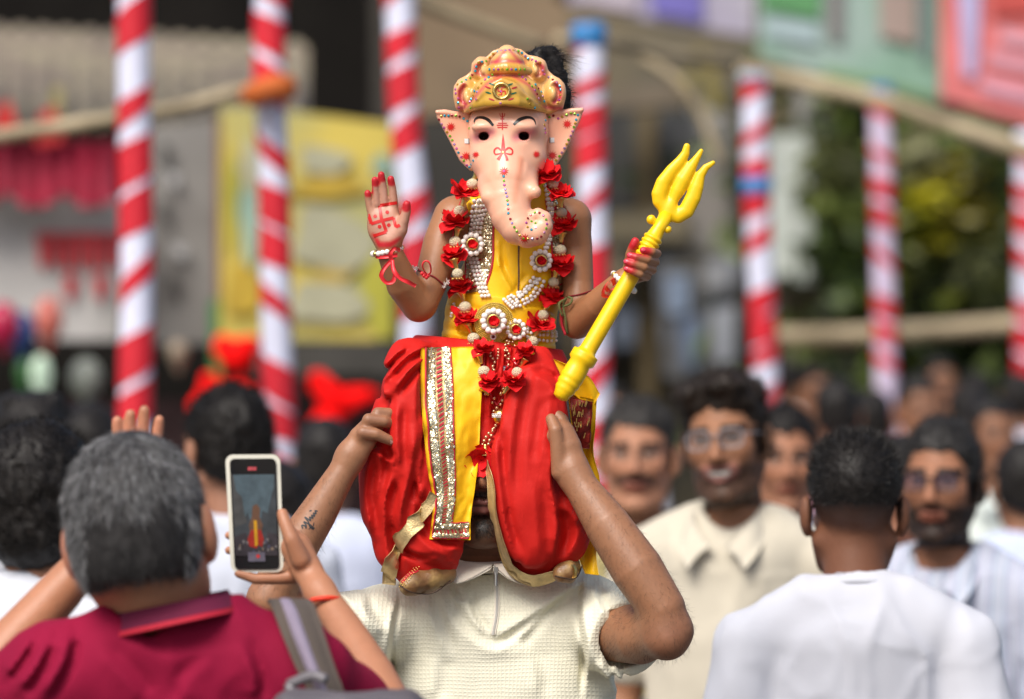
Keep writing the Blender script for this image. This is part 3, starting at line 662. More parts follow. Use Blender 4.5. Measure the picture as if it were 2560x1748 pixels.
# ================================================================== the carried child
PEACH = (0.82, 0.43, 0.285); GOLD = (0.62, 0.33, 0.05); CRIM = (0.45, 0.02, 0.06)
M_skin = mat('skin_paint', attr=True, rough=0.48, var=0.04, vs=18, bump=0.0004, bs=220, sss=0.12, rvar=0.08)
M_mask = mat('mask_plastic', attr=True, rough=0.36, var=0.03, vs=6, coat=0.10, sss=0.1)
M_gold = mat('gold_metal', (0.80, 0.55, 0.18), rough=0.28, metal=1.0, var=0.12, vs=60, bump=0.0006, bs=300)
M_yel = mat('yellow_satin', (0.90, 0.51, 0.010), rough=0.45, var=0.06, vs=9, spec=0.3, bump=0.0007, bs=55)
M_red = mat('red_satin', (0.53, 0.015, 0.011), rough=0.62, var=0.06, vs=7, spec=0.16, bump=0.0006, bs=60)
nt = M_red.node_tree; tc = nt.nodes.new('ShaderNodeTexCoord'); mp = nt.nodes.new('ShaderNodeMapping'); mp.inputs['Scale'].default_value = (34, 34, 7); nz = nt.nodes.new('ShaderNodeTexNoise'); nz.inputs['Scale'].default_value = 1.0; nz.inputs['Detail'].default_value = 3; nz.inputs['Distortion'].default_value = 1.2
nt.links.new(tc.outputs['Object'], mp.inputs[0]); nt.links.new(mp.outputs[0], nz.inputs['Vector']); bp = nt.nodes.new('ShaderNodeBump'); bp.inputs['Distance'].default_value = .0014; nt.links.new(nz.outputs[0], bp.inputs['Height'])
ob = nt.nodes['Principled BSDF'].inputs['Normal'].links[0].from_node; nt.links.new(bp.outputs[0], ob.inputs['Normal'])
M_redpipe = mat('red_piping', (0.48, 0.012, 0.03), rough=0.6, var=0.1)
M_trid = mat('yellow_plastic', (0.90, 0.56, 0.003), rough=0.36, var=0.04, vs=12, bump=0.0003, bs=60, sss=0.1)
M_pearl = mat('pearl', (0.90, 0.85, 0.80), rough=0.25, var=0.06, vs=90, coat=0.3)
M_petal = mat('red_petal', (0.66, 0.008, 0.012), rough=0.65, spec=0.2, var=0.15, vs=45, bump=0.0005, bs=150)
M_seq = mat('silver_gold_sequin', (0.92, 0.82, 0.56), rough=0.24, metal=0.9, var=0.25, vs=130)
M_zari = mat('gold_braid', (0.62, 0.46, 0.22), rough=0.45, metal=0.55, var=0.25, vs=60, bump=0.0010, bs=420)
M_rprint = mat('red_print', (0.60, 0.010, 0.008), rough=0.4, var=0.05)
M_black = mat('black_print', (0.012, 0.012, 0.013), rough=0.35, var=0.05)
M_green = mat('dark_green_print', (0.01, 0.12, 0.06), rough=0.35, var=0.05)
M_hairblack = mat('black_hair', (0.012, 0.010, 0.009), rough=0.55, spec=0.25, var=0.35, vs=60)

child = empty('person', S(1240, 950, 0.06), 'child in elephant mask and red dhoti riding on the shoulders of a man', 'person')

# ---- skin
SK = (0.33, 0.145, 0.064); SKP = (0.55, 0.28, 0.20); DYE = (0.50, 0.012, 0.02)
b = SDF(0.002)
b.px([(1285, 420, .05, 52), (1285, 510, .05, 55)], k=.01)
b.px([(1285, 560, .05, 98), (1280, 680, .05, 108), (1255, 800, .05, 108)], k=.01, sq=(1, .72, 1))
b.px([(1150, 540, .04, 50), (1285, 500, .05, 45), (1425, 548, .04, 50)], k=.03)
b.px([(1134, 545, .03, 52), (1104, 610, .012, 47), (1082, 690, -.005, 43), (1052, 755, -.02, 43)], k=.012)
b.px([(1046, 764, -.022, 42), (1008, 712, -.045, 42), (980, 645, -.065, 33), (970, 612, -.070, 30)], k=.006)
b.ellpx(960, 565, -.074, 42, .012, 52, k=.010)
b.px([(968, 600, -.072, 20), (934, 548, -.074, 12), (927, 524, -.074, 10)], k=.006)
b.px([(975, 600, -.072, 20), (985, 545, -.074, 13), (984, 512, -.074, 11)], k=.006)
b.px([(985, 600, -.076, 20), (1002, 575, -.082, 17), (1011, 545, -.086, 12)], k=.009)
for L in ([(926, 524, -.074, 10.0), (921, 500, -.076, 9.2), (919, 483, -.079, 8.3)],
          [(942, 512, -.075, 10.0), (939, 478, -.078, 9.2), (937, 450, -.083, 8.4)],
          [(962, 510, -.075, 10.2), (958, 470, -.079, 9.6), (953, 437, -.085, 8.6)],
          [(985, 512, -.075, 10.6), (981, 472, -.079, 9.8), (977, 448, -.084, 8.8)],
          [(1010, 552, -.086, 12.5), (1016, 528, -.089, 11.5), (1017, 511, -.092, 9.8)]):
    b.px(L, k=.0016)
for L in ([(918, 500, -.090, 2), (925, 499, -.090, 2)], [(934, 480, -.094, 2), (943, 479, -.094, 2)], [(953, 474, -.095, 2), (963, 473, -.095, 2)], [(975, 476, -.095, 2), (987, 475, -.095, 2)],
          [(930, 540, -.094, 1.6), (960, 548, -.096, 1.6), (985, 532, -.094, 1.6)], [(950, 590, -.096, 1.6), (975, 560, -.097, 1.6), (990, 545, -.097, 1.6)]):
    b.px(L, k=.003, op='sub')
# right arm holding the trident
b.px([(1426, 552, .03, 50), (1438, 620, .03, 43), (1445, 715, .02, 39), (1442, 795, 0, 44)], k=.012)
b.px([(1443, 806, -.004, 42), (1492, 764, -.04, 38), (1540, 716, -.072, 29), (1562, 697, -.078, 25)], k=.006)
b.ellpx(1602, 668, -.072, 34, .013, 36, k=.008)
b.px([(1560, 700, -.078, 24), (1600, 672, -.073, 22), (1622, 652, -.074, 20)], k=.008)
for L in ([(1626, 644, -.074, 11), (1643, 634, -.096, 11), (1630, 630, -.122, 10.5), (1608, 626, -.127, 9)],
          [(1622, 660, -.074, 11), (1638, 655, -.098, 11.5), (1618, 650, -.127, 10.5), (1590, 643, -.132, 10), (1575, 639, -.129, 8.8)],
          [(1616, 678, -.074, 11), (1631, 675, -.098, 11.5), (1610, 669, -.128, 10.5), (1582, 660, -.133, 10), (1567, 655, -.130, 8.6)],
          [(1604, 692, -.078, 11), (1617, 692, -.10, 11), (1600, 686, -.128, 10), (1580, 678, -.131, 9.2), (1567, 673, -.128, 8.2)],
          [(1572, 672, -.082, 15), (1576, 635, -.098, 12.5), (1585, 612, -.106, 11.5), (1588, 604, -.107, 10.5)]):
    b.px(L, k=.0018)
b.px([(1100, 1395, -.02, 30), (1095, 1430, -.03, 26), (1060, 1452, -.045, 26)], k=.01)     # ankles above the shoes
b.px([(1400, 1385, -.02, 28), (1418, 1412, -.03, 25)], k=.01)
b.px([(1130, 1000, -.02, 40), (1100, 1395, -.02, 34)], k=.01); b.px([(1340, 1000, -.02, 40), (1398, 1385, -.02, 34)], k=.01)
b.px([(1240, 850, .06, 80), (1130, 1000, -.02, 60)], k=.01); b.px([(1240, 850, .06, 80), (1340, 1000, -.02, 60)], k=.01)
b.paints += [paintpx([(960, 560, -.10, 50), (955, 470, -.10, 48)], SKP, .012), paintpx([(1000, 580, -.105, 30), (1015, 520, -.105, 22)], SKP, .010),
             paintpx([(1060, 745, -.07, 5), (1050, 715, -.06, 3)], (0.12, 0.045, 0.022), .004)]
for a, q in (((919, 474), (921, 490)), ((937, 440), (939, 464)), ((953, 426), (956, 452)), ((977, 438), (979, 462)), ((1018, 500), (1016, 527))):
    b.paints.append(paint2d([(a[0], a[1] - 8, 13), (q[0], q[1] - 9, 13)], DYE, .0016, D - .06))
for a in ((1610, 626), (1577, 639), (1569, 655), (1569, 673)): b.paints.append(paintpx([(a[0] - 6, a[1] - 1, -.132, 16), (a[0] + 6, a[1] + 1, -.132, 15)], DYE, .004))
b.paints.append(paintpx([(1588, 600, -.107, 17), (1584, 612, -.107, 16)], DYE, .003))
b.paints.append(paintpx([(930, 590, -.085, 8), (948, 612, -.085, 8), (975, 612, -.09, 8), (1000, 598, -.09, 6)], DYE, .0025))
b.paints.append(lambda V, col: col.__setitem__((slice(None), slice(0, 3)), col[:, :3] * (1 + 0.05 * fbm(V * 45)[:, None])))
body = b.mesh('body', M_skin, None, SK); adopt(child, body)
sbody = Surf(body)
for pts in ([(950, 514), (992, 507)], [(949, 514), (954, 551)], [(921, 536), (928, 556), (928, 560)], [(928, 560), (954, 552), (984, 545)], [(984, 545), (990, 566), (1000, 563)],
            [(956, 552), (966, 580)], [(966, 580), (934, 590)]):
    m = MB(); m.grid(stroke(sbody, pts, 8, .0006)); o = m.build('palm_mark', M_rprint); adopt(body, o)
for c in ((938, 541), (968, 531), (949, 567), (972, 563)):
    V, Fc = decal(sbody, star(c, 5, 5, .9)); adopt(body, mobj('palm_mark', V, Fc, M_rprint))
for (x, y, r) in ((1608, 624, 5.5), (1573, 637, 6), (1564, 653, 6), (1564, 671, 5.5)):      # finger nails
    V, Fc = decal(sbody, [(x + r * math.cos(a) * 1.1, y + r * .8 * math.sin(a)) for a in np.linspace(0, 6.28, 12, endpoint=False)], .0004)
    adopt(body, mobj('finger_nail', V, Fc, mat('dyed_nail', (0.62, 0.05, 0.09), rough=0.25, var=0.05)))

# ---- hair
def strands(name, roots, dirs, length, mat_, parent=None, wid=0.0006, segs=3, bend=0.3, seed=3, drop=0.0, curl=0.0, adopt_to=None):
    """many tapered hair blades as one mesh"""
    r = np.random.RandomState(seed); n = len(roots); roots = np.array(roots); dirs = np.array(dirs)
    L = length * (0.6 + 0.8 * r.rand(n)) if np.isscalar(length) else length
    side = np.cross(dirs, r.randn(n, 3)); side /= np.linalg.norm(side, axis=1, keepdims=True) + 1e-9
    bd = r.randn(n, 3) * bend; V = np.zeros((n, (segs + 1) * 2, 3))
    for k in range(segs + 1):
        t = k / segs
        c = roots + dirs * (L * t)[:, None] + bd * (L * t * t)[:, None] * 0.5 + np.array([0, 0, -1.0]) * (drop * L * t * t)[:, None]
        if curl: c = c + curl * side * np.sin(t * 5 + r.rand(n) * 6)[:, None] * t
        ww = wid * (1 - 0.8 * t)
        V[:, 2 * k] = c - side * ww; V[:, 2 * k + 1] = c + side * ww
    m = (segs + 1) * 2
    q = np.array([[2 * k, 2 * k + 1, 2 * k + 3, 2 * k + 2] for k in range(segs)])
    Q = (np.arange(n)[:, None, None] * m + q[None]).reshape(-1, 4)
    me = bpy.data.meshes.new(name); me.vertices.add(n * m); me.vertices.foreach_set('co', V.astype(np.float32).ravel())
    me.loops.add(len(Q) * 4); me.loops.foreach_set('vertex_index', Q.astype(np.int32).ravel())
    me.polygons.add(len(Q)); me.polygons.foreach_set('loop_start', np.arange(len(Q), dtype=np.int32) * 4); me.polygons.foreach_set('loop_total', np.full(len(Q), 4, np.int32))
    me.update(calc_edges=True); me.materials.append(mat_)
    o = bpy.data.objects.new(name, me); C.objects.link(o)
    if parent: o.parent = parent
    return o
def scatter(o, n, seed=1, keep=None):
    me = o.data; r = np.random.RandomState(seed)
    co = np.zeros(len(me.vertices) * 3); me.vertices.foreach_get('co', co); co = co.reshape(-1, 3)
    no = np.zeros(len(me.vertices) * 3); me.vertices.foreach_get('normal', no); no = no.reshape(-1, 3)
    ok = np.arange(len(co)) if keep is None else np.nonzero(keep(co, no))[0]
    i = ok[r.randint(0, len(ok), n)]
    return co[i] + r.randn(n, 3) * 0.0012, no[i]
h = SDF(0.004)
h.ell(S(1305, 285, .075), (0.066, 0.085, 0.092), k=.01)
h.px([(1390, 170, .06, 22), (1402, 240, .06, 26), (1408, 300, .065, 18)], k=.02)
h.px([(1350, 140, .06, 24), (1385, 130, .07, 16)], k=.02)
h.disp.append(lambda p: 0.004 * fbm(p * 70))
hair = h.mesh('hair', M_hairblack, None); adopt(child, hair)
r0, n0 = scatter(hair, 4000, 5, lambda c, n: (c[:, 0] > S(1330, 0)[0]) | (c[:, 2] > S(0, 160)[2]))
n0 = n0 * 0.45 + np.array([0.45, 0.0, 0.35]); n0 /= np.linalg.norm(n0, axis=1, keepdims=True)
adopt(child, strands('hair_strands', r0, n0, 0.009, M_hairblack, wid=.0004, drop=.7, bend=.6))
tuft = np.array([S(1345 + 30 * rnd.random(), 135 + 18 * rnd.random(), .06 + .03 * rnd.random()) for _ in range(420)])
td = np.array([(0.55 + 0.5 * rnd.random(), 0.2 * (rnd.random() - .5), 0.45 * rnd.random() + .1) for _ in tuft]); td /= np.linalg.norm(td, axis=1, keepdims=True)
adopt(child, strands('hair_strands', tuft, td, 0.036, mat('brown_hair_tips', (0.05, 0.032, 0.024), rough=0.45, var=0.3, vs=40), wid=.00045, drop=.55, bend=.5))

# ---- clothes: vest, waistband, dhoti
v = SDF(0.0025)
v.px([(1285, 520, .05, 84), (1290, 590, .045, 126), (1288, 680, .045, 130), (1262, 760, .045, 134), (1252, 830, .045, 136)], k=.01, sq=(1, .78, 1))
v.px([(1190, 520, .02, 30), (1235, 470, .045, 22)], k=.012); v.px([(1385, 530, .02, 30), (1345, 470, .045, 22)], k=.012)
v.folds([([(1240, 640), (1262, 700), (1300, 760)], .004, 10), ([(1330, 690), (1300, 730), (1270, 770)], .004, 10, -1), ([(1375, 690), (1330, 730), (1290, 765)], .005, 11, -1),
         ([(1245, 600), (1250, 680)], .003, 9), ([(1330, 620), (1335, 690)], .003, 9), ([(1297, 618), (1297, 690), (1294, 755)], -.002, 4)])
vest = v.mesh('vest', M_yel, None); adopt(child, vest)
wb = SDF(0.0025)
wb.px([(1254, 770, .045, 138), (1247, 850, .045, 143)], k=.008, sq=(1, .82, 1))
_t = lambda p: ((S(0, 742)[2] + (p[:, 0] - S(1250, 0)[0]) * -0.10) - p[:, 2])
wb.clips.append(lambda p: np.maximum(-_t(p), (S(0, 872)[2] + (p[:, 0] - S(1250, 0)[0]) * -0.16 + .03 * np.abs(p[:, 0] - S(1290, 0)[0])) - p[:, 2]))
wb.folds([([(1110, 830), (1200, 850), (1300, 862), (1390, 866)], .005, 9), ([(1120, 800), (1180, 812), (1260, 838)], .004, 10), ([(1150, 770), (1200, 790), (1260, 800)], .0035, 10),
          ([(1300, 770), (1350, 775), (1388, 790)], .004, 10), ([(1310, 830), (1360, 838), (1385, 845)], .004, 9), ([(1117, 755), (1140, 790), (1140, 840)], .004, 9)])
wband = wb.mesh('waistband', M_yel, None); adopt(child, wband)

d = SDF(0.0028)
d.px([(1240, 862, .05, 128), (1232, 930, .05, 165)], k=.02, sq=(1, .8, 1))
d.px([(1130, 915, .03, 120), (1080, 985, -.03, 122), (1046, 1120, -.055, 147), (1048, 1250, -.055, 136), (1056, 1340, -.05, 118), (1050, 1392, -.045, 84)], k=.03, sq=(1, .58, 1))
d.px([(1328, 930, .03, 92), (1322, 1000, -.03, 86), (1330, 1120, -.055, 92), (1348, 1250, -.055, 114), (1358, 1335, -.05, 110), (1352, 1392, -.045, 66)], k=.03, sq=(1, .62, 1))
d.px([(1225, 890, -.03, 52), (1218, 1000, -.045, 40), (1214, 1100, -.045, 26)], k=.03, sq=(1, .7, 1))
d.px([(1024, 890, -.045, 40), (1020, 1000, -.104, 38), (1022, 1100, -.114, 38), (1030, 1200, -.104, 34)], k=.010, sq=(1, .42, 1))
d.px([(1330, 915, -.045, 58), (1335, 1010, -.088, 58), (1318, 1120, -.103, 62), (1312, 1250, -.10, 66), (1325, 1350, -.09, 60)], k=.012, sq=(1, .42, 1))
d.px([(1207, 1200, -.02, 40), (1207, 1290, -.03, 44), (1205, 1400, -.02, 62)], k=.012, op='sub', sq=(1, 1.6, 1))
LF = [([(1080, 862), (1020, 893), (968, 945)], .006, 11), ([(1085, 880), (1030, 925), (985, 985)], .007, 12), ([(1062, 905), (1045, 960), (1042, 1060)], .005, 11), ([(985, 930), (962, 960), (968, 1000)], .006, 10, -1),
      ([(1000, 1010), (998, 1090), (1005, 1180)], .006, 12), ([(1045, 1060), (1035, 1160), (1010, 1250), (1000, 1330)], .009, 16), ([(985, 1180), (965, 1260), (968, 1350), (985, 1430)], .009, 15),
      ([(930, 1140), (918, 1230), (935, 1340)], .007, 15), ([(910, 1120), (950, 1135), (985, 1160)], .006, 11), ([(1050, 1220), (1035, 1290), (1060, 1350), (1120, 1390)], .009, 13),
      ([(1000, 1330), (1040, 1375), (1110, 1400)], .008, 12, -1), ([(1060, 1120), (1050, 1200), (1062, 1260)], .006, 10, -1), ([(960, 1100), (955, 1180), (940, 1260)], .005, 10),
      ([(1075, 1330), (1110, 1365), (1150, 1370)], .007, 10), ([(1020, 870), (990, 890), (960, 925)], .005, 8), ([(1005, 1385), (1045, 1400), (1095, 1402)], .006, 9)]
RF = [([(1270, 905), (1300, 925), (1340, 915)], .006, 9), ([(1240, 890), (1255, 950), (1240, 1040)], .007, 10), ([(1275, 930), (1262, 1010), (1250, 1100)], .006, 10, -1), ([(1300, 950), (1290, 1020), (1275, 1120), (1268, 1260)], .006, 14),
      ([(1240, 1080), (1246, 1180), (1262, 1300), (1290, 1390)], .007, 11), ([(1330, 940), (1370, 960), (1388, 1000)], .006, 12), ([(1375, 1000), (1362, 1080), (1352, 1160)], .005, 14, -1),
      ([(1380, 1120), (1372, 1200), (1390, 1300), (1382, 1390)], .010, 16), ([(1410, 1240), (1440, 1270), (1452, 1310)], .008, 12), ([(1395, 1260), (1430, 1290), (1440, 1340), (1410, 1400)], .007, 13, -1), ([(1330, 1200), (1340, 1300), (1345, 1400)], .005, 16),
      ([(1400, 940), (1412, 1010), (1420, 1080)], .006, 10), ([(1200, 900), (1205, 980), (1202, 1060)], .006, 7), ([(1222, 880), (1228, 960), (1222, 1050)], .006, 6), ([(1180, 880), (1185, 950)], .005, 7)]
_tp = lambda x: S(0, 856)[2] - (x - S(1235, 0)[0]) * .10
d.clips.append(lambda p: p[:, 2] - _tp(p[:, 0]))
d.folds([(a, A * 1.1, w2 * 1.15, *r) for a, A, w2, *r in LF] + [(a, A * .85, w2 * 1.25, *r) for a, A, w2, *r in RF], front=D + 0.03)
d.folds([([(1180 + 14 * k, 868), (1184 + 12 * k, 930)], .004, 4) for k in range(9)], front=D + .03)
def crease(p, sc, A): n = fbm(np.asarray(p) * sc, 2); return -A * np.clip(1 - np.abs(n) * 2.2, 0, 1) ** 2
d.disp.append(lambda p: -0.0022 * fbm(p * np.array([16, 16, 11])) + crease(p, np.array([11, 9, 5]), .0016) - .0002 * fbm(p * np.array([60, 40, 12]), 2))
dhoti = d.mesh('dhoti', M_red, None); adopt(child, dhoti)
sd = Surf(dhoti); scloth = Surf(vest, wband, dhoti)
def ribbon(name, ctr, wid, m_, parent, dyf, n=40, thick=.0012, sub=4):
    """a woven band along a photo-pixel path; dyf(px,py)->point"""
    p = spline(ctr, n); wd = np.interp(np.linspace(0, 1, n), np.linspace(0, 1, len(wid)), wid)
    t = np.gradient(p, axis=0); t /= np.linalg.norm(t, axis=1, keepdims=True); nn = np.stack([-t[:, 1], t[:, 0]], -1)
    G = [[dyf(*(q + v_ * w_ * k / 2)) for k in np.linspace(-1, 1, sub + 1)] for q, v_, w_ in zip(p, nn, wd)]
    G = np.array(G); G[:, :, 1] = np.minimum(G[:, :, 1], G[:, :, 1].mean(1, keepdims=True) + .01)
    k_ = np.array([1, 2, 3, 2, 1.]); k_ /= k_.sum()
    for j in range(G.shape[1]): G[:, j, 1] = np.convolve(np.pad(G[:, j, 1], 2, mode='edge'), k_, 'valid')
    mb = MB(); mb.grid(G, thick); o = mb.build(name, m_, None, True); adopt(parent, o); return o
onD = lambda x, y: sd.at(x, y, .006, -.05)
ribbon('cuff_band', [(1085, 1235), (1050, 1290), (1005, 1350), (978, 1420), (972, 1462)], [30, 36, 36, 36, 34], M_zari, child, onD)
ribbon('cuff_band', [(1222, 1150), (1236, 1210), (1240, 1280), (1256, 1360), (1280, 1420), (1325, 1447), (1370, 1440), (1402, 1424)], [10, 14, 17, 26, 32, 36, 34, 24], M_zari, child, onD)

def drape(surf, left, right, nu, nv, lift=.004, dflt=-.09, ns=2.5):
    """a hanging cloth panel between two photo-pixel edges, lying on what is behind it"""
    l = spline(left, nv); r_ = spline(right, nv); dy = np.zeros((nv, nu)); X = np.zeros((nv, nu, 2))
    for i in range(nv):
        for j in range(nu):
            q = l[i] + (r_[i] - l[i]) * j / (nu - 1); X[i, j] = q; p, _ = surf.hit(*q)
            dy[i, j] = (p[1] - D) if p is not None else dflt
    dy = np.minimum(dy, 0.02)
    for _ in range(3):
        e = np.pad(dy, 1, mode='edge'); mn = np.minimum.reduce([e[1:-1, 1:-1], e[:-2, 1:-1], e[2:, 1:-1], e[1:-1, :-2], e[1:-1, 2:]]); dy = 0.5 * dy + 0.5 * mn
    for _ in range(8):
        e = np.pad(dy, 1, mode='edge'); dy = (e[1:-1, 1:-1] * 2 + e[:-2, 1:-1] + e[2:, 1:-1] + e[1:-1, :-2] + e[1:-1, 2:]) / 6
    return np.array([[S(*X[i, j], dy[i, j] - lift + .0030 * float(fbm(np.array([i * .09, j * .16, 3.1]))) + .0012 * float(fbm(np.array([i * .22, j * .3, 9.1])))) for j in range(nu)] for i in range(nv)])
SL = [(1053, 870), (1052, 980), (1060, 1090), (1070, 1180), (1082, 1245), (1079, 1300), (1073, 1348)]
SR = [(1192, 866), (1204, 942), (1201, 1040), (1197, 1130), (1188, 1215), (1177, 1290), (1176, 1350)]
G = drape(sd, SL, SR, 26, 90)
mb = MB(); mb.grid(G, .0015); sash = mb.build('sash', M_yel, None, True); adopt(child, sash)
def on_sash(u, v, off=.0015):
    """u across 0..1, v down 0..1"""
    i = np.clip(v * (G.shape[0] - 1), 0, G.shape[0] - 1.001); j = np.clip(u * (G.shape[1] - 1), 0, G.shape[1] - 1.001); a, b_ = int(i), int(j); fi, fj = i - a, j - b_
    p = (G[a, b_] * (1 - fi) + G[a + 1, b_] * fi) * (1 - fj) + (G[a, b_ + 1] * (1 - fi) + G[a + 1, b_ + 1] * fi) * fj
    n = np.cross(G[a + 1, b_] - G[a, b_], G[a, b_ + 1] - G[a, b_]); n /= np.linalg.norm(n) + 1e-12
    if n[1] > 0: n = -n
    return p + n * off, n
def sequins(fn, rows, name, parent, r=.0021, seed=1, m_=None):
    """facets sewn in rows: fn(u,v)->(point,normal); one mesh of tiny tilted discs"""
    q = np.random.RandomState(seed); mb = MB()
    for u, v in rows:
        p, n = fn(u, v); n = n + q.randn(3) * .33; n /= np.linalg.norm(n)
        a = np.cross(n, (0, 0, 1)); a /= np.linalg.norm(a) + 1e-9; c = np.cross(n, a); rr = r * (.8 + .5 * q.rand())
        mb.add([p + n * .0006] + [p + rr * (a * math.cos(t) + c * math.sin(t)) for t in np.arange(6) * math.pi / 3], [(0, 1 + k, 1 + (k + 1) % 6) for k in range(6)])
    o = mb.build(name, m_ or M_seq); o['kind'] = 'stuff'; adopt(parent, o); return o
def strip(fn, u0, u1, v0, v1, n=40, m=3, off=.0012):
    return [[fn(u0 + (u1 - u0) * j / m, v0 + (v1 - v0) * i / n, off)[0] for j in range(m + 1)] for i in range(n + 1)]
mb = MB(); mb.grid(strip(on_sash, .09, .50, .0, .89), .0008); o = mb.build('gold_border', M_zari, None, True); adopt(sash, o)
mb = MB(); mb.grid(strip(on_sash, .09, .97, .875, .985, 12, 8, .0014), .0008); o = mb.build('gold_border', M_zari, None, True); adopt(sash, o)
for u0 in (.10, .37):
    sequins(lambda u, v: on_sash(u, v, .0024), [(u0 + .03 + .026 * c + .012 * (k % 2), .005 + .0045 * k) for k in range(192) for c in range(4)], 'sequin_rows', sash, seed=int(u0 * 100))
for v0 in (.885, .955):
    sequins(lambda u, v: on_sash(u, v, .0028), [(.12 + .022 * k, v0 + .009 * c) for k in range(39) for c in range(3)], 'sequin_rows', sash, seed=int(v0 * 100))
for k in range(46):                                   # red dashes woven between the sequins
    v0 = .01 + .0188 * k
    q = [on_sash(u, v_, .0030)[0] for u, v_ in ((.262, v0), (.348, v0 - .006), (.348, v0 + .003), (.262, v0 + .009))]
    adopt(sash, mobj('red_dash', q, [(0, 1, 2, 3)], M_redpipe))
for k in range(9):
    u0 = .14 + .09 * k
    q = [on_sash(u_, v_, .0034)[0] for u_, v_ in ((u0, .917), (u0 + .04, .917), (u0 + .07, .95), (u0 + .03, .95))]
    adopt(sash, mobj('red_dash', q, [(0, 1, 2, 3)], M_redpipe))
for u in (.075, .515):
    mb = MB(); mb.tube([on_sash(u, v_, .0015)[0] for v_ in np.linspace(0, .985 if u < .3 else .88, 60)], .0016, 6); adopt(sash, mb.build('piping', M_redpipe, None, True))
mb = MB(); mb.tube([on_sash(u_, .873, .0018)[0] for u_ in np.linspace(.5, .95, 14)], .0014, 6); adopt(sash, mb.build('piping', M_redpipe, None, True))
mb = MB(); mb.tube([on_sash(u_, .99, .0015)[0] for u_ in np.linspace(.09, .97, 20)], .0014, 6); adopt(sash, mb.build('piping', M_redpipe, None, True))

# vest borders
sv = Surf(vest); 
def border(name, lft, rgt, nrow, seed):
    l = spline(lft, 60); r_ = spline(rgt, 60)
    def fn(u, v_, off=.0012):
        i = int(np.clip(v_ * 59, 0, 59)); q = l[i] + (r_[i] - l[i]) * u; p, n = sv.hit(*q)
        if p is None: return S(*q, .02), np.array([0, -1., 0])
        if n[1] > 0: n = -n
        return p + n * off, n
    mb = MB(); mb.grid(strip(fn, 0, 1, 0, 1, 50, 6), .0008); adopt(vest, mb.build(name, M_zari, None, True))
    sequins(lambda u, v_: fn(u, v_, .0026), [(u0 + .075 * c + .03 * (k % 2), k / nrow) for k in range(nrow) for u0 in (.08, .66) for c in range(4)], 'sequin_rows', vest, r=.0019, seed=seed)
    for k in range(nrow // 4):
        v0 = .01 + k * 4 / nrow
        q = [fn(u_, v_, .003)[0] for u_, v_ in ((.40, v0 + .012), (.60, v0 - .004), (.60, v0 + .018), (.40, v0 + .034))]
        adopt(vest, mobj('red_dash', q, [(0, 1, 2, 3)], M_redpipe))
    for u_ in (0.0, 1.0):
        mb = MB(); mb.tube([fn(u_, t, .001)[0] for t in np.linspace(0, 1, 40)], .0016, 6); adopt(vest, mb.build('piping', M_redpipe, None, True))
border('gold_border', [(1190, 500), (1170, 570), (1166, 660), (1163, 735)], [(1238, 500), (1234, 580), (1232, 660), (1212, 725)], 52, 3)
border('gold_border', [(1365, 500), (1376, 580), (1380, 660), (1378, 745)], [(1400, 500), (1424, 580), (1428, 660), (1410, 745)], 52, 4)
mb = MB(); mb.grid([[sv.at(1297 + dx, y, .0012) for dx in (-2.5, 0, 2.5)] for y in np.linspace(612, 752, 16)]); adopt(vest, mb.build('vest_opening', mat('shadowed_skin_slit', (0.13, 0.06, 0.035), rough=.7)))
# short embroidered piece at the left waist and the pearl belt

# yellow scarf end hanging on the other side
def sheet(name, rows, m_, parent, thick=.0015, n=40, sub=8, wav=.004):
    """rows: (left px, right px, y_left, y_right, dy_left, dy_right)"""
    R = spline(rows, n); G_ = [[S(a + (b_ - a) * t, c + (e - c) * t, f + (g - f) * t + wav * math.sin(3.1 * t * 2 + i * .35)) for t in np.linspace(0, 1, sub + 1)] for i, (a, b_, c, e, f, g) in enumerate(R)]
    mb = MB(); mb.grid(G_, thick); o = mb.build(name, m_, None, True); adopt(parent, o); return o
sheet('scarf_end', [(1318, 1325, 905, 872, -.06, -.06), (1392, 1400, 962, 905, -.055, -.055), (1440, 1468, 990, 938, -.03, -.04), (1476, 1500, 1030, 985, -.02, -.035)], M_yel, child, n=24)
sheet('scarf_end', [(1420, 1492, 985, 1000, -.03, -.03), (1428, 1488, 1060, 1065, -.02, -.025), (1440, 1482, 1130, 1130, -.01, -.02), (1440, 1500, 1210, 1205, 0, -.02), (1430, 1495, 1300, 1300, 0, -.02), (1445, 1490, 1380, 1380, -.03, -.04), (1462, 1497, 1434, 1438, -.05, -.06)], M_yel, child)
sheet('scarf_lining', [(1424, 1482, 992, 1006, -.040, -.040), (1431, 1478, 1058, 1064, -.031, -.036), (1442, 1474, 1120, 1122, -.022, -.032)], mat('maroon_brocade', (0.22, 0.02, 0.015), rough=.4, var=.5, vs=120, bump=.001, bs=200), child, wav=.003)
mb = MB()
for k in range(26):
    x, y = 1430 + 44 * rnd.random(), 1005 + 110 * rnd.random(); p = S(x, y, -.045 + .012 * (y - 1005) / 110)
    mb.tube([p, p + np.array([.006 * (rnd.random() - .5), -.0005, .008])], .0009, 5)
adopt(child, tag(mb.build('brocade_thread', M_gold), kind='stuff'))

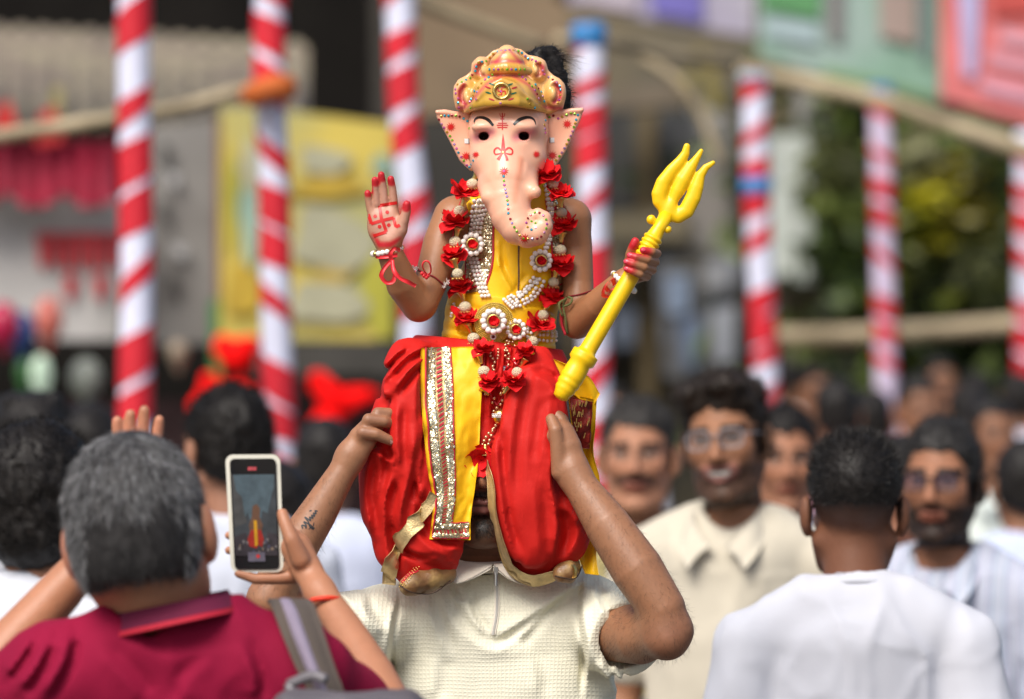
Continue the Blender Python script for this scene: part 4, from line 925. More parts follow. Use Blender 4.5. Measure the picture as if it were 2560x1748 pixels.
# shoes
M_shoe = mix_noise(mat('brown_gilt_leather', (0.20, 0.095, 0.035), rough=.42, var=.35, vs=40, bump=.0030, bs=60), (.36, .22, .08), 28)
for (heel, toe, top) in (((1118, 1420, -.055), (1032, 1462, -.085), (1090, 1425, -.06)), ((1432, 1400, -.03), (1416, 1432, -.075), (1430, 1392, -.035))):
    q = SDF(.002)
    big = heel[0] < 1300
    q.px([(heel[0] - 4, heel[1] + 14, heel[2], 26 if big else 24), ((heel[0] + toe[0]) / 2, (heel[1] + toe[1]) / 2 + 6, (heel[2] + toe[2]) / 2, 33 if big else 28), (*toe, 29 if big else 25)], k=.006, sq=(1, .9, 1))
    q.px([(toe[0] - 14 if big else toe[0] - 12, toe[1] + 2, toe[2] - .004, 22), (toe[0] + 4, toe[1] - 4, toe[2], 24)], k=.006)
    q.disp.append(lambda p: -.0012 * fbm(p * 55))
    shoe = q.mesh('shoe', M_shoe, None); adopt(child, shoe)
    ss = Surf(shoe)
    y0 = toe[1] + (22 if big else 19)
    sole = MB(); pts = [(heel[0] + 8, heel[1] + 40), ((heel[0] + toe[0]) / 2 + 8, y0 + 7), (toe[0], y0 + 6), (toe[0] - 34, y0 - 12)] if big else [(heel[0] + 24, heel[1] + 22), (heel[0] + 4, y0 + 4), (toe[0] - 28, y0 - 2)]
    pp = spline(pts, 20); sole.tube([ss.at(a, b_ - 9, .0002, toe[2]) for a, b_ in pp], .0013, 6); adopt(shoe, sole.build('shoe_welt', mat('tan_sole', (0.06, 0.03, 0.015), rough=.7, var=.3, vs=40), None, True))
    if big:
        for row in range(3):
            for k in range(9):
                x, y = 1000 + row * 7 + k * 4.2, 1466 - k * 5.6 - row * 2
                mm = MB(); mm.sphere(ss.at(x, y, .001, -.09), .0011, 6, 4); adopt(shoe, mm.build('shoe_stud', M_gold, None, True))
        mb = MB(); mb.grid(stroke(ss, [(1003, 1455), (1020, 1436), (1045, 1424)], 12, .0008)); adopt(shoe, mb.build('shoe_trim', M_redpipe))
    else:
        mb = MB(); mb.grid(stroke(ss, [(1432, 1412), (1437, 1430), (1434, 1446)], 10, .0008)); adopt(shoe, mb.build('shoe_trim', M_gold))
# wrist ribbon, arm bands and bracelets are things of their own
def band(ob_surf, L, name, m_, r=.0012, parent=None):
    mb = MB(); mb.tube([ob_surf.at(a, b_, .0012, -.05) for a, b_ in L], r, 6); return mb.build(name, m_, parent, True)
M_ribbon = mat('red_ribbon', (0.66, 0.012, 0.02), rough=.4, var=.1, sheen=.2)
wr = empty('wrist_ribbon', S(980, 640, -.1), 'red satin ribbon tied in a bow round the raised bare wrist', 'ribbon')
ring = [S(972 + 34 * math.cos(t), 636 + 5 * math.sin(t) - 4 * math.cos(t) , -.066 - .022 * math.sin(t)) for t in np.linspace(0, 2 * math.pi, 28)]
mb = MB(); mb.grid([[p + np.array([0, 0, .003]), p - np.array([0, 0, .003])] for p in ring], .0008); adopt(wr, mb.build('wristband', M_ribbon, None, True))
for pts in ([(979, 650, -.098), (960, 672, -.105), (953, 690, -.105), (965, 706, -.104), (980, 705, -.104), (987, 690, -.104), (982, 660, -.1)],
            [(980, 648, -.1), (984, 675, -.108), (1000, 695, -.11), (1020, 705, -.108), (1039, 715, -.1)], [(980, 655, -.1), (976, 635, -.104), (986, 622, -.104), (1000, 626, -.095)]):
    p = spline([S(*q) for q in pts], 26); p3 = np.gradient(p, axis=0); nn = np.stack([-p3[:, 2], np.zeros(26), p3[:, 0]], -1); nn /= np.linalg.norm(nn, axis=1, keepdims=True) + 1e-9
    mb = MB(); mb.grid([[a + b_ * .0030, a + np.array([0, .001 * math.sin(i * .6), 0]), a - b_ * .0030] for i, (a, b_) in enumerate(zip(p, nn))], .0008); adopt(wr, mb.build('ribbon_loop', M_ribbon, None, True))
def bracelet(c, rx, dyr, tilt, n, r, m_, name, label, dy):
    e = empty(name, S(*c, dy), label, 'bracelet')
    for k in range(n):
        t = 2 * math.pi * k / n; mm = MB(); mm.sphere(S(c[0] + rx * math.cos(t), c[1] + tilt * math.cos(t) + 3 * math.sin(t), dy - dyr * math.sin(t)), r, 8, 6); adopt(e, mm.build('bead', m_ if k % 4 else M_gold, None, True))
    return e
bracelet((968, 627), 36, .021, -8, 20, .0044, M_pearl, 'bracelet', 'pearl bead bracelet above the ribbon on the raised hand', -.064)
e = bracelet((1560, 706), 26, .024, 22, 18, .0044, M_pearl, 'bracelet', 'pearl bead bracelet on the wrist of the hand gripping the trident', -.075)
rb = empty('wrist_ribbon', S(1535, 715, -.1), 'red ribbon knotted round the wrist behind the yellow trident shaft', 'ribbon')
for pts in ([(1524, 742, -.10), (1508, 738, -.108), (1512, 715, -.112), (1530, 698, -.11), (1536, 712, -.10)], [(1520, 735, -.1), (1535, 722, -.102), (1560, 735, -.10)], [(1522, 728, -.102), (1515, 718, -.11), (1528, 704, -.11)]):
    p = spline([S(*q) for q in pts], 18); mb = MB(); mb.grid([[a + np.array([.0025, 0, .002]), a - np.array([.0025, 0, .002])] for a in p], .0009); adopt(rb, mb.build('ribbon_loop', M_ribbon, None, True))
ab = empty('arm_band', S(1065, 690, -.04), 'thin red thread armlet with a knot round the upper arm', 'armlet')
mb = MB(); mb.tube([sbody.at(a, b_, .0010, -.03) for a, b_ in even(spline([(1040, 671), (1062, 684), (1085, 693), (1108, 712)], 20), 4)], .0014, 6); adopt(ab, mb.build('thread', mat('dark_red_thread', (.22, .008, .012), rough=.7), None, True))
mb = MB(); mb.tube(spline([S(*q) for q in ((1066, 686, -.055), (1056, 666, -.07), (1062, 653, -.072), (1074, 658, -.072), (1077, 680, -.062), (1068, 688, -.055))], 24), .0014, 6)
for q in ((1064, 686), (1070, 690), (1066, 694), (1055, 684), (1060, 690)): mb.sphere(S(*q, -.056), .0032, 7, 5)
adopt(ab, mb.build('knot', M_ribbon, None, True))
for L in ([(1031, 668), (1040, 664), (1044, 672)], [(1108, 716), (1116, 708), (1118, 700)]):
    mb = MB()
    for k in range(30): p = sbody.at(*(np.array(L[0]) + (np.array(L[-1]) - np.array(L[0])) * rnd.random()), .001, -.03); mb.tube([p, p + np.array([rnd.uniform(-.004, .004), -.003, rnd.uniform(-.006, .004)])], .0005, 4)
    adopt(ab, mb.build('lace_trim', M_pearl))
ab2 = empty('arm_band', S(1450, 735, -.0), 'thin red thread armlet with a green tie round the upper arm near the trident', 'armlet')
mb = MB(); mb.tube([sbody.at(a, b_, .0010, -.01) for a, b_ in even(spline([(1418, 742), (1445, 738), (1478, 728)], 16), 4)], .0013, 6); adopt(ab2, mb.build('thread', MATS['dark_red_thread'], None, True))
mb = MB()
for pts in ([(1416, 745, -.02), (1408, 765, -.03), (1414, 800, -.03), (1418, 835, -.02)], [(1420, 742, -.03), (1430, 748, -.035), (1424, 760, -.035), (1405, 768, -.03)], [(1414, 748, -.03), (1398, 760, -.04), (1405, 790, -.035)]):
    mb.tube(spline([S(*q) for q in pts], 14), .0019, 6)
adopt(ab2, mb.build('tie', mat('olive_thread', (.16, .17, .05), rough=.8, var=.3), None, True))
mb = MB(); mb.tube(spline([S(*q) for q in ((1402, 770, -.025), (1405, 810, -.02), (1414, 838, -.02))], 12), .0022, 6); adopt(ab2, mb.build('cord', M_redpipe, None, True))
# ================================================================== elephant mask, trident, garland, necklace
c1 = lambda u, v: (1050 + u / 2.7356, 80 + v / 2.7356)
mask = empty('elephant_mask', S(1270, 430, 0.0), 'glossy peach elephant mask with golden jewelled crown worn by the child', 'mask')
f = SDF(0.0018)
f.ellpx(1271, 330, -.005, 97, .072, 92, k=.02)
f.px([(1271, 300, -.012, 84), (1270, 350, -.022, 82), (1268, 405, -.035, 78)], k=.02, sq=(1, .75, 1))
f.px([(1268, 395, -.040, 72), (1269, 450, -.058, 68), (1268, 498, -.070, 57), (1278, 538, -.080, 51), (1295, 568, -.088, 45), (1318, 583, -.092, 37), (1342, 582, -.095, 31)], k=.016)
f.px([(1335, 584, -.095, 29), (1358, 566, -.096, 24), (1359, 547, -.096, 20), (1345, 537, -.096, 17), (1332, 543, -.097, 14), (1330, 557, -.098, 11), (1338, 563, -.099, 9)], k=.004)
f.ellpx(1341, 560, -.086, 36, .012, 36, k=.006)
f.px([(1312, 452, -.055, 30), (1330, 476, -.082, 19), (1337, 480, -.088, 16)], k=.012)
f.px([(1222, 470, -.060, 26), (1217, 492, -.082, 14)], k=.012)
f.ellpx(1205, 398, -.03, 22, .03, 28, k=.02); f.ellpx(1338, 398, -.03, 22, .03, 28, k=.02)
f.ellpx(1209, 318, -.062, 30, .016, 16, k=.015); f.ellpx(1312, 318, -.062, 30, .016, 16, k=.015)
f.px([(1314, 404, -.086, 4), (1310, 440, -.099, 4), (1300, 490, -.107, 3)], k=.006, op='sub')
f.px([(1228, 400, -.092, 4), (1226, 440, -.098, 4)], k=.008, op='sub')
for x in (1209, 1310):
    f.ellpx(x, 341, -.088, 25, .013, 13, k=.010, op='sub')
    f.ellpx(x, 340, -.075, 13, .035, 10.5, k=.0012, op='sub')
for k, y in enumerate((496, 506, 516, 527, 538)):                 # wrinkles across the trunk
    f.px([(1238 + k * 3, y + 2, -.122, 1.2), (1262 + k * 3, y + 5, -.129, 1.4), (1288 + k * 4, y - 1, -.124, 1.2)], k=.004, op='sub')
def shade(V, col):
    z = V[:, 2]; t = 0.5 + 0.5 * fbm(V * 14); col[:, :3] *= (1 + 0.05 * (t - .5))[:, None]
f.paints.append(shade)
for x in (1209, 1310): f.paints += [paint2d([(x - 20, 344, 7), (x - 6, 338, 11), (x + 10, 335, 10), (x + 21, 330, 6)], (0.62, 0.15, 0.20), .006), paint2d([(x - 3, 340, 10.5), (x + 3, 340, 10.5)], (.05, .008, .006), .0012, D - .02)]
f.paints += [paintpx([(1304, 398, -.085, 6), (1296, 450, -.097, 5), (1288, 500, -.107, 4)], (.74, .27, .15), .005), paintpx([(1228, 395, -.09, 6), (1226, 430, -.095, 4)], (.74, .30, .18), .006),
             paintpx([(1180, 300, .0, 10), (1182, 390, .0, 10)], (.72, .3, .18), .012), paintpx([(1362, 300, .0, 10), (1360, 395, .0, 10)], (.72, .3, .18), .012)]
face = f.mesh('face', M_mask, None, PEACH); adopt(mask, face)

def ear(poly, bowl, slope, x0, rims):
    e = SDF(0.0018)
    e.poly(poly, .004, .006, .0045, slope, k=.004)
    e.px(rims, k=.005)
    e.ell(S(*bowl[:2], bowl[2]), bowl[3], k=.007, op='sub')
    e.paints.append(paintpx([(bowl[0], bowl[1] - 20, -.012, 40), (bowl[0] + (10 if slope[0] > 0 else -8), bowl[1] + 30, -.012, 28)], (.88, .42, .27), .016))
    o = e.mesh('ear', M_mask, None, PEACH); adopt(mask, o); return o
Lp = [(1089, 277), (1110, 275), (1140, 281), (1172, 274), (1184, 300), (1184, 372), (1196, 412), (1190, 424), (1178, 428), (1165, 418), (1149, 402), (1128, 361), (1105, 318), (1092, 295)]
Rp = [(1460, 270), (1440, 271), (1410, 276), (1372, 268), (1362, 300), (1362, 372), (1356, 400), (1362, 416), (1376, 424), (1388, 418), (1412, 383), (1437, 329), (1452, 298)]
earL = ear(Lp, (1145, 335, -.028, (px2m(44), .026, px2m(56))), (.10, 0), 1145, [(1093, 280, -.006, 4), (1115, 281, -.004, 6), (1142, 287, -.001, 6), (1170, 282, .002, 7)])
earR = ear(Rp, (1400, 335, -.028, (px2m(46), .026, px2m(56))), (-.10, 0), 1400, [(1455, 275, -.006, 4), (1430, 277, -.004, 6), (1405, 282, -.001, 6), (1372, 280, .002, 7)])

cr = SDF(0.0018)
CO = [(1140, 272), (1136, 245), (1136, 219), (1146, 203), (1165, 192), (1180, 180), (1182, 160), (1196, 146), (1216, 146), (1233, 129), (1255, 122), (1277, 120), (1302, 126), (1320, 140), (1342, 144), (1361, 155), (1367, 176), (1390, 197), (1410, 215), (1412, 241), (1407, 272), (1360, 292), (1270, 240), (1180, 292)]
cr.poly(CO, -.002, .010, .006, k=.006)
cr.px([(1268 + (x - 1268) * .965, 200 + (y - 200) * .965, -.011, 4.5) for x, y in CO[:-3]], k=.005)
cr.ellpx(1266, 258, -.014, 90, .078, 80, k=.010)
_zb = lambda x: S(0, 274)[2] - np.abs(x - S(1262, 0)[0]) * .12
cr.clips.append(lambda p: np.where(p[:, 1] < D + .05, _zb(p[:, 0]) - p[:, 2], -1.0))
cr.px([(1214, 178, -.046, 11), (1240, 172, -.062, 12), (1268, 170, -.068, 12), (1296, 172, -.062, 12), (1320, 178, -.046, 11)], k=.004)
cr.px([(1268, 160, -.042, 44), (1268, 138, -.032, 26), (1268, 126, -.022, 14)], k=.006)
cr.px([(1170, 281, -.02, 11), (1192, 262, -.062, 13), (1222, 256, -.083, 15), (1255, 258, -.090, 15), (1290, 256, -.085, 15), (1325, 264, -.064, 13), (1356, 282, -.02, 11)], k=.004)
cr.px([(1172, 272, -.036, 4), (1196, 247, -.078, 4), (1225, 214, -.090, 4), (1254, 199, -.092, 4), (1285, 212, -.090, 4), (1322, 247, -.078, 4), (1352, 272, -.036, 4)], k=.004)
cr.ellpx(1254, 232, -.080, 48, .016, 34, k=.008)
for (x, y, rx, rz) in ((1161, 236, 17, 30), (1388, 232, 17, 30), (1203, 172, 13, 20), (1345, 174, 13, 20)):
    cr.ellpx(x, y, -.014, rx + 9, .012, rz + 8, k=.006); cr.ellpx(x, y, -.030, rx, .016, rz, k=.004, op='sub'); cr.ellpx(x + (6 if x < 1270 else -6), y + 4, -.018, rx * .6, .010, rz * .6, k=.004)
for x0, x1 in ((1222, 1170), (1308, 1360)): cr.px([(x0 + (1255 - x0) * .2, 185, -.055, 7), ((x0 + x1) / 2, 215, -.050, 8), (x1, 262, -.025, 8)], k=.006)
for k in range(14): x = 1216 + k * 8; cr.px([(x, 184, -.062 - .012 * math.sin(math.pi * k / 13), 2), (x, 160, -.062 - .012 * math.sin(math.pi * k / 13), 2)], k=.002, op='sub')
GP = (0.80, 0.43, 0.16)
cr.paints += [lambda V, col: col.__setitem__((slice(None), slice(0, 3)), np.array(GOLD) * 1.0 + 0 * V + np.clip((fbm(V * 20)[:, None] + .3) * .5, 0, 1) * (np.array((.84, .50, .20)) - np.array(GOLD)))]
EDGE = CO[:-3]
cr.paints += [paint2d([(x, y, 9) for x, y in EDGE], (.86, .46, .24), .008)]
for (x, y, rz) in ((1161, 236, 24), (1388, 232, 24), (1203, 172, 15), (1345, 174, 15)):
    s_ = 1 if x < 1270 else -1
    cr.paints += [paint2d([(x - s_ * 1, y - rz, 5), (x - s_ * 10, y - rz * .3, 8), (x - s_ * 9, y + rz * .5, 8), (x + s_ * 3, y + rz, 5)], (.46, .012, .055), .0025), paint2d([(x + s_ * 2, y, 6), (x + s_ * 2, y + 6, 6)], (.85, .50, .22), .006)]
cr.paints += [paint2d([(1172, 268, 4), (1146, 272, 5)], (.55, .03, .10), .004), paint2d([(1358, 268, 4), (1404, 271, 5)], (.55, .03, .10), .004), paint2d([(1212, 189, 3), (1322, 189, 3)], (.42, .015, .05), .003),
              paint2d([(1228, 156, 3), (1268, 152, 3), (1310, 156, 3)], (.50, .02, .07), .003), paint2d([(1262, 128, 2), (1240, 155, 3)], (.50, .02, .07), .003), paint2d([(1276, 128, 2), (1300, 155, 3)], (.50, .02, .07), .003),
              paint2d([(1250, 192, 3), (1215, 212, 3), (1180, 250, 3)], (.62, .07, .08), .003), paint2d([(1285, 192, 3), (1322, 212, 3), (1350, 250, 3)], (.62, .07, .08), .003)]
cr.paints += [paint2d([(1175, 278, 10), (1200, 262, 14), (1225, 250, 22), (1254, 240, 30), (1285, 250, 22), (1320, 264, 13), (1352, 278, 9)], (.60, .34, .04), .004)]
crown = cr.mesh('crown', mat('gilt_plastic', attr=True, rough=0.33, var=.06, vs=10, metal=.0, coat=.25), None, GOLD); adopt(mask, crown)
sm = Surf(face, earL, earR, crown)
# medallion
mc = sm.at(1254, 228, 0); mb = MB()
ringp = [P(1254 + 19 * math.cos(t), 228 + 19 * math.sin(t), mc[1] - .001) for t in np.linspace(0, 2 * math.pi, 30)]
mb.tube(ringp, .0028, 8, cap=False); md = mb.build('medallion_ring', M_gold, None, True); adopt(crown, md)
for pts in ([(1254, 219), (1254, 237)], [(1245, 228), (1263, 228)], [(1254, 219), (1262, 219)], [(1263, 228), (1263, 236)], [(1254, 237), (1246, 237)], [(1245, 228), (1245, 220)]):
    mb = MB(); mb.grid(stroke(sm, pts, 2.6, .0008)); adopt(md, mb.build('medallion_mark', M_rprint))
# painted marks
PARTS = [(q, Surf(q)) for q in (crown, face, earL, earR)]
def owner(x, y):
    """the mask part that shows at a photo pixel"""
    best = min(((s_.hit(x, y)[0][1] if s_.hit(x, y)[0] is not None else 99, k) for k, (q, s_) in enumerate(PARTS))); return PARTS[best[1]][0]
def mark(name, pts, wid, m_): mb = MB(); mb.grid(stroke(sm, pts, wid, .0006)); o = mb.build(name, m_); adopt(owner(*pts[len(pts) // 2]), o); return o
mark('eyebrow', [(1186, 310), (1188, 299), (1200, 294), (1218, 299), (1233, 314)], [1.5, 5, 7.5, 8.5, 6], M_black)
mark('eyebrow', [(1339, 312), (1334, 299), (1320, 294), (1300, 299), (1284, 312)], [1.5, 5, 7.5, 8.5, 6], M_black)
for y, wd in ((308.5, 22), (313.5, 29), (319, 25)): mark('forehead_mark', [(1256 - wd / 2, y), (1256 + wd / 2, y)], 2.6, M_rprint)
mark('forehead_mark', [(1256, 283), (1256, 325)], 3, M_rprint); mark('forehead_mark', [(1250, 284), (1251, 291), (1256, 293), (1261, 291), (1262, 284)], 1.8, M_rprint); mark('forehead_mark', [(1251, 298), (1261, 298)], 3, M_rprint)
V, Fc = decal(sm, [(1257.5, 334), (1261, 352), (1263, 372), (1264, 380), (1258, 383), (1252, 380), (1253, 372), (1255, 352)], .0007); adopt(face, mobj('nose_mark', V, Fc, M_rprint))
for pts in ([(1258, 382), (1245, 370), (1236, 376), (1238, 386), (1248, 385), (1258, 381)], [(1258, 382), (1271, 370), (1281, 376), (1279, 386), (1269, 385), (1258, 381)]): mark('nose_mark', pts, [2, 5, 4, 4, 4, 2], M_rprint)
mark('nose_mark', [(1256, 384), (1250, 392), (1245, 400)], [3, 6, 8], M_rprint); mark('nose_mark', [(1261, 384), (1266, 393), (1268, 402)], [3, 6, 7], M_rprint)
for u, v_, r in ((210, 650, 36), (315, 850, 36), (383, 840, 27), (795, 838, 31), (905, 845, 38), (1007, 630, 36), (575, 955, 36), (715, 1413, 38)):
    V, Fc = decal(sm, star(c1(u, v_), r / 2.7356), .0007); adopt(owner(*c1(u, v_)), mobj('star_mark', V, Fc, M_rprint))
for u, v_, c in ((468, 416, M_green), (640, 420, M_green), (492, 358, M_green), (615, 360, M_green), (465, 380, M_redpipe), (645, 382, M_redpipe), (490, 462, M_redpipe), (622, 460, M_redpipe)):
    x, y = c1(u, v_); s_ = -1 if u < 555 else 1
    mark('crown_leaf', [(x - 7, y + s_ * 2), (x, y), (x + 7, y - s_ * 2.5)], [2, 5, 1.5], c)
for x, y in (c1(318, 747), c1(905, 740)):
    V, Fc = decal(sm, [(x - 5, y - 6), (x + 5, y - 6), (x + 5, y + 6), (x - 5, y + 6)], .0012); adopt(owner(x, y), mobj('strap_clip', V, Fc, mat('white_elastic', (.75, .75, .74), rough=.7, bump=.0008, bs=400)))
    mb = MB(); mb.grid(stroke(sm, [(x + (6 if x < 1270 else -6), y - 6.5), (x + (6 if x < 1270 else -6), y + 6.5)], 2, .001)); adopt(owner(x, y), mb.build('strap_slot', M_black))
# rhinestones
GEM = [(267, 517), (260, 485), (262, 455), (245, 420), (243, 392), (257, 360), (285, 342), (315, 328), (343, 315), (358, 293), (378, 267), (385, 238), (400, 210), (424, 204), (452, 200), (475, 175), (500, 150), (530, 135), (557, 128), (585, 127), (610, 124), (638, 127), (673, 130), (697, 143), (720, 165), (740, 183), (768, 190), (792, 200), (822, 210), (838, 265), (852, 290), (880, 310), (908, 327), (935, 345), (955, 370), (961, 397), (960, 430), (952, 465), (942, 483)]
GEM += [(475 + 30 * k, 256) for k in range(9)]
GEM += [(495, 293), (470, 310), (445, 325), (420, 350), (400, 380), (390, 410), (365, 435), (350, 460), (340, 478), (372, 405), (678, 290), (700, 310), (722, 325), (745, 350), (765, 372), (785, 398), (800, 425), (812, 455), (790, 360), (810, 385), (828, 410), (840, 440), (850, 475)]
GEM += [(130, 600), (145, 577), (168, 573), (195, 573), (218, 570), (245, 572), (270, 578), (298, 592), (325, 610), (148, 630), (165, 655), (185, 685), (205, 712), (220, 740), (235, 768), (250, 797), (263, 825), (282, 855), (300, 880), (320, 912), (338, 925), (350, 908), (365, 880), (337, 660)]
GEM += [(858, 605), (885, 583), (912, 572), (945, 592), (972, 580), (1003, 567), (1032, 556), (1058, 560), (1080, 568), (1068, 600), (1062, 625), (1052, 650), (1043, 680), (1030, 710), (1015, 738), (1003, 767), (988, 795), (970, 825), (953, 850), (930, 877), (910, 902), (885, 903), (858, 887), (857, 690), (854, 663), (850, 635)]
GEM += [(572, 988), (574, 1018), (577, 1047), (583, 1077), (588, 1100), (595, 1125), (598, 1152), (601, 1180), (603, 1210), (604, 1240), (618, 1280), (630, 1308), (645, 1335), (662, 1363), (683, 1392), (708, 1412), (737, 1415), (768, 1415), (802, 1413), (828, 1400), (850, 1372), (863, 1343), (868, 1313), (862, 1283), (843, 1255), (817, 1238), (785, 1235), (757, 1252), (737, 1275), (727, 1305), (736, 1335), (762, 1352), (790, 1337), (790, 1308), (763, 1296)]
GEM += [(568, 823), (575, 953), (553, 407), (550, 487), (735, 458), (385, 460), (785, 520), (345, 520), (752, 492)]
gcol = [(.02, .42, .62), (.62, .12, .42), (.22, .55, .03), (.35, .01, .02), (.60, .34, .03), (.45, .30, .62), (.66, .28, .50)]
gms = []
for k, c in enumerate(gcol):
    mb = MB(); prof = [(0, .0021), (.0007, .0021), (.0015, .0013)]; mb.lathe(prof, (0, 0, 0), (0, 0, 1), 7)
    o = mb.build('gem', mat('rhinestone_%d' % k, c, rough=.08, metal=.55, var=.1, coat=.6)); gms.append(o.data); bpy.data.objects.remove(o)
for i, (u, v_) in enumerate(GEM):
    x, y = c1(u, v_); p, n = sm.hit(x, y)
    if p is None: continue
    if n[1] > 0: n = -n
    inst('gem', gms[rnd.choice([0, 1, 2, 2, 3, 4, 5, 6, 0, 1])], p - n * .0002, Vector(n).to_track_quat('Z', 'Y'), 1.0, owner(x, y))

# ---- trident
c3 = lambda u, v: (1250 + u / 2.2667, 340 + v / 2.2667)
trid = empty('toy_trident', S(1400, 995, -.13), 'bright yellow plastic toy trident held upright at a slant by the child', 'trident')
T0, T1 = S(1398, 998, -.128), S(1669, 534, -.092); ax = T1 - T0; TL = np.linalg.norm(ax); ax /= TL
R_ = px2m(21)
prof = [(0, .4 * R_), (.003, .9 * R_), (.010, 1.0 * R_), (.014, 1.15 * R_), (.018, 1.25 * R_), (.022, 1.2 * R_), (.024, 1.3 * R_), (.029, 1.38 * R_), (.032, 1.3 * R_), (.034, 1.38 * R_), (.039, 1.40 * R_), (.042, 1.38 * R_), (.052, 1.35 * R_), (.062, 1.28 * R_), (.066, 1.6 * R_), (.070, 1.6 * R_), (.075, 1.6 * R_), (.079, 1.6 * R_), (.081, 1.15 * R_), (.085, 1.02 * R_)]
prof += [(t, R_ * (1 - .02 * (t - .085))) for t in np.linspace(.09, TL - .075, 12)]
mb = MB(); mb.lathe(prof, T0, ax, 28); o = mb.build('shaft', M_trid, None, True); adopt(trid, o)
pr2 = []; t = TL - .076
for k in range(5): pr2 += [(t, 1.0 * R_), (t + .0015, 1.16 * R_), (t + .0045, 1.16 * R_), (t + .006, 1.0 * R_)]; t += .0072
pr2 += [(t, .95 * R_), (t + .012, .8 * R_), (TL + .0, .85 * R_)]
mb = MB(); mb.lathe(pr2, T0, ax, 28); adopt(trid, mb.build('ridged_neck', M_trid, None, True))
hd = SDF(.0016); k3 = lambda L: [(*c3(u, v_), -.092, r * 1.2 / 2.2667) for u, v_, r in L]
hd.px(k3([(930, 470, 32), (950, 440, 34), (960, 420, 30)]), k=.004, sq=(1, .75, 1))
hd.px(k3([(945, 425, 30), (905, 370, 34), (903, 330, 37), (925, 265, 35), (975, 195, 30), (1020, 145, 25), (1050, 100, 20), (1059, 60, 16)]), k=.004, sq=(1, .7, 1))
hd.px(k3([(958, 420, 26), (985, 360, 24), (1010, 310, 31), (1040, 250, 33), (1085, 175, 24), (1125, 110, 15), (1140, 85, 11)]), k=.006, sq=(1, .75, 1))
hd.px(k3([(965, 445, 30), (1010, 455, 34), (1055, 425, 37), (1095, 350, 36), (1115, 290, 32), (1135, 225, 23), (1165, 180, 17), (1208, 152, 11)]), k=.004, sq=(1, .7, 1))
adopt(trid, hd.mesh('prongs', M_trid, None))
for u, v_, r in ((858, 475, 28), (950, 530, 23)):
    kn = SDF(.0016); a = c3(u, v_); m_ = c3(905, 510); kn.px([(*a, -.094, r / 2.2667), (a[0] * .6 + m_[0] * .4, a[1] * .6 + m_[1] * .4, -.094, 8)], k=.003); adopt(trid, kn.mesh('knob', M_trid, None))

# ---- garland of cloth roses, beads and gilt cones
sg = Surf(body, vest, wband, dhoti, sash)
def gpos(x, y, off):
    """hang at a photo pixel just in front of the cloth behind it"""
    p, _ = sg.hit(x, y); Y = p[1] if p is not None else D - .03
    if y < 860: Y = min(max(Y, D - .05), D + .005)
    return P(x, y, Y - off)
gar = empty('flower_garland', S(1232, 1140, -.12), 'long garland of red cloth roses, cream beads and gilt cones round the masked child', 'garland')
def petal(size, lift, az, curl, q):
    """one cupped petal"""
    V = []; n = 7
    for i in range(n):
        t = i / (n - 1)
        for j in range(5):
            s_ = (j - 2) / 2; wd = size * .66 * math.sin(math.pi * min(1, .10 + .82 * t)) ** .55
            r = size * (.06 + .95 * t); x = s_ * wd; z = size * (lift * t + curl * t * t + .22 * s_ * s_ * t) + .10 * size * t * math.sin(az * 7 + s_ * 2.2 + t * 3)
            V.append((r * math.cos(az) - x * math.sin(az), r * math.sin(az) + x * math.cos(az), z))
    return V, [(i * 5 + j, i * 5 + j + 1, (i + 1) * 5 + j + 1, (i + 1) * 5 + j) for i in range(n - 1) for j in range(4)]
fls = []
for k in range(4):
    q = random.Random(k); mb = MB()
    for ring_, (n, sz, lift, cu) in enumerate(((5, .0215, .02, -.25), (5, .0205, .35, -.05), (4, .0165, .75, -.1), (3, .011, 1.2, .0))):
        for j in range(n): mb.add(*petal(sz * q.uniform(.75, 1.2), lift + q.uniform(-.3, .3), 2 * math.pi * (j + .5 * (ring_ % 2)) / n + q.uniform(-.35, .35), cu + q.uniform(-.25, .15), q))
    o = mb.build('flower', M_petal, None, True); fls.append(o.data); bpy.data.objects.remove(o)
M_cream = mat('cream_bead', (.72, .62, .42), rough=.45, var=.08, vs=30)
nt = M_cream.node_tree; vo = nt.nodes.new('ShaderNodeTexVoronoi'); vo.inputs['Scale'].default_value = 620; bp = nt.nodes.new('ShaderNodeBump'); bp.inputs['Distance'].default_value = .002; bp.invert = True
tc = nt.nodes.new('ShaderNodeTexCoord'); nt.links.new(tc.outputs['Object'], vo.inputs['Vector']); nt.links.new(vo.outputs['Distance'], bp.inputs['Height']); nt.links.new(bp.outputs[0], nt.nodes['Principled BSDF'].inputs['Normal'])
mb = MB(); mb.sphere((0, 0, 0), .0088, 16, 12, (1, 1, .92)); o = mb.build('bead', M_cream, None, True); beadm = o.data; bpy.data.objects.remove(o)
mb = MB(); mb.lathe([(-.008, .0028), (-.006, .0032), (.0, .0040), (.005, .0062), (.007, .0078), (.0078, .0078)], (0, 0, 0), (0, 0, 1), 12); o = mb.build('cone', M_gold, None, True); conem = o.data; bpy.data.objects.remove(o)
mb = MB()
for j in range(10):
    a = 2 * math.pi * j / 10; mb.tube([(.003 * math.cos(a), .003 * math.sin(a), 0), (.0075 * math.cos(a), .0075 * math.sin(a), .001), (.009 * math.cos(a + .2), .009 * math.sin(a + .2), -.002)], .0006, 5)
o = mb.build('filigree_cap', M_gold, None, True); capm = o.data; bpy.data.objects.remove(o)
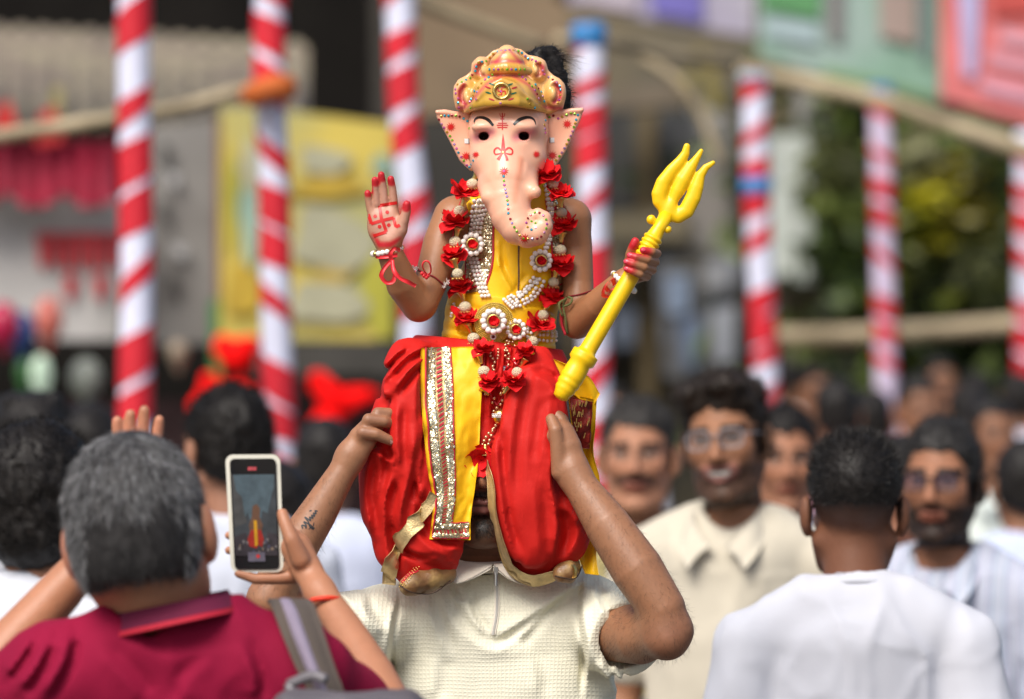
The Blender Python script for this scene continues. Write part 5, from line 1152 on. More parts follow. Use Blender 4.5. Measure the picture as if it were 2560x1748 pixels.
GL = dict(f=[(1160, 481), (1137, 556), (1132, 638), (1153, 720), (1166, 799), (1208, 873), (1222, 955), (1370, 436), (1402, 486), (1413, 563), (1397, 662), (1376, 744), (1349, 811), (1316, 880), (1279, 952)],
          b=[(1181, 460), (1149, 528), (1138, 605), (1144, 684), (1163, 768), (1184, 846), (1210, 929), (1382, 460), (1404, 532), (1401, 625), (1384, 706), (1358, 788), (1331, 854), (1293, 931)],
          c=[(1188, 443, 1160, 481), (1161, 504, 1149, 528), (1143, 583, 1138, 605), (1138, 660, 1144, 684), (1157, 742, 1163, 768), (1175, 821, 1184, 846), (1201, 897, 1210, 929), (1214, 977, 1228, 995), (1402, 508, 1404, 532), (1404, 594, 1401, 625), (1389, 685, 1384, 706), (1366, 766, 1358, 788), (1342, 832, 1331, 854), (1306, 909, 1293, 931), (1266, 974, 1252, 996)])
for k, (x, y) in enumerate(GL['f']):
    p = gpos(x, y, .014); sx = -1 if x < 1265 else 1
    dr = Vector((sx * rnd.uniform(-.25, .35), -rnd.uniform(.35, .75), 1))
    inst('flower', fls[k % 4], p, dr.to_track_quat('Z', 'Y'), rnd.uniform(.88, 1.02) * (.82 if y > 850 else 1), gar)
for x, y in GL['b']:
    p = gpos(x, y, .012); bo = inst('bead', beadm, p, None, rnd.uniform(.95, 1.08), gar); inst('filigree_cap', capm, p + np.array([0, -.001, -.0075]), None, 1, bo)
for x, y, x2, y2 in GL['c']:
    p = gpos(x, y, .010); t = S(x, y) - S(x2, y2); inst('cone', conem, p, Vector(t).to_track_quat('Z', 'Y'), 1.0, gar)
cordp = [spline([(1188, 443)] + GL['f'][:6] + [(1210, 929), (1222, 955), (1228, 990), (1243, 1013)], 40), spline([(1355, 420)] + GL['f'][7:15] + [(1258, 990), (1243, 1013)], 40)]
for cp in cordp: mb = MB(); mb.tube([gpos(a, b_, .007) for a, b_ in cp], .0008, 5); adopt(gar, mb.build('cord', M_redpipe))
def beads(path, r, name, parent, m_=M_pearl, off=.004, surf=None, dflt=-.03, step=None, jit=0):
    pts = even(spline(path, 24), step or (r * 2 / px2m(1))); mb = MB()
    for a, b_ in pts: mb.sphere((surf or sg).at(a, b_, off, dflt), r, 8, 6)
    o = mb.build(name, m_, None, True); o['kind'] = 'stuff'; adopt(parent, o); return o
for L in ([(1214, 977), (1228, 996), (1243, 1014)], [(1266, 976), (1255, 996), (1244, 1014)]): beads(L, .0029, 'bead_string', gar, mat('rose_gold_bead', (.72, .46, .28), rough=.2, metal=.8), .005)
bc = sg.at(1232, 1044, .018, -.1); bc[1] = min(bc[1], D - .085)
for L in ([(1243, 1016), (1238, 1026)], [(1233, 1066), (1222, 1085), (1206, 1112)], [(1236, 1066), (1232, 1090), (1226, 1112)]): beads(L, .0028, 'bead_string', gar, MATS['rose_gold_bead'], .006, dflt=-.09)
mb = MB(); mb.sphere(bc, px2m(20), 20, 14); adopt(gar, mb.build('gilt_ball', M_gold, None, True))
mb = MB()
for row in (-3.5, 0, 3.5):
    for t in np.linspace(0, 2 * math.pi, 40, endpoint=False): mb.sphere(bc + np.array([px2m(20.5) * math.cos(t), px2m(20.5) * math.sin(t), px2m(row) + px2m(2)]), .0011, 6, 4)
adopt(gar, tag(mb.build('crystal_rows', mat('crystal', (.8, .8, .82), rough=.1, metal=.7), None, True), kind='stuff'))
p = sg.at(1222, 1124, .010, -.09); inst('cone', conem, p, Vector((0, 0, -1)).to_track_quat('Z', 'Y'), 1.1, gar)
inst('flower', fls[1], sg.at(1218, 1146, .014, -.09), Vector((-.2, -1, -.25)).to_track_quat('Z', 'Y'), 1.12, gar)

# ---- pearl necklace with round pendant
nk = empty('pearl_necklace', S(1235, 870, -.06), 'pearl necklace in many strands with rosettes and a round gilt pendant', 'necklace')
for k in range(5): beads([(1186 + 9 * k, 506), (1180 + 8 * k, 540), (1170 + 8.6 * k, 582)], .0030, 'pearl_strand', nk)
for k in range(3): beads([(1180 + 8 * k, 648), (1190 + 9 * k, 690), (1206 + 8.5 * k, 742)], .0031, 'pearl_strand', nk)
for k in range(5): beads([(1330 + 7 * k, 694 + 3 * k), (1300 + 7 * k, 730 + 4 * k), (1260 + 5 * k, 750 + 5 * k)], .0031, 'pearl_strand', nk)
for k in range(2): beads([(1362 + 8 * k, 470), (1372 + 8 * k, 520), (1376 + 6 * k, 570), (1360 + 5 * k, 620)], .0032, 'pearl_strand', nk)
for k in range(4): beads([(1308, 812 + 8.5 * k), (1345, 820 + 8.5 * k), (1384, 826 + 8 * k)], .0026, 'pearl_strand', nk)
for k in range(4): beads([(1134, 766 + 8 * k), (1160, 774 + 8 * k)], .0024, 'pearl_strand', nk)
for L in ([(1232, 875), (1231, 900), (1228, 935)], [(1238, 875), (1238, 900), (1240, 940)], [(1264, 850), (1262, 880), (1260, 905)], [(1272, 850), (1272, 880), (1272, 910)], [(1280, 850), (1280, 880), (1282, 905)]):
    beads(L, .0024, 'tassel_string', nk, MATS['rose_gold_bead'], .005)
    mb = MB(); a = L[-1]; mb.tube([sg.at(a[0], a[1] - 4, .006), sg.at(a[0], a[1] + 10, .006)], .0024, 8); adopt(nk, mb.build('red_bead', mat('red_glass', (.42, .005, .01), rough=.1, coat=.5), None, True))
def rosette(x, y, r, n=11, tilt=0, parent=nk):
    c = gpos(x, y, .012 if x > 1200 else .022); R0 = px2m(r)
    mb = MB(); mb.lathe([(-.003, R0 * .9), (0, R0 * .85), (.0015, R0 * .5)], c + np.array([0, .003, 0]), (0, -1, .05), 24); rbase = mb.build('rosette_base', M_pearl, None, True); adopt(parent, rbase); parent = rbase
    for j in range(n):
        a = 2 * math.pi * j / n; mm = MB(); mm.sphere(c + np.array([R0 * .78 * math.cos(a), -.002, R0 * .78 * math.sin(a)]), R0 * .25, 10, 7); adopt(parent, mm.build('pearl', M_pearl, None, True))
    mb = MB(); mb.tube([c + np.array([R0 * .44 * math.cos(a), -.006, R0 * .44 * math.sin(a)]) for a in np.linspace(0, 2 * math.pi, 24)], .0017, 6, cap=False); adopt(parent, mb.build('gilt_ring', M_gold, None, True))
    inst('rose', fls[2], c + np.array([0, -.004, 0]), Vector((0, -1, .1)).to_track_quat('Z', 'Y'), R0 * .42 / .0215, parent)
rosette(1181, 611, 30); rosette(1353, 652, 29); rosette(1290, 824, 27)
pc = sg.at(1235, 808, .006)
pd = SDF(.0015)
out = [(1235 + 50 * math.sin(t), 806 - 50 * math.cos(t)) if abs(t) < 2.2 else None for t in np.linspace(-math.pi, math.pi, 40)]
out = [q for q in out if q] + [(1255, 852), (1241, 872), (1234, 874), (1226, 870), (1210, 850)]
pd.poly(out, pc[1] - D - .004, .005, .003, (0, -.12), k=.001)
pend = pd.mesh('pendant', M_gold, None); adopt(nk, pend)
sp_ = Surf(pend); mb = MB()
for ring_ in range(5):
    s_ = .96 - .085 * ring_; cen = np.array((1235, 812))
    for q in even(np.array([cen + (np.array(o_) - cen) * s_ for o_ in out + out[:1]]), 4.4): mb.sphere(sp_.at(q[0], q[1], .0006, pc[1] - D), .0014, 6, 4)
o = mb.build('gilt_beading', mat('bright_gilt', (.72, .52, .10), rough=.3, metal=.8, var=.2, vs=200), None, True); o['kind'] = 'stuff'; adopt(pend, o)
sg2 = sg; sg = Surf(pend); rosette(1234, 803, 33, 12)
mb = MB(); p = sg.at(1233, 842, .002); mb.tube([p + np.array([.0036 * math.cos(a), 0, .0036 * math.sin(a)]) for a in np.linspace(0, 6.283, 14)], .0013, 6, cap=False); adopt(pend, mb.build('stone_setting', M_pearl, None, True))
mb = MB(); mb.sphere(p, .0026, 8, 6); adopt(pend, mb.build('stone', mat('garnet', (.12, .01, .02), rough=.1), None, True))
sg = sg2
# small printed tag "28" showing in the gathers
tp = sd.at(1270, 922, .004)
mb = MB(); mb.box(tp, (px2m(13), .0006, px2m(8))); tg = tag(mb.build('size_tag', mat('purple_tag', (.06, .015, .05), rough=.6)), 'tiny dark purple tag printed 28 in the gathers of the red dhoti', 'tag')
for dg, x0 in (('2', -5), ('8', 4)):
    segs = {'2': [[(-2.5, -4), (2.5, -4), (2.5, 0), (-2.5, 0), (-2.5, 4), (2.5, 4)]], '8': [[(-2.5, -4), (2.5, -4), (2.5, 4), (-2.5, 4), (-2.5, -4)], [(-2.5, 0), (2.5, 0)]]}[dg]
    mb = MB()
    for s_ in segs: mb.tube([tp + np.array([px2m(x0 + a), -.0008, -px2m(b_)]) for a, b_ in s_], .0005, 4)
    o = mb.build('digit', mat('white_ink', (.7, .68, .7), rough=.6)); o.parent = tg
# ================================================================== people: shared anatomy
M_skin2 = mat('skin_far', attr=True, rough=0.55, spec=0.3, var=0.04, vs=14, bump=0.0006, bs=120)
def add_head(b, c, R, s=1.0, mouth='closed', jaw=1.0, ears=True, neck=True, fat=1.0):
    R = np.array(R); c = np.array(c, float)
    T = lambda p: c + R @ (np.array(p, float) * s)
    E = lambda p, r, k=.012, op='add': b.ell(T(p), np.array(r) * s, R, k * s, op)
    Ch = lambda L, k=.008, op='add': b.chain([T(q[:3]) for q in L], [q[3] * s for q in L], k * s, op)
    E((0, .018, .045), (.074, .094, .083)); E((0, -.022, -.025), (.062 * fat, .072, .082), .03)
    for x in (-1, 1):
        Ch([(x * .056 * fat, .012, -.045, .018), (x * .045 * fat, -.03, -.085, .018), (x * .014, -.072, -.104 * jaw, .017)], .022)
        E((x * .043, -.060, -.012), (.022, .020, .020), .022)
        Ch([(x * .012, -.089, .030, .009), (x * .045, -.074, .034, .008)], .014)
        E((x * .031, -.098, .012), (.018, .018, .012), .010, 'sub'); E((x * .031, -.0745, .012), (.0145, .0125, .0115), .003)
        Ch([(x * .018, -.086, .016, .0025), (x * .031, -.0905, .0205, .003), (x * .044, -.082, .016, .0025)], .004)
        E((x * .0125, -.098, -.030), (.0085, .010, .0075), .006)
        E((x * .0065, -.104, -.036), (.004, .004, .003), .002, 'sub')
        if ears:
            E((x * .084, .016, .0), (.012, .019, .033), .006); E((x * .094, .004, .004), (.007, .012, .019), .004, 'sub'); E((x * .081, .008, -.028), (.008, .010, .011), .006)
    Ch([(0, -.088, .028, .009), (0, -.102, .0, .0095), (0, -.112, -.024, .0125)], .010)
    E((0, -.078, -.100 * jaw), (.022, .018, .018), .016)
    if mouth == 'smile':
        Ch([(-.034, -.078, -.043, .005), (-.014, -.092, -.048, .005), (0, -.094, -.048, .005), (.014, -.092, -.048, .005), (.034, -.078, -.043, .005)], .008)
        Ch([(-.030, -.080, -.054, .005), (0, -.093, -.072, .007), (.030, -.080, -.054, .005)], .008)
        E((0, -.096, -.059), (.023, .010, .0075), .004, 'sub'); E((0, -.082, -.058), (.024, .008, .0085), .001)
    else:
        Ch([(-.024, -.084, -.059, .0055), (-.008, -.096, -.0555, .006), (0, -.096, -.0565, .006), (.008, -.096, -.0555, .006), (.024, -.084, -.059, .0055)], .007)
        Ch([(-.022, -.084, -.065, .006), (0, -.092, -.068, .0062), (.022, -.083, -.065, .005)], .007)
        Ch([(-.024, -.092, -.0615, .0018), (0, -.105, -.0605, .0022), (.024, -.092, -.0615, .0018)], .003, 'sub')
    Ch([(0, -.106, -.046, .0035), (0, -.101, -.050, .003)], .006, 'sub')
    if neck: Ch([(0, .014, -.06, .054), (0, .028, -.13, .055), (0, .040, -.20, .062)], .02)
    return T
def face_paint(b, c, R, s, skin, hair=(.02, .015, .012), beard=0.0, stash=0.0, sth=.0075, goatee=0.0, mouth='closed', lips=None, brow=1.0, fade=None, grey=None):
    R = np.array(R); c = np.array(c); sk = np.array(skin); lips = lips or tuple(sk * np.array((.80, .55, .62)))
    def fn(V, col):
        q = ((V - c) @ R) / s; x, y, z = q.T; ax = np.abs(x); n = fbm(q * 60); n2 = fbm(q * 220)
        def mix(t, cc): t = (np.clip(t, 0, 1) * ((z > -.16) & (ax < .11) & (np.abs(y) < .16)))[:, None]; col[:, :3] = col[:, :3] * (1 - t) + np.array(cc) * t
        hd = (z > -.16) & (ax < .11) & (np.abs(y) < .16) & (z < .2)
        mix(hd * np.exp(-((ax - .05) / .03) ** 2 - ((z + .015) / .03) ** 2) * (y < -.02) * .25, sk * (1.08, .85, .8))
        mix(hd * np.exp(-(x / .018) ** 2 - ((z + .028) / .02) ** 2) * (y < -.09) * .3, sk * (1.1, .85, .8))
        mix(hd * np.exp(-((ax - .031) / .022) ** 2 - ((z - .010) / .016) ** 2) * (y < -.05) * .75, sk * .40)  # eye sockets: shade under the brows painted into the skin colour
        if stash or beard or goatee:
            front = y < .03
            bz = np.clip((-.035 - z - .012 * (ax < .03) - .25 * np.maximum(0, .052 - ax) * (z > -.075)) / .012 + n * .25, 0, 1) * front * (z > -.125)
            bz = np.maximum(bz, np.clip((ax - .056) / .008, 0, 1) * (z < .03) * (z > -.06) * (y > -.045) * (y < .012))
            if beard: mix(bz * beard * (1 + .25 * n2), hair)
            m = np.exp(-((z + .046 + .10 * ax ** 1.3 * 1.2) / sth) ** 4) * (ax < .030 + sth) * (y < -.06)
            if stash: mix(m * stash * (1 + .2 * n2), hair)
            g = np.exp(-(x / .016) ** 4 - ((z + .090) / .018) ** 4) * (y < -.05)
            if goatee: mix(g * goatee * (1 + .3 * n2), hair); mix((z < -.07) * (z > -.135) * (y < .02) * .35 * (goatee > 0), hair)
        if mouth == 'smile':
            zc = z + .0590 - 8 * x * x
            mix(np.exp(-(x / .034) ** 6 - (zc / .0145) ** 4) * (y < -.066), lips); mix(np.exp(-(x / .029) ** 6 - (zc / .0100) ** 6) * (y < -.068), (.06, .02, .018)); mix(np.exp(-(x / .0205) ** 6 - ((zc - .002) / .0046) ** 6) * (y < -.068), (.72, .68, .61))
        else:
            mix(np.exp(-(x / .026) ** 4 - ((z + .062) / .0125) ** 4) * (y < -.072), lips); mix(np.exp(-(x / .024) ** 4 - ((z + .0612 - .3 * ax * .03) / .0016) ** 2) * (y < -.07), sk * .15)
        mix(brow * np.exp(-((z - .033 + .15 * np.maximum(0, ax - .035)) / .0055) ** 4) * (ax > .012) * (ax < .056) * (y < -.045) * (1 + .3 * n2), hair)
        mix(np.exp(-((ax - .031) / .013) ** 6 - ((z - .012) / .0065) ** 6) * (y < -.068), (.34, .30, .27)); mix(((ax - .031) ** 2 + (z - .0125) ** 2 < .0062 ** 2) * (y < -.070) * 1.0, (.02, .01, .008))  # sclera greyed to carry the same brow shade, then the iris
        mix(np.exp(-((ax - .031) / .016) ** 6 - ((z - .0185) / .0022) ** 2) * (y < -.068) * .9, (.03, .015, .012))
        if fade is not None: mix(np.clip((z - fade[0]) / (fade[1] - fade[0]), 0, 1) * (y > -.055 + np.clip(.08 - z, 0, 1) * .9) * (ax < .081) * .95, hair)
        col[:, :3] *= (1 + .04 * n + .03 * n2)[:, None]
    return fn
def hand_open(b, T, s=1.0, k=.004, curl=0.2, side=1):
    """hand hanging from the wrist at T((0,0,0)), fingers along -z, thumb to -y"""
    L = lambda P_, r, kk=k: b.chain([T(np.array(q) * s) for q in P_], [x * s for x in r], kk)
    L([(0, 0, .01), (0, 0, -.05), (0, 0, -.085)], [.024, .026, .024], .01)
    for j, (y, l) in enumerate(((-.030, .072), (-.010, .080), (.010, .075), (.029, .060))):
        L([(0, y * .9, -.085), (side * .004, y, -.085 - l * .45), (side * (.008 + .08 * curl), y, -.085 - l * .8), (side * (.012 + .16 * curl), y, -.085 - l)], [.0105, .0095, .0088, .0075], .003)
    L([(0, -.02, -.025), (side * .010, -.048, -.055), (side * .014, -.054, -.085)], [.014, .0115, .0088], .006)
def rotz(a): return np.array(Matrix.Rotation(a, 3, 'Z'))
def trousers_shoes(root, H, yaw_pts, m_tr, h=.012, pose=None):
    t = SDF(h); hip = H - .70
    t.chain([(-.02, .03, hip + .08), (.02, .03, hip + .08)], .135, .04, sq=(1, .75, 1))
    for x in (-1, 1): t.chain([(x * .085, .03, hip), (x * .10, .02, hip * .52), (x * .105, .04, .07)], [.088, .066, .056], .03)
    t.disp.append(lambda p: -.004 * fbm(p * 14))
    t.mesh('trousers', m_tr, root)
    for x in (-1, 1):
        q = SDF(.008); q.chain([(x * .105, .06, .045), (x * .11, -.05, .035), (x * .115, -.13, .030)], [.042, .042, .034], .01, sq=(1, 1, .8)); q.clips.append(lambda p: .002 - p[:, 2]); q.mesh('shoe', mat('dark_shoe', (.03, .025, .022), rough=.5, var=.3), root)
def person(px, py, Y, yaw, label, skin, m_shirt, m_tr, s=1.0, h=.005, mouth='closed', fp={}, hair_m=None, hair='short', hairfn=None, collar='shirt', group=None, tilt=0.0, lift=.05, roll=0.0, width=1.0, sleeve='short', jaw=1.0, folds=True, seed=0, nostr=False, hairtop=1.0):
    """a standing person: origin on the ground under the head, facing -y turned by yaw"""
    hc = P(px, py, Y); H = hc[2]
    root = empty('person', (hc[0], hc[1], 0), label, 'person', group); root.rotation_euler = (0, 0, yaw)
    RH = np.array(Matrix.Rotation(roll, 3, 'Y')) @ np.array(Matrix.Rotation(tilt, 3, 'X')); c = np.array([0, 0, H])
    b = SDF(h); T = add_head(b, c, RH, s, mouth, jaw)
    W = .185 * width; H0 = H; H = H + lift
    b.chain([(0, .045, H - .26), (0, .045, H - .55)], [.08, .09], .02, sq=(1.4, .8, 1))
    for x in (-1, 1):
        b.chain([(x * W * .8, .045, H - .285), (x * (W + .035), .06, H - .56), (x * (W + .045), -.02, H - .80)], [.05, .040, .028], .03)
        hand_open(b, lambda q, x=x: np.array([x * (W + .045), -.02, H - .81]) + np.array(q), 1.0, side=-x)
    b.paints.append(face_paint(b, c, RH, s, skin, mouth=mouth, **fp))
    b.mesh('body', M_skin2, root, skin)
    sh = SDF(max(h, .006))
    sh.chain([(0, .045, H - .30), (0, .04, H - .45), (0, .045, H - .70)], [.112 * width, .118 * width, .112 * width], .03, sq=(1.42, .92, 1))
    sh.chain([(-W, .05, H - .285), (-.075, .05, H - .220), (0, .055, H - .205), (.075, .05, H - .220), (W, .05, H - .285)], [.052, .052, .048, .052, .052], .03)
    for x in (-1, 1): sh.chain([(x * W, .05, H - .29), (x * (W + .022), .06, H - .42), (x * (W + .032), .06, H - (.50 if sleeve == 'short' else .56))] + ([] if sleeve == 'short' else [(x * (W + .045), -.01, H - .77)]), [.058, .058, .060] + ([] if sleeve == 'short' else [.045]), .02)
    sh.chain([c + RH @ np.array((0, .012, -.11)) * s, (0, .035, H - .23)], [.058 * s, .064], .001, 'sub')
    if collar == 'tee': sh.chain([(0, -.05, H - .185), (0, -.08, H - .205)], [.05, .05], .01, 'sub')
    else: sh.chain([(0, -.075, H - .175), (0, -.085, H - .26)], [.045, .012], .008, 'sub')
    sd_ = np.random.RandomState(seed + 5); of = sd_.rand(3) * 20
    sh.disp.append(lambda p: -.005 * fbm(p * np.array([9, 9, 5]) + of) + crease(p + of, np.array([11, 9, 5]), .0042) + crease(p + of[::-1], np.array([9, 9, 13]), .0022))
    so = sh.mesh('shirt', m_shirt, root, smooth=1)
    if collar == 'shirt':
        for x in (-1, 1):
            mb = MB(); A = [(x * .060, .06, H - .165), (x * .064, .0, H - .185), (x * .048, -.055, H - .215), (x * .012, -.082, H - .255)]; Bq = [(x * .076, .068, H - .205), (x * .088, -.005, H - .228), (x * .080, -.075, H - .268), (x * .058, -.098, H - .300)]
            a, bb = spline(A, 12), spline(Bq, 12); mb.grid([[a[i] + (bb[i] - a[i]) * t + np.array([0, 0, .008 * math.sin(math.pi * t)]) for t in np.linspace(0, 1, 5)] for i in range(12)], .002); mb.build('collar', m_shirt, root, True)
        mb = MB(); mb.grid([[(x, -.068 - .018 * (t > .1) - .035 * math.sin(min(t * 1.5, 1) * 1.57) + .0, H - .26 - .42 * t) for x in (-.016, 0, .016)] for t in np.linspace(0, 1, 12)], .002)
    H = H0; trousers_shoes(root, H, None, m_tr)
    # hair
    hr = SDF(max(h, .004)); E = lambda p, r, k=.01, op='add': hr.ell(T(p), np.array(r) * s, RH, k, op)
    if hair != 'none':
        E((0, .022, .052), (.079, .100, .088 * hairtop)); E((0, .045, .0), (.076, .070, .075), .02)
        [E((x * .036, -.116, .010), (.062, .088, .078), .012, 'sub') for x in (-1, 1)]; E((0, -.02, -.075), (.12, .10, .065), .012, 'sub')
        for x in (-1, 1): E((x * .096, .012, -.005), (.026, .030, .044), .006, 'sub')
        if hair == 'messy':
            for k in range(16): a = sd_.rand() * 6.28; q = sd_.rand() * .8; E((.070 * math.cos(a) * q ** .3, .02 + .085 * math.sin(a) * q ** .3, .125 - .05 * q), (.026, .028, .022), .012)
            E((-.055, -.055, .10), (.030, .030, .024), .015); E((.02, -.07, .115), (.045, .028, .022), .015)
        hr.disp.append(lambda p: -(.0045 if hair != 'messy' else .006) * fbm(p * np.array([60, 34, 40]) + of) - .0016 * fbm(p * 130))
        if hairfn: hairfn(hr, T)
        ho = hr.mesh('hair', hair_m or M_hairblack, root)
        if not nostr:
            r0, n0 = scatter(ho, 5000, seed + 2, lambda q, n: n @ RH[:, 2] > -.5)
            d0 = n0 * .45 + sd_.randn(*n0.shape) * .3 + np.array([0, .25, .35]); d0 /= np.linalg.norm(d0, axis=1, keepdims=True)
            strands('hair_strands', r0, d0, .016 if hair != 'messy' else .020, hair_m or M_hairblack, root, wid=.0006, segs=2, drop=.3)
    return root, T, H
def glasses(T, root_world, label, m_fr, m_len, rx=.024, rz=.019, th=.0022, s=1.0):
    """eyeglasses in a head's local frame; root_world maps head-local points into the scene"""
    g = empty('eyeglasses', root_world((0, -.1, .01)), label, 'eyeglasses'); bpy.context.view_layer.update()
    W = lambda p: root_world(p)
    for x in (-1, 1):
        mb = MB(); loop = []
        for t in np.linspace(0, 2 * math.pi, 25):
            cx, cz = math.cos(t), math.sin(t); sq = (abs(cx) ** .7 * np.sign(cx), abs(cz) ** .7 * np.sign(cz)); loop.append(W((x * (.033) + rx * sq[0], -.108 + .006 * (abs(.033 * x + rx * sq[0]) / .05) ** 2, .010 + rz * sq[1])))
        mb.tube(loop, th, 6, cap=False); rim = mb.build('rim', m_fr, None, True); adopt(g, rim)
        mb = MB(); cen = np.mean(loop, 0); mb.add([cen] + loop[:-1], [(0, 1 + i, 1 + (i + 1) % 24) for i in range(24)]); adopt(rim, mb.build('lens', m_len))
        mb = MB(); mb.tube([W((x * .058, -.100, .016)), W((x * .070, -.06, .017)), W((x * .077, .01, .016)), W((x * .078, .03, .0))], th, 6); adopt(g, mb.build('temple', m_fr, None, True))
    mb = MB(); mb.tube([W((-.010, -.110, .014)), W((0, -.116, .017)), W((.010, -.110, .014))], th, 6); adopt(g, mb.build('bridge', m_fr, None, True))
    return g
def glass_mat(name, tint, alpha):
    m = mat(name, tint, rough=.05, var=0); b_ = m.node_tree.nodes['Principled BSDF']; b_.inputs['Alpha'].default_value = alpha; return m

# ================================================================== the man who carries the child
SKM = (0.315, 0.145, 0.074)
man = empty('person', (S(1240, 1700, .05)[0], D + .05, 0), 'man in a cream waffle knit shirt carrying the masked child on his shoulders', 'person')
b = SDF(.0022)
hcM = S(1203, 1158, .042); RM = np.array(Matrix.Rotation(math.radians(3), 3, 'Z'))
sM = 1.04
TM = add_head(b, hcM, RM, sM, 'closed', 1.0, fat=1.12)
b.px([(1203, 1330, .045, 88), (1206, 1385, .06, 92), (1225, 1470, .09, 100)], k=.02)
b.px([(1000, 1560, .06, 85), (1240, 1520, .09, 90), (1480, 1560, .06, 85)], k=.03); b.px([(1240, 1560, .08, 130), (1245, 1900, .08, 170)], k=.03, sq=(1.2, .6, 1))
# left of the picture
b.px([(960, 1560, .05, 74), (810, 1560, -.05, 66), (672, 1500, -.125, 54)], k=.01)
b.px([(672, 1502, -.128, 52), (720, 1400, -.12, 56), (792, 1288, -.112, 47), (862, 1170, -.108, 34), (876, 1140, -.108, 34)], k=.008)
b.px([(876, 1145, -.108, 34), (906, 1098, -.110, 35), (928, 1070, -.108, 30)], k=.012, sq=(1, .7, 1))
for L in ([(925, 1072, -.110, 20), (945, 1034, -.114, 15.5), (972, 1034, -.110, 14), (1000, 1044, -.098, 12)], [(915, 1080, -.112, 20), (922, 1050, -.121, 16.5), (960, 1054, -.120, 14.5), (1000, 1068, -.095, 11)],
          [(903, 1105, -.112, 20), (908, 1082, -.124, 16.5), (940, 1086, -.126, 15), (972, 1100, -.120, 12.5), (979, 1104, -.118, 11)]): b.px(L, k=.003)
b.px([(892, 1125, -.10, 18), (925, 1120, -.085, 15), (960, 1125, -.07, 13)], k=.005)
# right of the picture
b.px([(1468, 1540, .05, 76), (1530, 1575, -.02, 78), (1600, 1590, -.10, 70), (1655, 1584, -.155, 55)], k=.01)
b.px([(1672, 1582, -.165, 49), (1655, 1520, -.165, 57), (1594, 1425, -.155, 64), (1520, 1315, -.138, 56), (1455, 1220, -.120, 42), (1432, 1180, -.115, 38)], k=.028)
b.px([(1672, 1604, -.172, 30), (1700, 1574, -.170, 20)], k=.025)
b.px([(1432, 1185, -.113, 38), (1416, 1120, -.112, 38), (1404, 1085, -.108, 34)], k=.014, sq=(1, .72, 1))
for L in ([(1400, 1180, -.118, 22), (1395, 1120, -.122, 19), (1389, 1076, -.124, 16.5), (1378, 1048, -.112, 14)], [(1408, 1105, -.112, 20), (1394, 1094, -.119, 17), (1378, 1090, -.110, 16), (1350, 1094, -.085, 13)],
          [(1412, 1090, -.105, 20), (1405, 1050, -.10, 16), (1385, 1030, -.095, 14), (1350, 1035, -.085, 13)]): b.px(L, k=.004)
b.px([(1398, 1130, -.148, 3), (1384, 1160, -.142, 3), (1410, 1215, -.148, 3)], k=.008, op='sub')
def hairy(V, col):
    """stubbled forearm hair as pigment"""
    px_ = 1280 + V[:, 0] / V[:, 1] * FPX; n = fbm(V * np.array([260, 120, 120])); m = (V[:, 2] < S(0, 1180)[2]) & ((px_ > 1450) | (px_ < 860)) & (V[:, 1] < D - .05)
    t = (np.clip(n - .15, 0, 1) * .22 * m)[:, None]; col[:, :3] = col[:, :3] * (1 - t) + np.array((.05, .03, .02)) * t
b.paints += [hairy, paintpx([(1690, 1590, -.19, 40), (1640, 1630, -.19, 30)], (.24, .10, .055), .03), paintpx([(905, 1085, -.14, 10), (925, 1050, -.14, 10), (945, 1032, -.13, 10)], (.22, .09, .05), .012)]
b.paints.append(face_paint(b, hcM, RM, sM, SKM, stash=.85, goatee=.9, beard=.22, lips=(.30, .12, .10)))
mbody = b.mesh('body', M_skin, None, SKM); adopt(man, mbody)
smb = Surf(mbody)
for L in ([(975, 1100), (984, 1104), (985, 1110), (976, 1110)],): V, Fc = decal(smb, L, .0006, dflt=-.13); adopt(mbody, mobj('finger_nail', V, Fc, mat('nail', (.55, .33, .27), rough=.25, var=.05)))
# forearm tattoo, a line of cursive script with small marks
M_ink = mat('tattoo_ink', (.022, .022, .026), rough=.6, var=.2)
def tat(L, w_=3.2): mb = MB(); mb.grid(stroke(smb, L, w_, .0006, -.14, 2)); adopt(mbody, mb.build('tattoo_line', M_ink))
o_ = np.array((757, 1322)); ux = np.array((.62, -.78)); uy = np.array((.78, .62))
tt = lambda a, b_: tuple(o_ + ux * a + uy * b_)
cur = [(0, 0), (5, -7), (9, 2), (4, 6), (12, 1), (15, -9), (18, 3), (19, 12), (14, 12), (22, 0), (26, -14), (28, 3), (33, -5), (36, 4), (40, -4), (43, 4), (47, -4), (50, 3), (54, -4), (57, 2)]
tat([tt(*q) for q in cur], 3.4); tat([tt(8, 12), tt(20, 16), tt(30, 12)], 2); tat([tt(14, 22), tt(19, 17)], 3); tat([tt(13, 17), tt(20, 22)], 3); tat([tt(45, -14), tt(50, -11)], 3)
# arm hair
fore = lambda q, n: ((q[:, 2] < S(0, 1195)[2]) & (q[:, 2] > S(0, 1640)[2]) & (q[:, 1] < D - .07) & (np.abs(q[:, 0] - S(1280, 0)[0]) > px2m(150)))
r0, n0 = scatter(mbody, 4200, 4, fore); d0 = n0 * .55 + np.array([0, 0, -.6]) + NR.randn(*n0.shape) * .3; d0 /= np.linalg.norm(d0, axis=1, keepdims=True)
adopt(man, strands('arm_hair', r0, d0, .010, M_hairblack, wid=.00011, segs=2, bend=.5))
fc = lambda q, n: (((q - hcM) @ RM / sM)[:, 1] < -.06) & (np.abs(((q - hcM) @ RM / sM)[:, 0]) < .034) & ((np.abs(((q - hcM) @ RM / sM)[:, 2] + .047) < .006) | ((np.abs(((q - hcM) @ RM / sM)[:, 2] + .09) < .016) & (np.abs(((q - hcM) @ RM / sM)[:, 0]) < .014)))
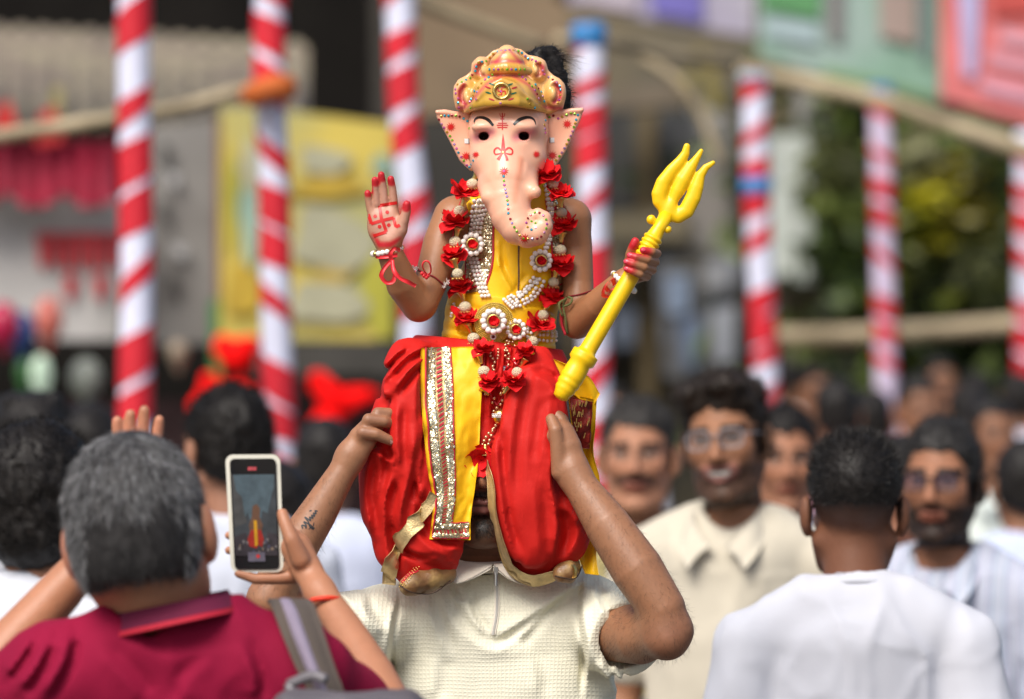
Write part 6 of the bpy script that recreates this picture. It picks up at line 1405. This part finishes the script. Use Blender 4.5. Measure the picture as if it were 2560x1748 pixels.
r0, n0 = scatter(mbody, 1500, 9, fc); d0 = n0 * .4 + np.array([0, 0, -.8]) + NR.randn(*n0.shape) * .25; d0 /= np.linalg.norm(d0, axis=1, keepdims=True)
adopt(man, strands('beard_hair', r0, d0, .006, M_hairblack, wid=.00022, segs=2, bend=.4))
hr = SDF(.005); hr.ell(TM((0, .022, .052)), np.array((.082, .10, .09)) * sM, RM, .01); hr.ell(TM((0, -.115, .0)), np.array((.08, .09, .07)) * sM, RM, .01, 'sub'); hr.ell(TM((0, -.02, -.08)), np.array((.13, .12, .07)) * sM, RM, .01, 'sub'); adopt(man, hr.mesh('hair', M_hairblack, None))
# shirt
M_waf = weave('cream_waffle_knit', (.80, .77, .62), math.pi / .0060, .00045, rough=.95, var=.05, vs=4)
w_ = SDF(.003)
w_.px([(1240, 1520, .07, 190), (1250, 1610, .055, 262), (1262, 1720, .06, 285), (1255, 1950, .07, 280), (1250, 2260, .08, 275)], k=.03, sq=(1, .50, 1))
w_.px([(940, 1560, .05, 74), (1080, 1502, .06, 66), (1240, 1490, .08, 60), (1400, 1500, .06, 66), (1500, 1545, .04, 80)], k=.03)
w_.px([(965, 1560, .04, 92), (890, 1580, -.02, 98), (815, 1580, -.07, 94)], k=.025)
w_.px([(1490, 1545, .04, 92), (1545, 1585, -.03, 100), (1590, 1605, -.09, 96)], k=.025)
w_.px([(1203, 1340, .045, 92), (1206, 1390, .055, 96), (1220, 1440, .07, 90)], k=.004, op='sub')
for e, q in (((840, 1582, -.05), (700, 1570, -.17)), ((1555, 1593, -.055), (1625, 1625, -.16))):
    a, c_ = S(*e), S(*q); u = (c_ - a) / np.linalg.norm(c_ - a)
    R3 = np.array(Vector(u).to_track_quat('Z', 'Y').to_matrix()); w_.box(a + u * .135, (.13, .13, .12), R3, .004, 'sub')
w_.px([(1556, 1590, -.055, 74), (1600, 1597, -.10, 78)], k=.002, op='sub')
w_.folds([([(1470, 1445), (1380, 1500), (1290, 1560), (1232, 1598)], .0055, 14), ([(1100, 1475), (1125, 1540), (1180, 1600), (1240, 1625), (1300, 1600)], .006, 18), ([(1165, 1480), (1180, 1540), (1215, 1590)], .006, 12), ([(1062, 1490), (1085, 1560), (1120, 1640)], .005, 18),
          ([(990, 1490), (978, 1560), (968, 1640), (972, 1745)], .008, 9), ([(1462, 1450), (1458, 1540), (1470, 1640), (1462, 1745)], .007, 10, -1), ([(1500, 1640), (1520, 1690), (1545, 1740)], .007, 12), ([(1530, 1660), (1555, 1700)], .006, 10), ([(1290, 1600), (1330, 1660), (1340, 1745)], .004, 22),
          ([(1090, 1640), (1080, 1745)], .004, 22), ([(905, 1490), (925, 1540), (965, 1580)], .006, 14), ([(880, 1510), (900, 1580), (945, 1640)], .005, 14), ([(1480, 1470), (1500, 1520), (1530, 1550)], .005, 12), ([(1400, 1480), (1330, 1560), (1290, 1600)], .005, 14), ([(1120, 1470), (1140, 1500), (1165, 1510)], .006, 9)], front=D + .06)
w_.disp.append(lambda p: -.003 * fbm(p * np.array([11, 11, 7])))
shirt = w_.mesh('shirt', M_waf, None, smooth=1); adopt(man, shirt)
ssh = Surf(shirt)
M_coll = mat('cream_collar', (.72, .66, .56), rough=.85, var=.05, sheen=.2, bump=.0005, bs=500)
def flap(pts_top, pts_bot, dyt, dyb):
    a, c_ = spline(pts_top, 14), spline(pts_bot, 14); G_ = [[S(*(a[i] + (c_[i] - a[i]) * t), dyt + (dyb - dyt) * t - .006 * math.sin(math.pi * t)) for t in np.linspace(0, 1, 6)] for i in range(14)]
    mb = MB(); mb.grid(G_, .003); o = mb.build('collar', M_coll, None, True); adopt(man, o)
flap([(1118, 1392), (1150, 1404), (1185, 1412), (1232, 1416)], [(1122, 1440), (1140, 1460), (1180, 1448), (1226, 1424)], -.015, -.050)
flap([(1232, 1416), (1262, 1412), (1290, 1404), (1312, 1396)], [(1238, 1424), (1278, 1452), (1320, 1462), (1332, 1440)], -.02, -.045)
mb = MB(); mb.tube([S(1206 + 94 * math.cos(t), 1402 - 6 * math.sin(t) + 12 * max(0, -math.sin(t)), .05 + .058 * math.sin(t)) for t in np.linspace(0, 2 * math.pi, 40)], .009, 8, cap=False); adopt(man, mb.build('collar_band', M_coll, None, True))
zp = [(1239, 1420), (1241, 1460), (1243, 1500), (1240, 1545), (1233, 1586)]
mb = MB(); mb.grid(stroke(ssh, zp, 13, .0016, -.03)); ztape = mb.build('zip_tape', M_coll); adopt(man, ztape)
mb = MB()
for q in even(spline(zp, 40), 2.6): p = ssh.at(q[0], q[1], .0026, -.035); mb.box(p, (.0016, .0008, .0005))
adopt(ztape, tag(mb.build('zip_teeth', mat('white_zip', (.7, .68, .64), rough=.35)), kind='stuff'))
M_steel = mat('zip_steel', (.55, .54, .55), rough=.22, metal=1.0, var=.1)
mb = MB(); q = ssh.at(1240, 1428, .005, -.045); mb.box(q, (.003, .002, .006)); mb.tube([q + np.array([0, -.003, -.003]), q + np.array([0, -.004, -.022])], .0024, 8); adopt(ztape, mb.build('zip_pull', M_steel))
trM = SDF(.01); Hm = hcM[2]
X0 = man.location.x
trM.chain([(X0, D + .09, 1.0), (X0, D + .09, .9)], .135, .03, sq=(1.15, .8, 1))
for x in (-1, 1): trM.chain([(X0 + x * .095, D + .09, .9), (X0 + x * .11, D + .07, .48), (X0 + x * .115, D + .10, .06)], [.095, .07, .06], .03)
adopt(man, trM.mesh('trousers', mat('dark_denim', (.03, .04, .07), rough=.85, var=.2), None))
for x in (-1, 1): q = SDF(.008); q.chain([(X0 + x * .115, D + .12, .05), (X0 + x * .12, D - .08, .035)], [.045, .038], .01); q.clips.append(lambda p: .002 - p[:, 2]); adopt(man, q.mesh('shoe', mat('dark_shoe', (.03, .025, .022), rough=.5, var=.3), None))

# ================================================================== grey-haired man filming with his phone
YG = 6.0; SKG = (.42, .185, .100)
gm = empty('person', (P(400, 1700, YG)[0], YG, 0), 'grey haired man in a magenta polo seen from behind, filming with a phone', 'person')
cG = P(354, 1350, YG); RG = np.array(Matrix.Rotation(math.radians(-9), 3, 'Y')) @ rotz(math.pi - .10) @ np.array(Matrix.Rotation(math.radians(-4), 3, 'X')); sG = 1.07
b = SDF(.0032); TG = add_head(b, cG, RG, sG, neck=False)
g = lambda L, k=.01, op='add', sq=None: b.px(L, k, op, sq, D0=YG)
g([(372, 1400, .0, 112), (392, 1480, .0, 112), (410, 1560, .025, 82)], .03)
g([(150, 1730, .02, 70), (430, 1700, .02, 80), (760, 1730, .02, 70)], .03)
g([(430, 1760, .03, 120), (440, 2200, .05, 140)], .05, sq=(1.4, .7, 1))
g([(130, 1720, .02, 75), (10, 1740, .06, 76), (-60, 1720, .10, 66)], .02); g([(-62, 1715, .10, 62), (40, 1600, .13, 66), (150, 1480, .16, 58), (245, 1370, .18, 44), (262, 1345, .18, 42)], .01)
g([(262, 1345, .18, 42), (300, 1260, .19, 46), (330, 1170, .19, 46)], .015, sq=(1, .6, 1))
for L in ([(305, 1180, .19, 18), (297, 1110, .185, 16), (293, 1060, .18, 14.5), (293, 1052, .178, 13)], [(325, 1170, .19, 18), (324, 1090, .185, 16.5), (325, 1045, .18, 15), (326, 1036, .178, 13.5)], [(350, 1170, .19, 18), (357, 1085, .185, 16.5), (360, 1040, .18, 15), (361, 1026, .178, 13.5)], [(372, 1185, .19, 17), (390, 1110, .185, 15.5), (397, 1060, .18, 14), (398, 1050, .178, 12.5)], [(300, 1260, .19, 24), (350, 1250, .2, 18), (380, 1210, .2, 15)]): g(L, .003)
g([(790, 1720, .02, 78), (900, 1790, .10, 80), (990, 1800, .18, 70)], .02); g([(985, 1800, .18, 66), (930, 1690, .25, 60), (860, 1570, .32, 48), (800, 1480, .37, 38)], .012)
g([(800, 1482, .37, 37), (765, 1420, .395, 42), (740, 1370, .40, 42)], .014, sq=(1, .75, 1))
for L in ([(752, 1400, .38, 26), (730, 1350, .375, 22), (714, 1310, .38, 18), (706, 1285, .385, 15.5)], [(740, 1440, .41, 22), (700, 1446, .405, 17), (640, 1448, .40, 14.5), (597, 1434, .40, 12.5)],
          [(740, 1390, .42, 20), (660, 1385, .432, 15), (590, 1378, .425, 13), (571, 1376, .415, 11)], [(740, 1360, .42, 20), (660, 1345, .432, 15), (590, 1340, .425, 13), (571, 1339, .415, 11)], [(740, 1340, .42, 18), (660, 1300, .432, 15), (610, 1296, .43, 12)]): g(L, .004)
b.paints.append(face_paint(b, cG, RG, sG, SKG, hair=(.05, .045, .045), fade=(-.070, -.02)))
b.paints += [paintpx([(540, 1330, .0, 60), (525, 1400, 0, 40)], (.60, .20, .13), .02, D0=YG), paintpx([(185, 1370, .0, 45), (205, 1420, 0, 40)], (.60, .20, .13), .02, D0=YG), paintpx([(293, 1070, .18, 20), (400, 1070, .18, 20)], (.62, .26, .16), .015, D0=YG)]
gbody = b.mesh('body', M_skin, None, SKG); adopt(gm, gbody)
hr = SDF(.004)
for p_, r_ in (((0, .022, .046), (.081, .098, .088)), ((0, .055, .0), (.076, .066, .080)), ((0, .06, -.038), (.058, .042, .046))): hr.ell(TG(p_), np.array(r_) * sG, RG, .02)
for x in (-1, 1): hr.ell(TG((x * .098, .010, -.008)), np.array((.030, .034, .050)) * sG, RG, .008, 'sub')
hr.ell(TG((0, -.12, -.01)), np.array((.09, .10, .08)) * sG, RG, .01, 'sub')
hr.ell(TG((0, .075, -.120)), np.array((.13, .085, .085)) * sG, RG, .016, 'sub'); hr.ell(TG((0, .02, -.115)), np.array((.14, .14, .075)) * sG, RG, .012, 'sub')
hr.disp.append(lambda p: -.0015 * fbm(p * 40) - .0010 * fbm(p * 110))
ho = hr.mesh('hair', mat('salt_pepper_base', (.030, .028, .028), rough=.6, spec=.25, var=.4, vs=50), None); adopt(gm, ho)
wh = TG((-.02, .055, .125))
for nm, mm, n, sd_ in (('hair_strands', mat('charcoal_hair', (.030, .028, .028), rough=.55, spec=.25, var=.3, vs=30), 19000, 3), ('grey_hair_strands', mat('grey_hair', (.30, .30, .31), rough=.5, var=.35, vs=30), 12000, 8)):
    keep = None if nm == 'hair_strands' else (lambda q, n_: (q[:, 2] + .04 * fbm(q * 25) > cG[2] + .045) | (np.abs(q[:, 0] - cG[0]) > .062))
    r0, n0 = scatter(ho, n, sd_, keep); fl = r0 - wh; fl -= (fl * n0).sum(1, keepdims=True) * n0; fl /= np.linalg.norm(fl, axis=1, keepdims=True) + 1e-6
    d0 = n0 * .26 + fl * .8 + np.array([.15, 0, -.30]) + NR.randn(*n0.shape) * .16; d0 /= np.linalg.norm(d0, axis=1, keepdims=True)
    adopt(gm, strands(nm, r0, d0, .012, mm, wid=.00026, segs=3, bend=.45, drop=.2, seed=sd_))
M_polo = mat('magenta_pique', (.25, .004, .034), rough=.85, var=.10, vs=5, spec=.2, bump=.0008, bs=380)
ps = SDF(.0045); q = lambda L, k=.03, op='add', sq=None: ps.px(L, k, op, sq, D0=YG)
q([(430, 1690, .005, 215), (440, 1760, .015, 262), (440, 2000, .04, 250), (440, 2300, .05, 240)], .05, sq=(1.15, .55, 1))
q([(130, 1712, .0, 108), (280, 1650, .0, 92), (430, 1625, .0, 84), (600, 1630, .0, 92), (760, 1690, .0, 108)], .05)
q([(140, 1690, .0, 118), (20, 1740, .05, 104), (-60, 1790, .07, 100)], .03); q([(775, 1690, .0, 116), (880, 1775, .08, 104), (950, 1840, .12, 98)], .03)
q([(385, 1430, -.005, 122), (398, 1490, -.005, 120), (402, 1505, .01, 100)], .004, 'sub')
for L, A, wd, *sd2 in (([(130, 1600), (105, 1660), (60, 1720)], .012, 16), ([(180, 1590), (170, 1650), (120, 1740)], .012, 16), ([(90, 1590), (60, 1640), (20, 1690)], .010, 14), ([(330, 1590), (420, 1640), (560, 1620)], .005, 24), ([(600, 1600), (640, 1680), (640, 1745)], .008, 20), ([(250, 1620), (330, 1700), (360, 1748)], .006, 26), ([(540, 1640), (480, 1700), (470, 1748)], .006, 22, -1)):
    kf = YG / D; cx = lambda p: P(p[0], p[1], YG)[[0, 2]]
    Lw = [((P(a, b_, YG)[0]) , P(a, b_, YG)[2]) for a, b_ in L]
    # fold lines are read at this man's own distance
    L2 = [(1280 + x * FPX / D, 1140 - (z - CAMZ) * FPX / D) for x, z in Lw]
    ps.folds([(L2, A, wd * kf, *sd2)])
ps.disp.append(lambda p: -.005 * fbm(p * np.array([9, 9, 6])) + crease(p, np.array([10, 9, 6]), .005))
po = ps.mesh('polo_shirt', M_polo, None, smooth=1); adopt(gm, po)
def ringband(name, L0, L1, m_, th=.004):
    """collar band round the neck: two closed photo-pixel loops at this man's distance"""
    a, c_ = spline([P(x, y, YG + dy) for x, y, dy in L0], 40, True), spline([P(x, y, YG + dy) for x, y, dy in L1], 40, True)
    a, c_ = np.r_[a, a[:1]], np.r_[c_, c_[:1]]; mb = MB(); mb.grid([[a[i] + (c_[i] - a[i]) * t for t in np.linspace(0, 1, 5)] for i in range(41)], th); o = mb.build(name, m_, None, True); adopt(gm, o)
def loop(cx, cy, rx, ry, tilt, n=12): return [(cx + rx * math.cos(t), cy - tilt * rx * math.cos(t) + (6 if math.sin(t) > .3 else 0), -.005 - ry * math.sin(t)) for t in np.arange(n) * 2 * math.pi / n]
ringband('collar', loop(428, 1502, 142, .066, .20), loop(432, 1550, 164, .082, .22), mat('dark_magenta_collar', (.13, .004, .035), rough=.85, var=.1))
ringband('collar_stripe', loop(432, 1543, 163, .083, .22), loop(432, 1556, 167, .086, .22), mat('red_stripe', (.45, .008, .03), rough=.8))
tq = SDF(.012); xg = gm.location.x
tq.chain([(xg, YG + .05, .95)], [.15], .03); 
for x in (-1, 1): tq.chain([(xg + x * .09, YG + .05, .92), (xg + x * .11, YG + .05, .06)], [.10, .065], .03)
adopt(gm, tq.mesh('trousers', mat('khaki_trousers', (.20, .16, .10), rough=.9, var=.2), None))
for x in (-1, 1): q2 = SDF(.008); q2.chain([(xg + x * .11, YG - .02, .05), (xg + x * .12, YG + .18, .035)], [.045, .038], .01); q2.clips.append(lambda p: .002 - p[:, 2]); adopt(gm, q2.mesh('shoe', MATS['dark_shoe'], None))
# phone
ph = empty('mobile_phone', P(640, 1430, YG + .405), 'mobile phone in a pale case showing the masked child on its screen', 'phone')
Yp = YG + .40; cA, cB, cC, cD = (563, 1137), (700, 1136), (709, 1430), (577, 1431)
def onph(u, v_, off=0.0): a = np.array(cA) * (1 - u) + np.array(cB) * u; d_ = np.array(cD) * (1 - u) + np.array(cC) * u; return P(*(a * (1 - v_) + d_ * v_), Yp - off)
def rrect(u0, v0, u1, v1, r, off, n=6):
    o = []; rv = r * .47
    for cx, cy, a0 in ((u1 - r, v0 + rv, -90), (u1 - r, v1 - rv, 0), (u0 + r, v1 - rv, 90), (u0 + r, v0 + rv, 180)):
        for k in range(n + 1): a = math.radians(a0 + 90 * k / n); o.append(onph(cx + r * math.cos(a), cy + rv * math.sin(a), off))
    return o
def slab(name, u0, v0, u1, v1, r, o0, o1, m_):
    A, Bq = rrect(u0, v0, u1, v1, r, o0), rrect(u0, v0, u1, v1, r, o1); n = len(A); o = mobj(name, A + Bq, [tuple(range(n)), tuple(range(2 * n - 1, n - 1, -1))] + [(i, n + i, n + (i + 1) % n, (i + 1) % n) for i in range(n)], m_); adopt(ph, o); return o
slab('case', .0, .0, 1.0, 1.0, .14, .004, -.008, mat('clear_case', (.72, .70, .60), rough=.2, var=.1, coat=.5))
sgl = slab('screen_glass', .075, .035, .925, .975, .09, .0062, .003, mat('black_glass', (.01, .01, .012), rough=.12))
def scr(name, poly, m_, off=.0068): o = mobj(name, [onph(u, v_, off) for u, v_ in poly], [tuple(range(len(poly)))], m_); adopt(sgl, o)
E_ = lambda nm, c_, e=.10: mat(nm, c_, rough=.3, var=.25, vs=90, emit=e)
scr('screen_picture', [(.10, .17), (.90, .17), (.90, .80), (.10, .80)], E_('screen_dark', (.035, .04, .045)))
scr('screen_sky', [(.13, .17), (.88, .17), (.86, .29), (.80, .38), (.74, .50), (.64, .48), (.60, .58), (.42, .58), (.37, .50), (.31, .53), (.27, .36), (.17, .31)], E_('screen_sky', (.055, .08, .095)), .0071)
scr('screen_building', [(.10, .17), (.24, .17), (.30, .45), (.34, .58), (.10, .62)], E_('screen_building', (.05, .05, .05)), .0070)
scr('screen_figure', [(.46, .44), (.54, .42), (.60, .46), (.58, .53), (.64, .60), (.60, .68), (.40, .68), (.38, .60), (.44, .53)], E_('screen_figure', (.10, .05, .03)), .0074)
scr('screen_garment', [(.42, .64), (.60, .64), (.65, .72), (.61, .79), (.55, .77), (.50, .80), (.37, .78), (.34, .72)], E_('screen_red', (.22, .015, .01)), .0076); scr('screen_garment', [(.47, .56), (.53, .56), (.535, .77), (.475, .78)], E_('screen_yellow', (.40, .20, .01)), .0079)
scr('screen_crowd', [(.10, .70), (.32, .66), (.38, .80), (.66, .80), (.72, .66), (.90, .68), (.90, .86), (.10, .86)], E_('screen_crowd', (.03, .025, .03)), .0073)
for k in range(26): u, v_ = .12 + .74 * rnd.random(), .68 + .14 * rnd.random(); s_ = .02 + .03 * rnd.random(); scr('screen_crowd', [(u, v_), (u + s_, v_ - .006), (u + s_ * 1.2, v_ + .02), (u + .004, v_ + .024)], E_('screen_speck_%d' % (k % 4), [(.12, .11, .11), (.02, .02, .02), (.16, .12, .09), (.05, .05, .08)][k % 4]), .0074 + k * .00001)
scr('screen_panel', [(.34, .83), (.66, .83), (.66, .91), (.34, .91)], E_('screen_panel', (.10, .09, .12)), .0082)
scr('record_button', [(.53 + .035 * math.cos(a), .865 + .017 * math.sin(a)) for a in np.linspace(0, 6.28, 12, endpoint=False)], E_('screen_rec', (.45, .03, .03)), .0085)
scr('record_badge', [(.40, .105), (.56, .105), (.56, .135), (.40, .135)], E_('screen_badge', (.35, .05, .06)), .0068)
tb = tag(MB().build('thread_bracelet', M_ribbon) if False else (lambda mb: (mb.tube([P(808 + 44 * math.cos(t) , 1506 - 4 * math.cos(t) - 10 * math.sin(t), YG + .352 - .026 * math.sin(t)) for t in np.linspace(0, 2 * math.pi, 36)], .0036, 8, cap=False), mb.build('thread_bracelet', mat('orange_red_thread', (.75, .04, .01), rough=.6), None, True))[1])(MB()), 'orange red thread bracelet on the wrist below the phone', 'bracelet')
# backpack strap and bag
bp_ = empty('backpack', P(800, 1745, YG - .08), 'grey backpack with a lilac and taupe strap over the magenta polo', 'backpack')
def strap(name, L, w0, m_, lift): 
    p = spline(L, 30); ww = np.interp(np.linspace(0, 1, 30), np.linspace(0, 1, len(w0)), w0); mb = MB(); mb.grid([[P(x + wd * k / 2, y + abs(k) * 2, YG + dy - lift + .018 * k * k) for k in np.linspace(-1, 1, 7)] for (x, y, dy), wd in zip(p, ww)], .004); o = mb.build(name, m_, None, True); adopt(bp_, o)
SLN = [(716, 1500, .06), (722, 1496, .0), (735, 1520, -.06), (760, 1590, -.105), (790, 1670, -.125), (812, 1720, -.13), (822, 1760, -.13)]
strap('strap', SLN, [96, 106, 110, 106, 98, 92, 90], mat('taupe_webbing', (.085, .066, .054), rough=.9, var=.12, bump=.001, bs=200), .0)
strap('strap_stripe', [(x - 8, y, d_) for x, y, d_ in SLN], [40, 46, 50, 50, 46, 42, 40], mat('lilac_webbing', (.24, .20, .27), rough=.85, var=.1, bump=.001, bs=200), .006)
bk = SDF(.006); bk.box(P(870, 1912, YG - .20), (.10, .07, .09), None, .02); bk.disp.append(lambda p: -.006 * fbm(p * 20)); adopt(bp_, bk.mesh('bag', mat('grey_nylon', (.10, .09, .10), rough=.6, var=.2), None))
for pts in ([(722, 1712, -.14), (780, 1690, -.15), (815, 1700, -.16)], [(722, 1712, -.14), (740, 1745, -.15), (790, 1760, -.16)]): mb = MB(); mb.tube(spline([P(x, y, YG + dd) for x, y, dd in pts], 12), .007, 8); adopt(bp_, mb.build('buckle', mat('grey_plastic', (.14, .13, .14), rough=.35), None, True))
# ================================================================== people around and behind
def W_of(root, T):
    def f(p):
        q = T(p); a = root.rotation_euler.z; return np.array([root.location.x + q[0] * math.cos(a) - q[1] * math.sin(a), root.location.y + q[0] * math.sin(a) + q[1] * math.cos(a), q[2]])
    return f
TR = [mat('trouser_%s' % n, c, rough=.9, var=.2) for n, c in (('navy', (.02, .025, .05)), ('grey', (.10, .10, .11)), ('brown', (.09, .06, .04)))]
cloth = lambda n, c, **k: mat(n, c, **{**dict(rough=.85, var=.06, vs=4, sheen=.15, bump=.0015, bs=14), **k})
# white tee man, from behind
root, T, H = person(2135, 1286, 7.85, math.pi, 'young man in a plain white tee with faded black hair, seen from behind', (.17, .070, .038), cloth('white_cotton', (.57, .58, .64)), TR[0], s=.98, h=.0036, collar='tee', width=.97, lift=.070, hair='none', fp=dict(fade=(-.04, .02), hair=(.012, .010, .010)))
hr = SDF(.003); E = lambda p, r, k=.01, op='add': hr.ell(T(p), np.array(r), None, k, op)
E((0, .020, .056), (.0765, .096, .079)); E((0, .03, .085), (.062, .066, .050), .02)
E((0, -.115, .0), (.075, .088, .075), .01, 'sub'); E((0, .0, -.06), (.14, .16, .085), .012, 'sub')
hr.disp.append(lambda p: -.0015 * fbm(p * 70)); ho = hr.mesh('hair', M_hairblack, root)
r0, n0 = scatter(ho, 9000, 3); top = np.clip((r0[:, 2] - H - .03) / .08, 0, 1); d0 = n0 * .75 + NR.randn(*n0.shape) * .22 + np.array([0, -.1, .35]) * top[:, None]; d0 /= np.linalg.norm(d0, axis=1, keepdims=True)
strands('hair_strands', r0, d0, .004 + .012 * top * (.6 + .6 * NR.rand(len(top))), mat('black_hair_tips', (.02, .018, .017), rough=.5, spec=.3, var=.4, vs=60), root, wid=.00045, segs=2, bend=.4)
mb = MB(); ringc = [(0.066 * math.cos(t), .038 + .058 * math.sin(t), H - .126 + .016 * math.sin(t)) for t in np.linspace(0, 2 * math.pi, 40)]; mb.tube(ringc, .0065, 8, cap=False); mb.build('neck_rib', MATS['white_cotton'], root, True)
# smiling man
root, T, H = person(1815, 1112, 9.4, -.25, 'smiling bearded man with clear framed glasses and a cream shirt', (.30, .14, .075), cloth('cream_cotton', (.55, .50, .40)), TR[2], s=1.03, h=.0042, mouth='smile', hair='messy', fp=dict(fade=(.0, .03), lips=(.42, .16, .13), beard=.80, stash=.75, sth=.0055, hair=(.012, .008, .006)), width=1.05, roll=-.10, hairtop=1.06, seed=4, hair_m=mat('dark_brown_hair', (.020, .013, .009), rough=.55, spec=.3, var=.35, vs=40))
M_fr = mat('clear_frame', (.24, .22, .23), rough=.15, var=.05, coat=.3); M_dk = mat('dark_frame', (.012, .012, .014), rough=.25)
glasses(T, W_of(root, T), 'clear framed eyeglasses on the smiling bearded man', M_fr, glass_mat('clear_lens', (.25, .25, .27), .15), th=.0019)
# moustached man
person(1594, 1148, 10.7, -.10, 'older man with grey hair and a thick moustache in a khaki shirt', (.38, .18, .105), cloth('khaki_cotton', (.36, .30, .13)), TR[1], s=1.04, h=.005, hair='short', fp=dict(fade=(.03, .055), stash=1.0, sth=.0125, brow=1.2, hair=(.010, .008, .007)), hair_m=mat('iron_grey_hair', (.035, .032, .030), rough=.7, spec=.3, var=.4, vs=50), seed=8, width=.95)
# man behind the smiling one
person(1960, 1160, 11.2, .05, 'young man with cropped black hair looking out between two others', (.33, .15, .085), cloth('pale_blue_cotton', (.50, .54, .66)), TR[0], s=1.02, h=.005, hair='short', fp=dict(fade=(.0, .03), stash=.55, beard=.15), seed=12)
# bearded man in striped shirt
M_str = cloth('striped_cotton', (.46, .49, .57)); nt = M_str.node_tree; N = nt.nodes.new; L_ = nt.links.new
tcn = N('ShaderNodeTexCoord'); wv = N('ShaderNodeTexWave'); wv.bands_direction = 'X'; wv.inputs['Scale'].default_value = 5; wv.inputs['Distortion'].default_value = .6; mp = N('ShaderNodeMapping'); L_(tcn.outputs['Object'], mp.inputs[0]); L_(mp.outputs[0], wv.inputs[0])
rp = N('ShaderNodeValToRGB'); els = rp.color_ramp.elements; els[0].position = 0; els[0].color = (.46, .49, .58, 1); els[1].position = 1; els[1].color = (.46, .49, .58, 1)
for ps_, cc in ((.30, (.46, .49, .58, 1)), (.36, (.06, .22, .38, 1)), (.44, (.46, .49, .58, 1)), (.70, (.46, .49, .58, 1)), (.76, (.30, .20, .38, 1)), (.84, (.46, .49, .58, 1))): e = els.new(ps_); e.color = cc
L_(wv.outputs[0], rp.inputs[0]); bs_ = nt.nodes['Principled BSDF']; hsn = [n for n in nt.nodes if n.type == 'HUE_SAT'][0]; L_(rp.outputs[0], hsn.inputs['Color'])
root, T, H = person(2352, 1216, 9.75, -.30, 'bearded man with dark framed glasses in a blue striped white shirt', (.31, .14, .078), M_str, TR[1], s=1.02, h=.0042, hair='short', fp=dict(fade=(.0, .03), beard=.97, stash=.97, brow=1.2, hair=(.008, .006, .005)), hairtop=1.05, seed=15, hair_m=mat('soft_black_hair', (.022, .020, .019), rough=.55, spec=.3, var=.35, vs=50))
glasses(T, W_of(root, T), 'dark framed eyeglasses on the bearded man in stripes', M_dk, glass_mat('tinted_lens', (.05, .045, .10), .30), th=.0020)
# half hidden between the tee and the striped shirt
person(2240, 1236, 10.6, -.9, 'person half hidden behind the man in the striped shirt, pink collar showing', (.30, .135, .080), cloth('white_pink_cotton', (.74, .62, .66)), TR[2], s=.98, h=.006, hair='short', seed=21, nostr=True)
# left: black haired people
def big_hair(hr, T): hr.ell(T((0, .035, .03)), (.092, .105, .105), None, .02); hr.ell(T((0, .06, -.04)), (.08, .07, .07), None, .02)
person(108, 1262, 8.0, math.pi - .25, 'person with thick wavy black hair and a white shirt behind the magenta polo', (.28, .13, .075), cloth('white_linen', (.58, .60, .66)), TR[1], s=1.06, h=.005, hair='short', hairfn=big_hair, seed=31, collar='tee')
person(70, 1145, 10.5, math.pi + .3, 'tall person with dark hair and a grey shirt at the stall', (.24, .11, .06), cloth('grey_linen', (.36, .37, .40)), TR[0], s=1.08, h=.006, hair='messy', seed=33, nostr=True)
person(225, 1150, 11.8, math.pi, 'person with combed dark hair and a pale blue shirt at the stall', (.24, .11, .06), cloth('blue_grey_linen', (.42, .46, .56)), TR[0], s=1.05, h=.006, hair='short', seed=35, nostr=True)
person(560, 1140, 9.6, math.pi + .55, 'man with smooth black hair and a white shirt standing behind the phone', (.30, .14, .085), cloth('white_shirting', (.58, .61, .70)), TR[2], s=1.05, h=.005, hair='short', seed=37)
person(812, 1175, 12.2, math.pi, 'person in a loose white shirt with their back to the camera', (.22, .10, .06), cloth('blue_white_cotton', (.52, .56, .70)), TR[0], s=1.0, h=.007, hair='short', seed=41, nostr=True, width=1.2)
person(700, 1300, 10.4, math.pi - .2, 'shorter person in white behind the tattooed forearm', (.24, .11, .06), cloth('soft_white_cotton', (.54, .58, .68)), TR[1], s=.95, h=.007, hair='short', seed=43, nostr=True, width=.95)
# far heads on the right and in the middle
FAR = [(2300, 1030, 17, 'black', (.60, .60, .62)), (2415, 1045, 19, 'black', (.45, .2, .25)), (2090, 1045, 16, 'black', (.62, .30, .36)), (2480, 1095, 15, 'pale', (.66, .72, .68)), (2180, 1060, 18, 'black', (.6, .55, .4)), (2545, 1010, 20, 'black', (.5, .5, .6)), (2040, 985, 21, 'black', (.5, .35, .3)), (2440, 1000, 22, 'black', (.35, .3, .3)), (1960, 960, 23, 'black', (.55, .5, .5)), (2350, 960, 23, 'black', (.6, .5, .55)), (2560, 1225, 12.5, 'black', (.50, .56, .75)), (1440, 1080, 16, 'black', (.6, .66, .8)), (1530, 1040, 20, 'black', (.55, .55, .6))]
far_lab = ['far-off person with black hair in a grey shirt by the striped pole', 'far-off person with black hair in a dark pink top', 'far-off person with black hair in a rose shirt', 'far-off person in a loose pale green shirt behind the bearded man', 'far-off person with black hair in a sand coloured shirt', 'far-off person in a lilac grey shirt by the trees', 'far-off person in a brown shirt under the bamboo rail', 'far-off person in a dark brown shirt under the trees', 'far-off person in a dusty shirt beside the pale wall', 'far-off person in a mauve shirt under the bamboo rail', 'person in a blue shirt with black hair beside the striped shirt', 'far-off person in a sky blue shirt behind the yellow scarf end', 'far-off person in a steel grey shirt behind the moustached man']
for k, ((x, y, Y, hh, c_), lb) in enumerate(zip(FAR, far_lab)):
    person(x, y, Y, math.pi if k % 3 else .3, lb, (.24, .11, .06), cloth('far_shirt_%d' % k, c_), TR[k % 3], s=1.0, h=.010, hair='short', seed=60 + k, nostr=True)
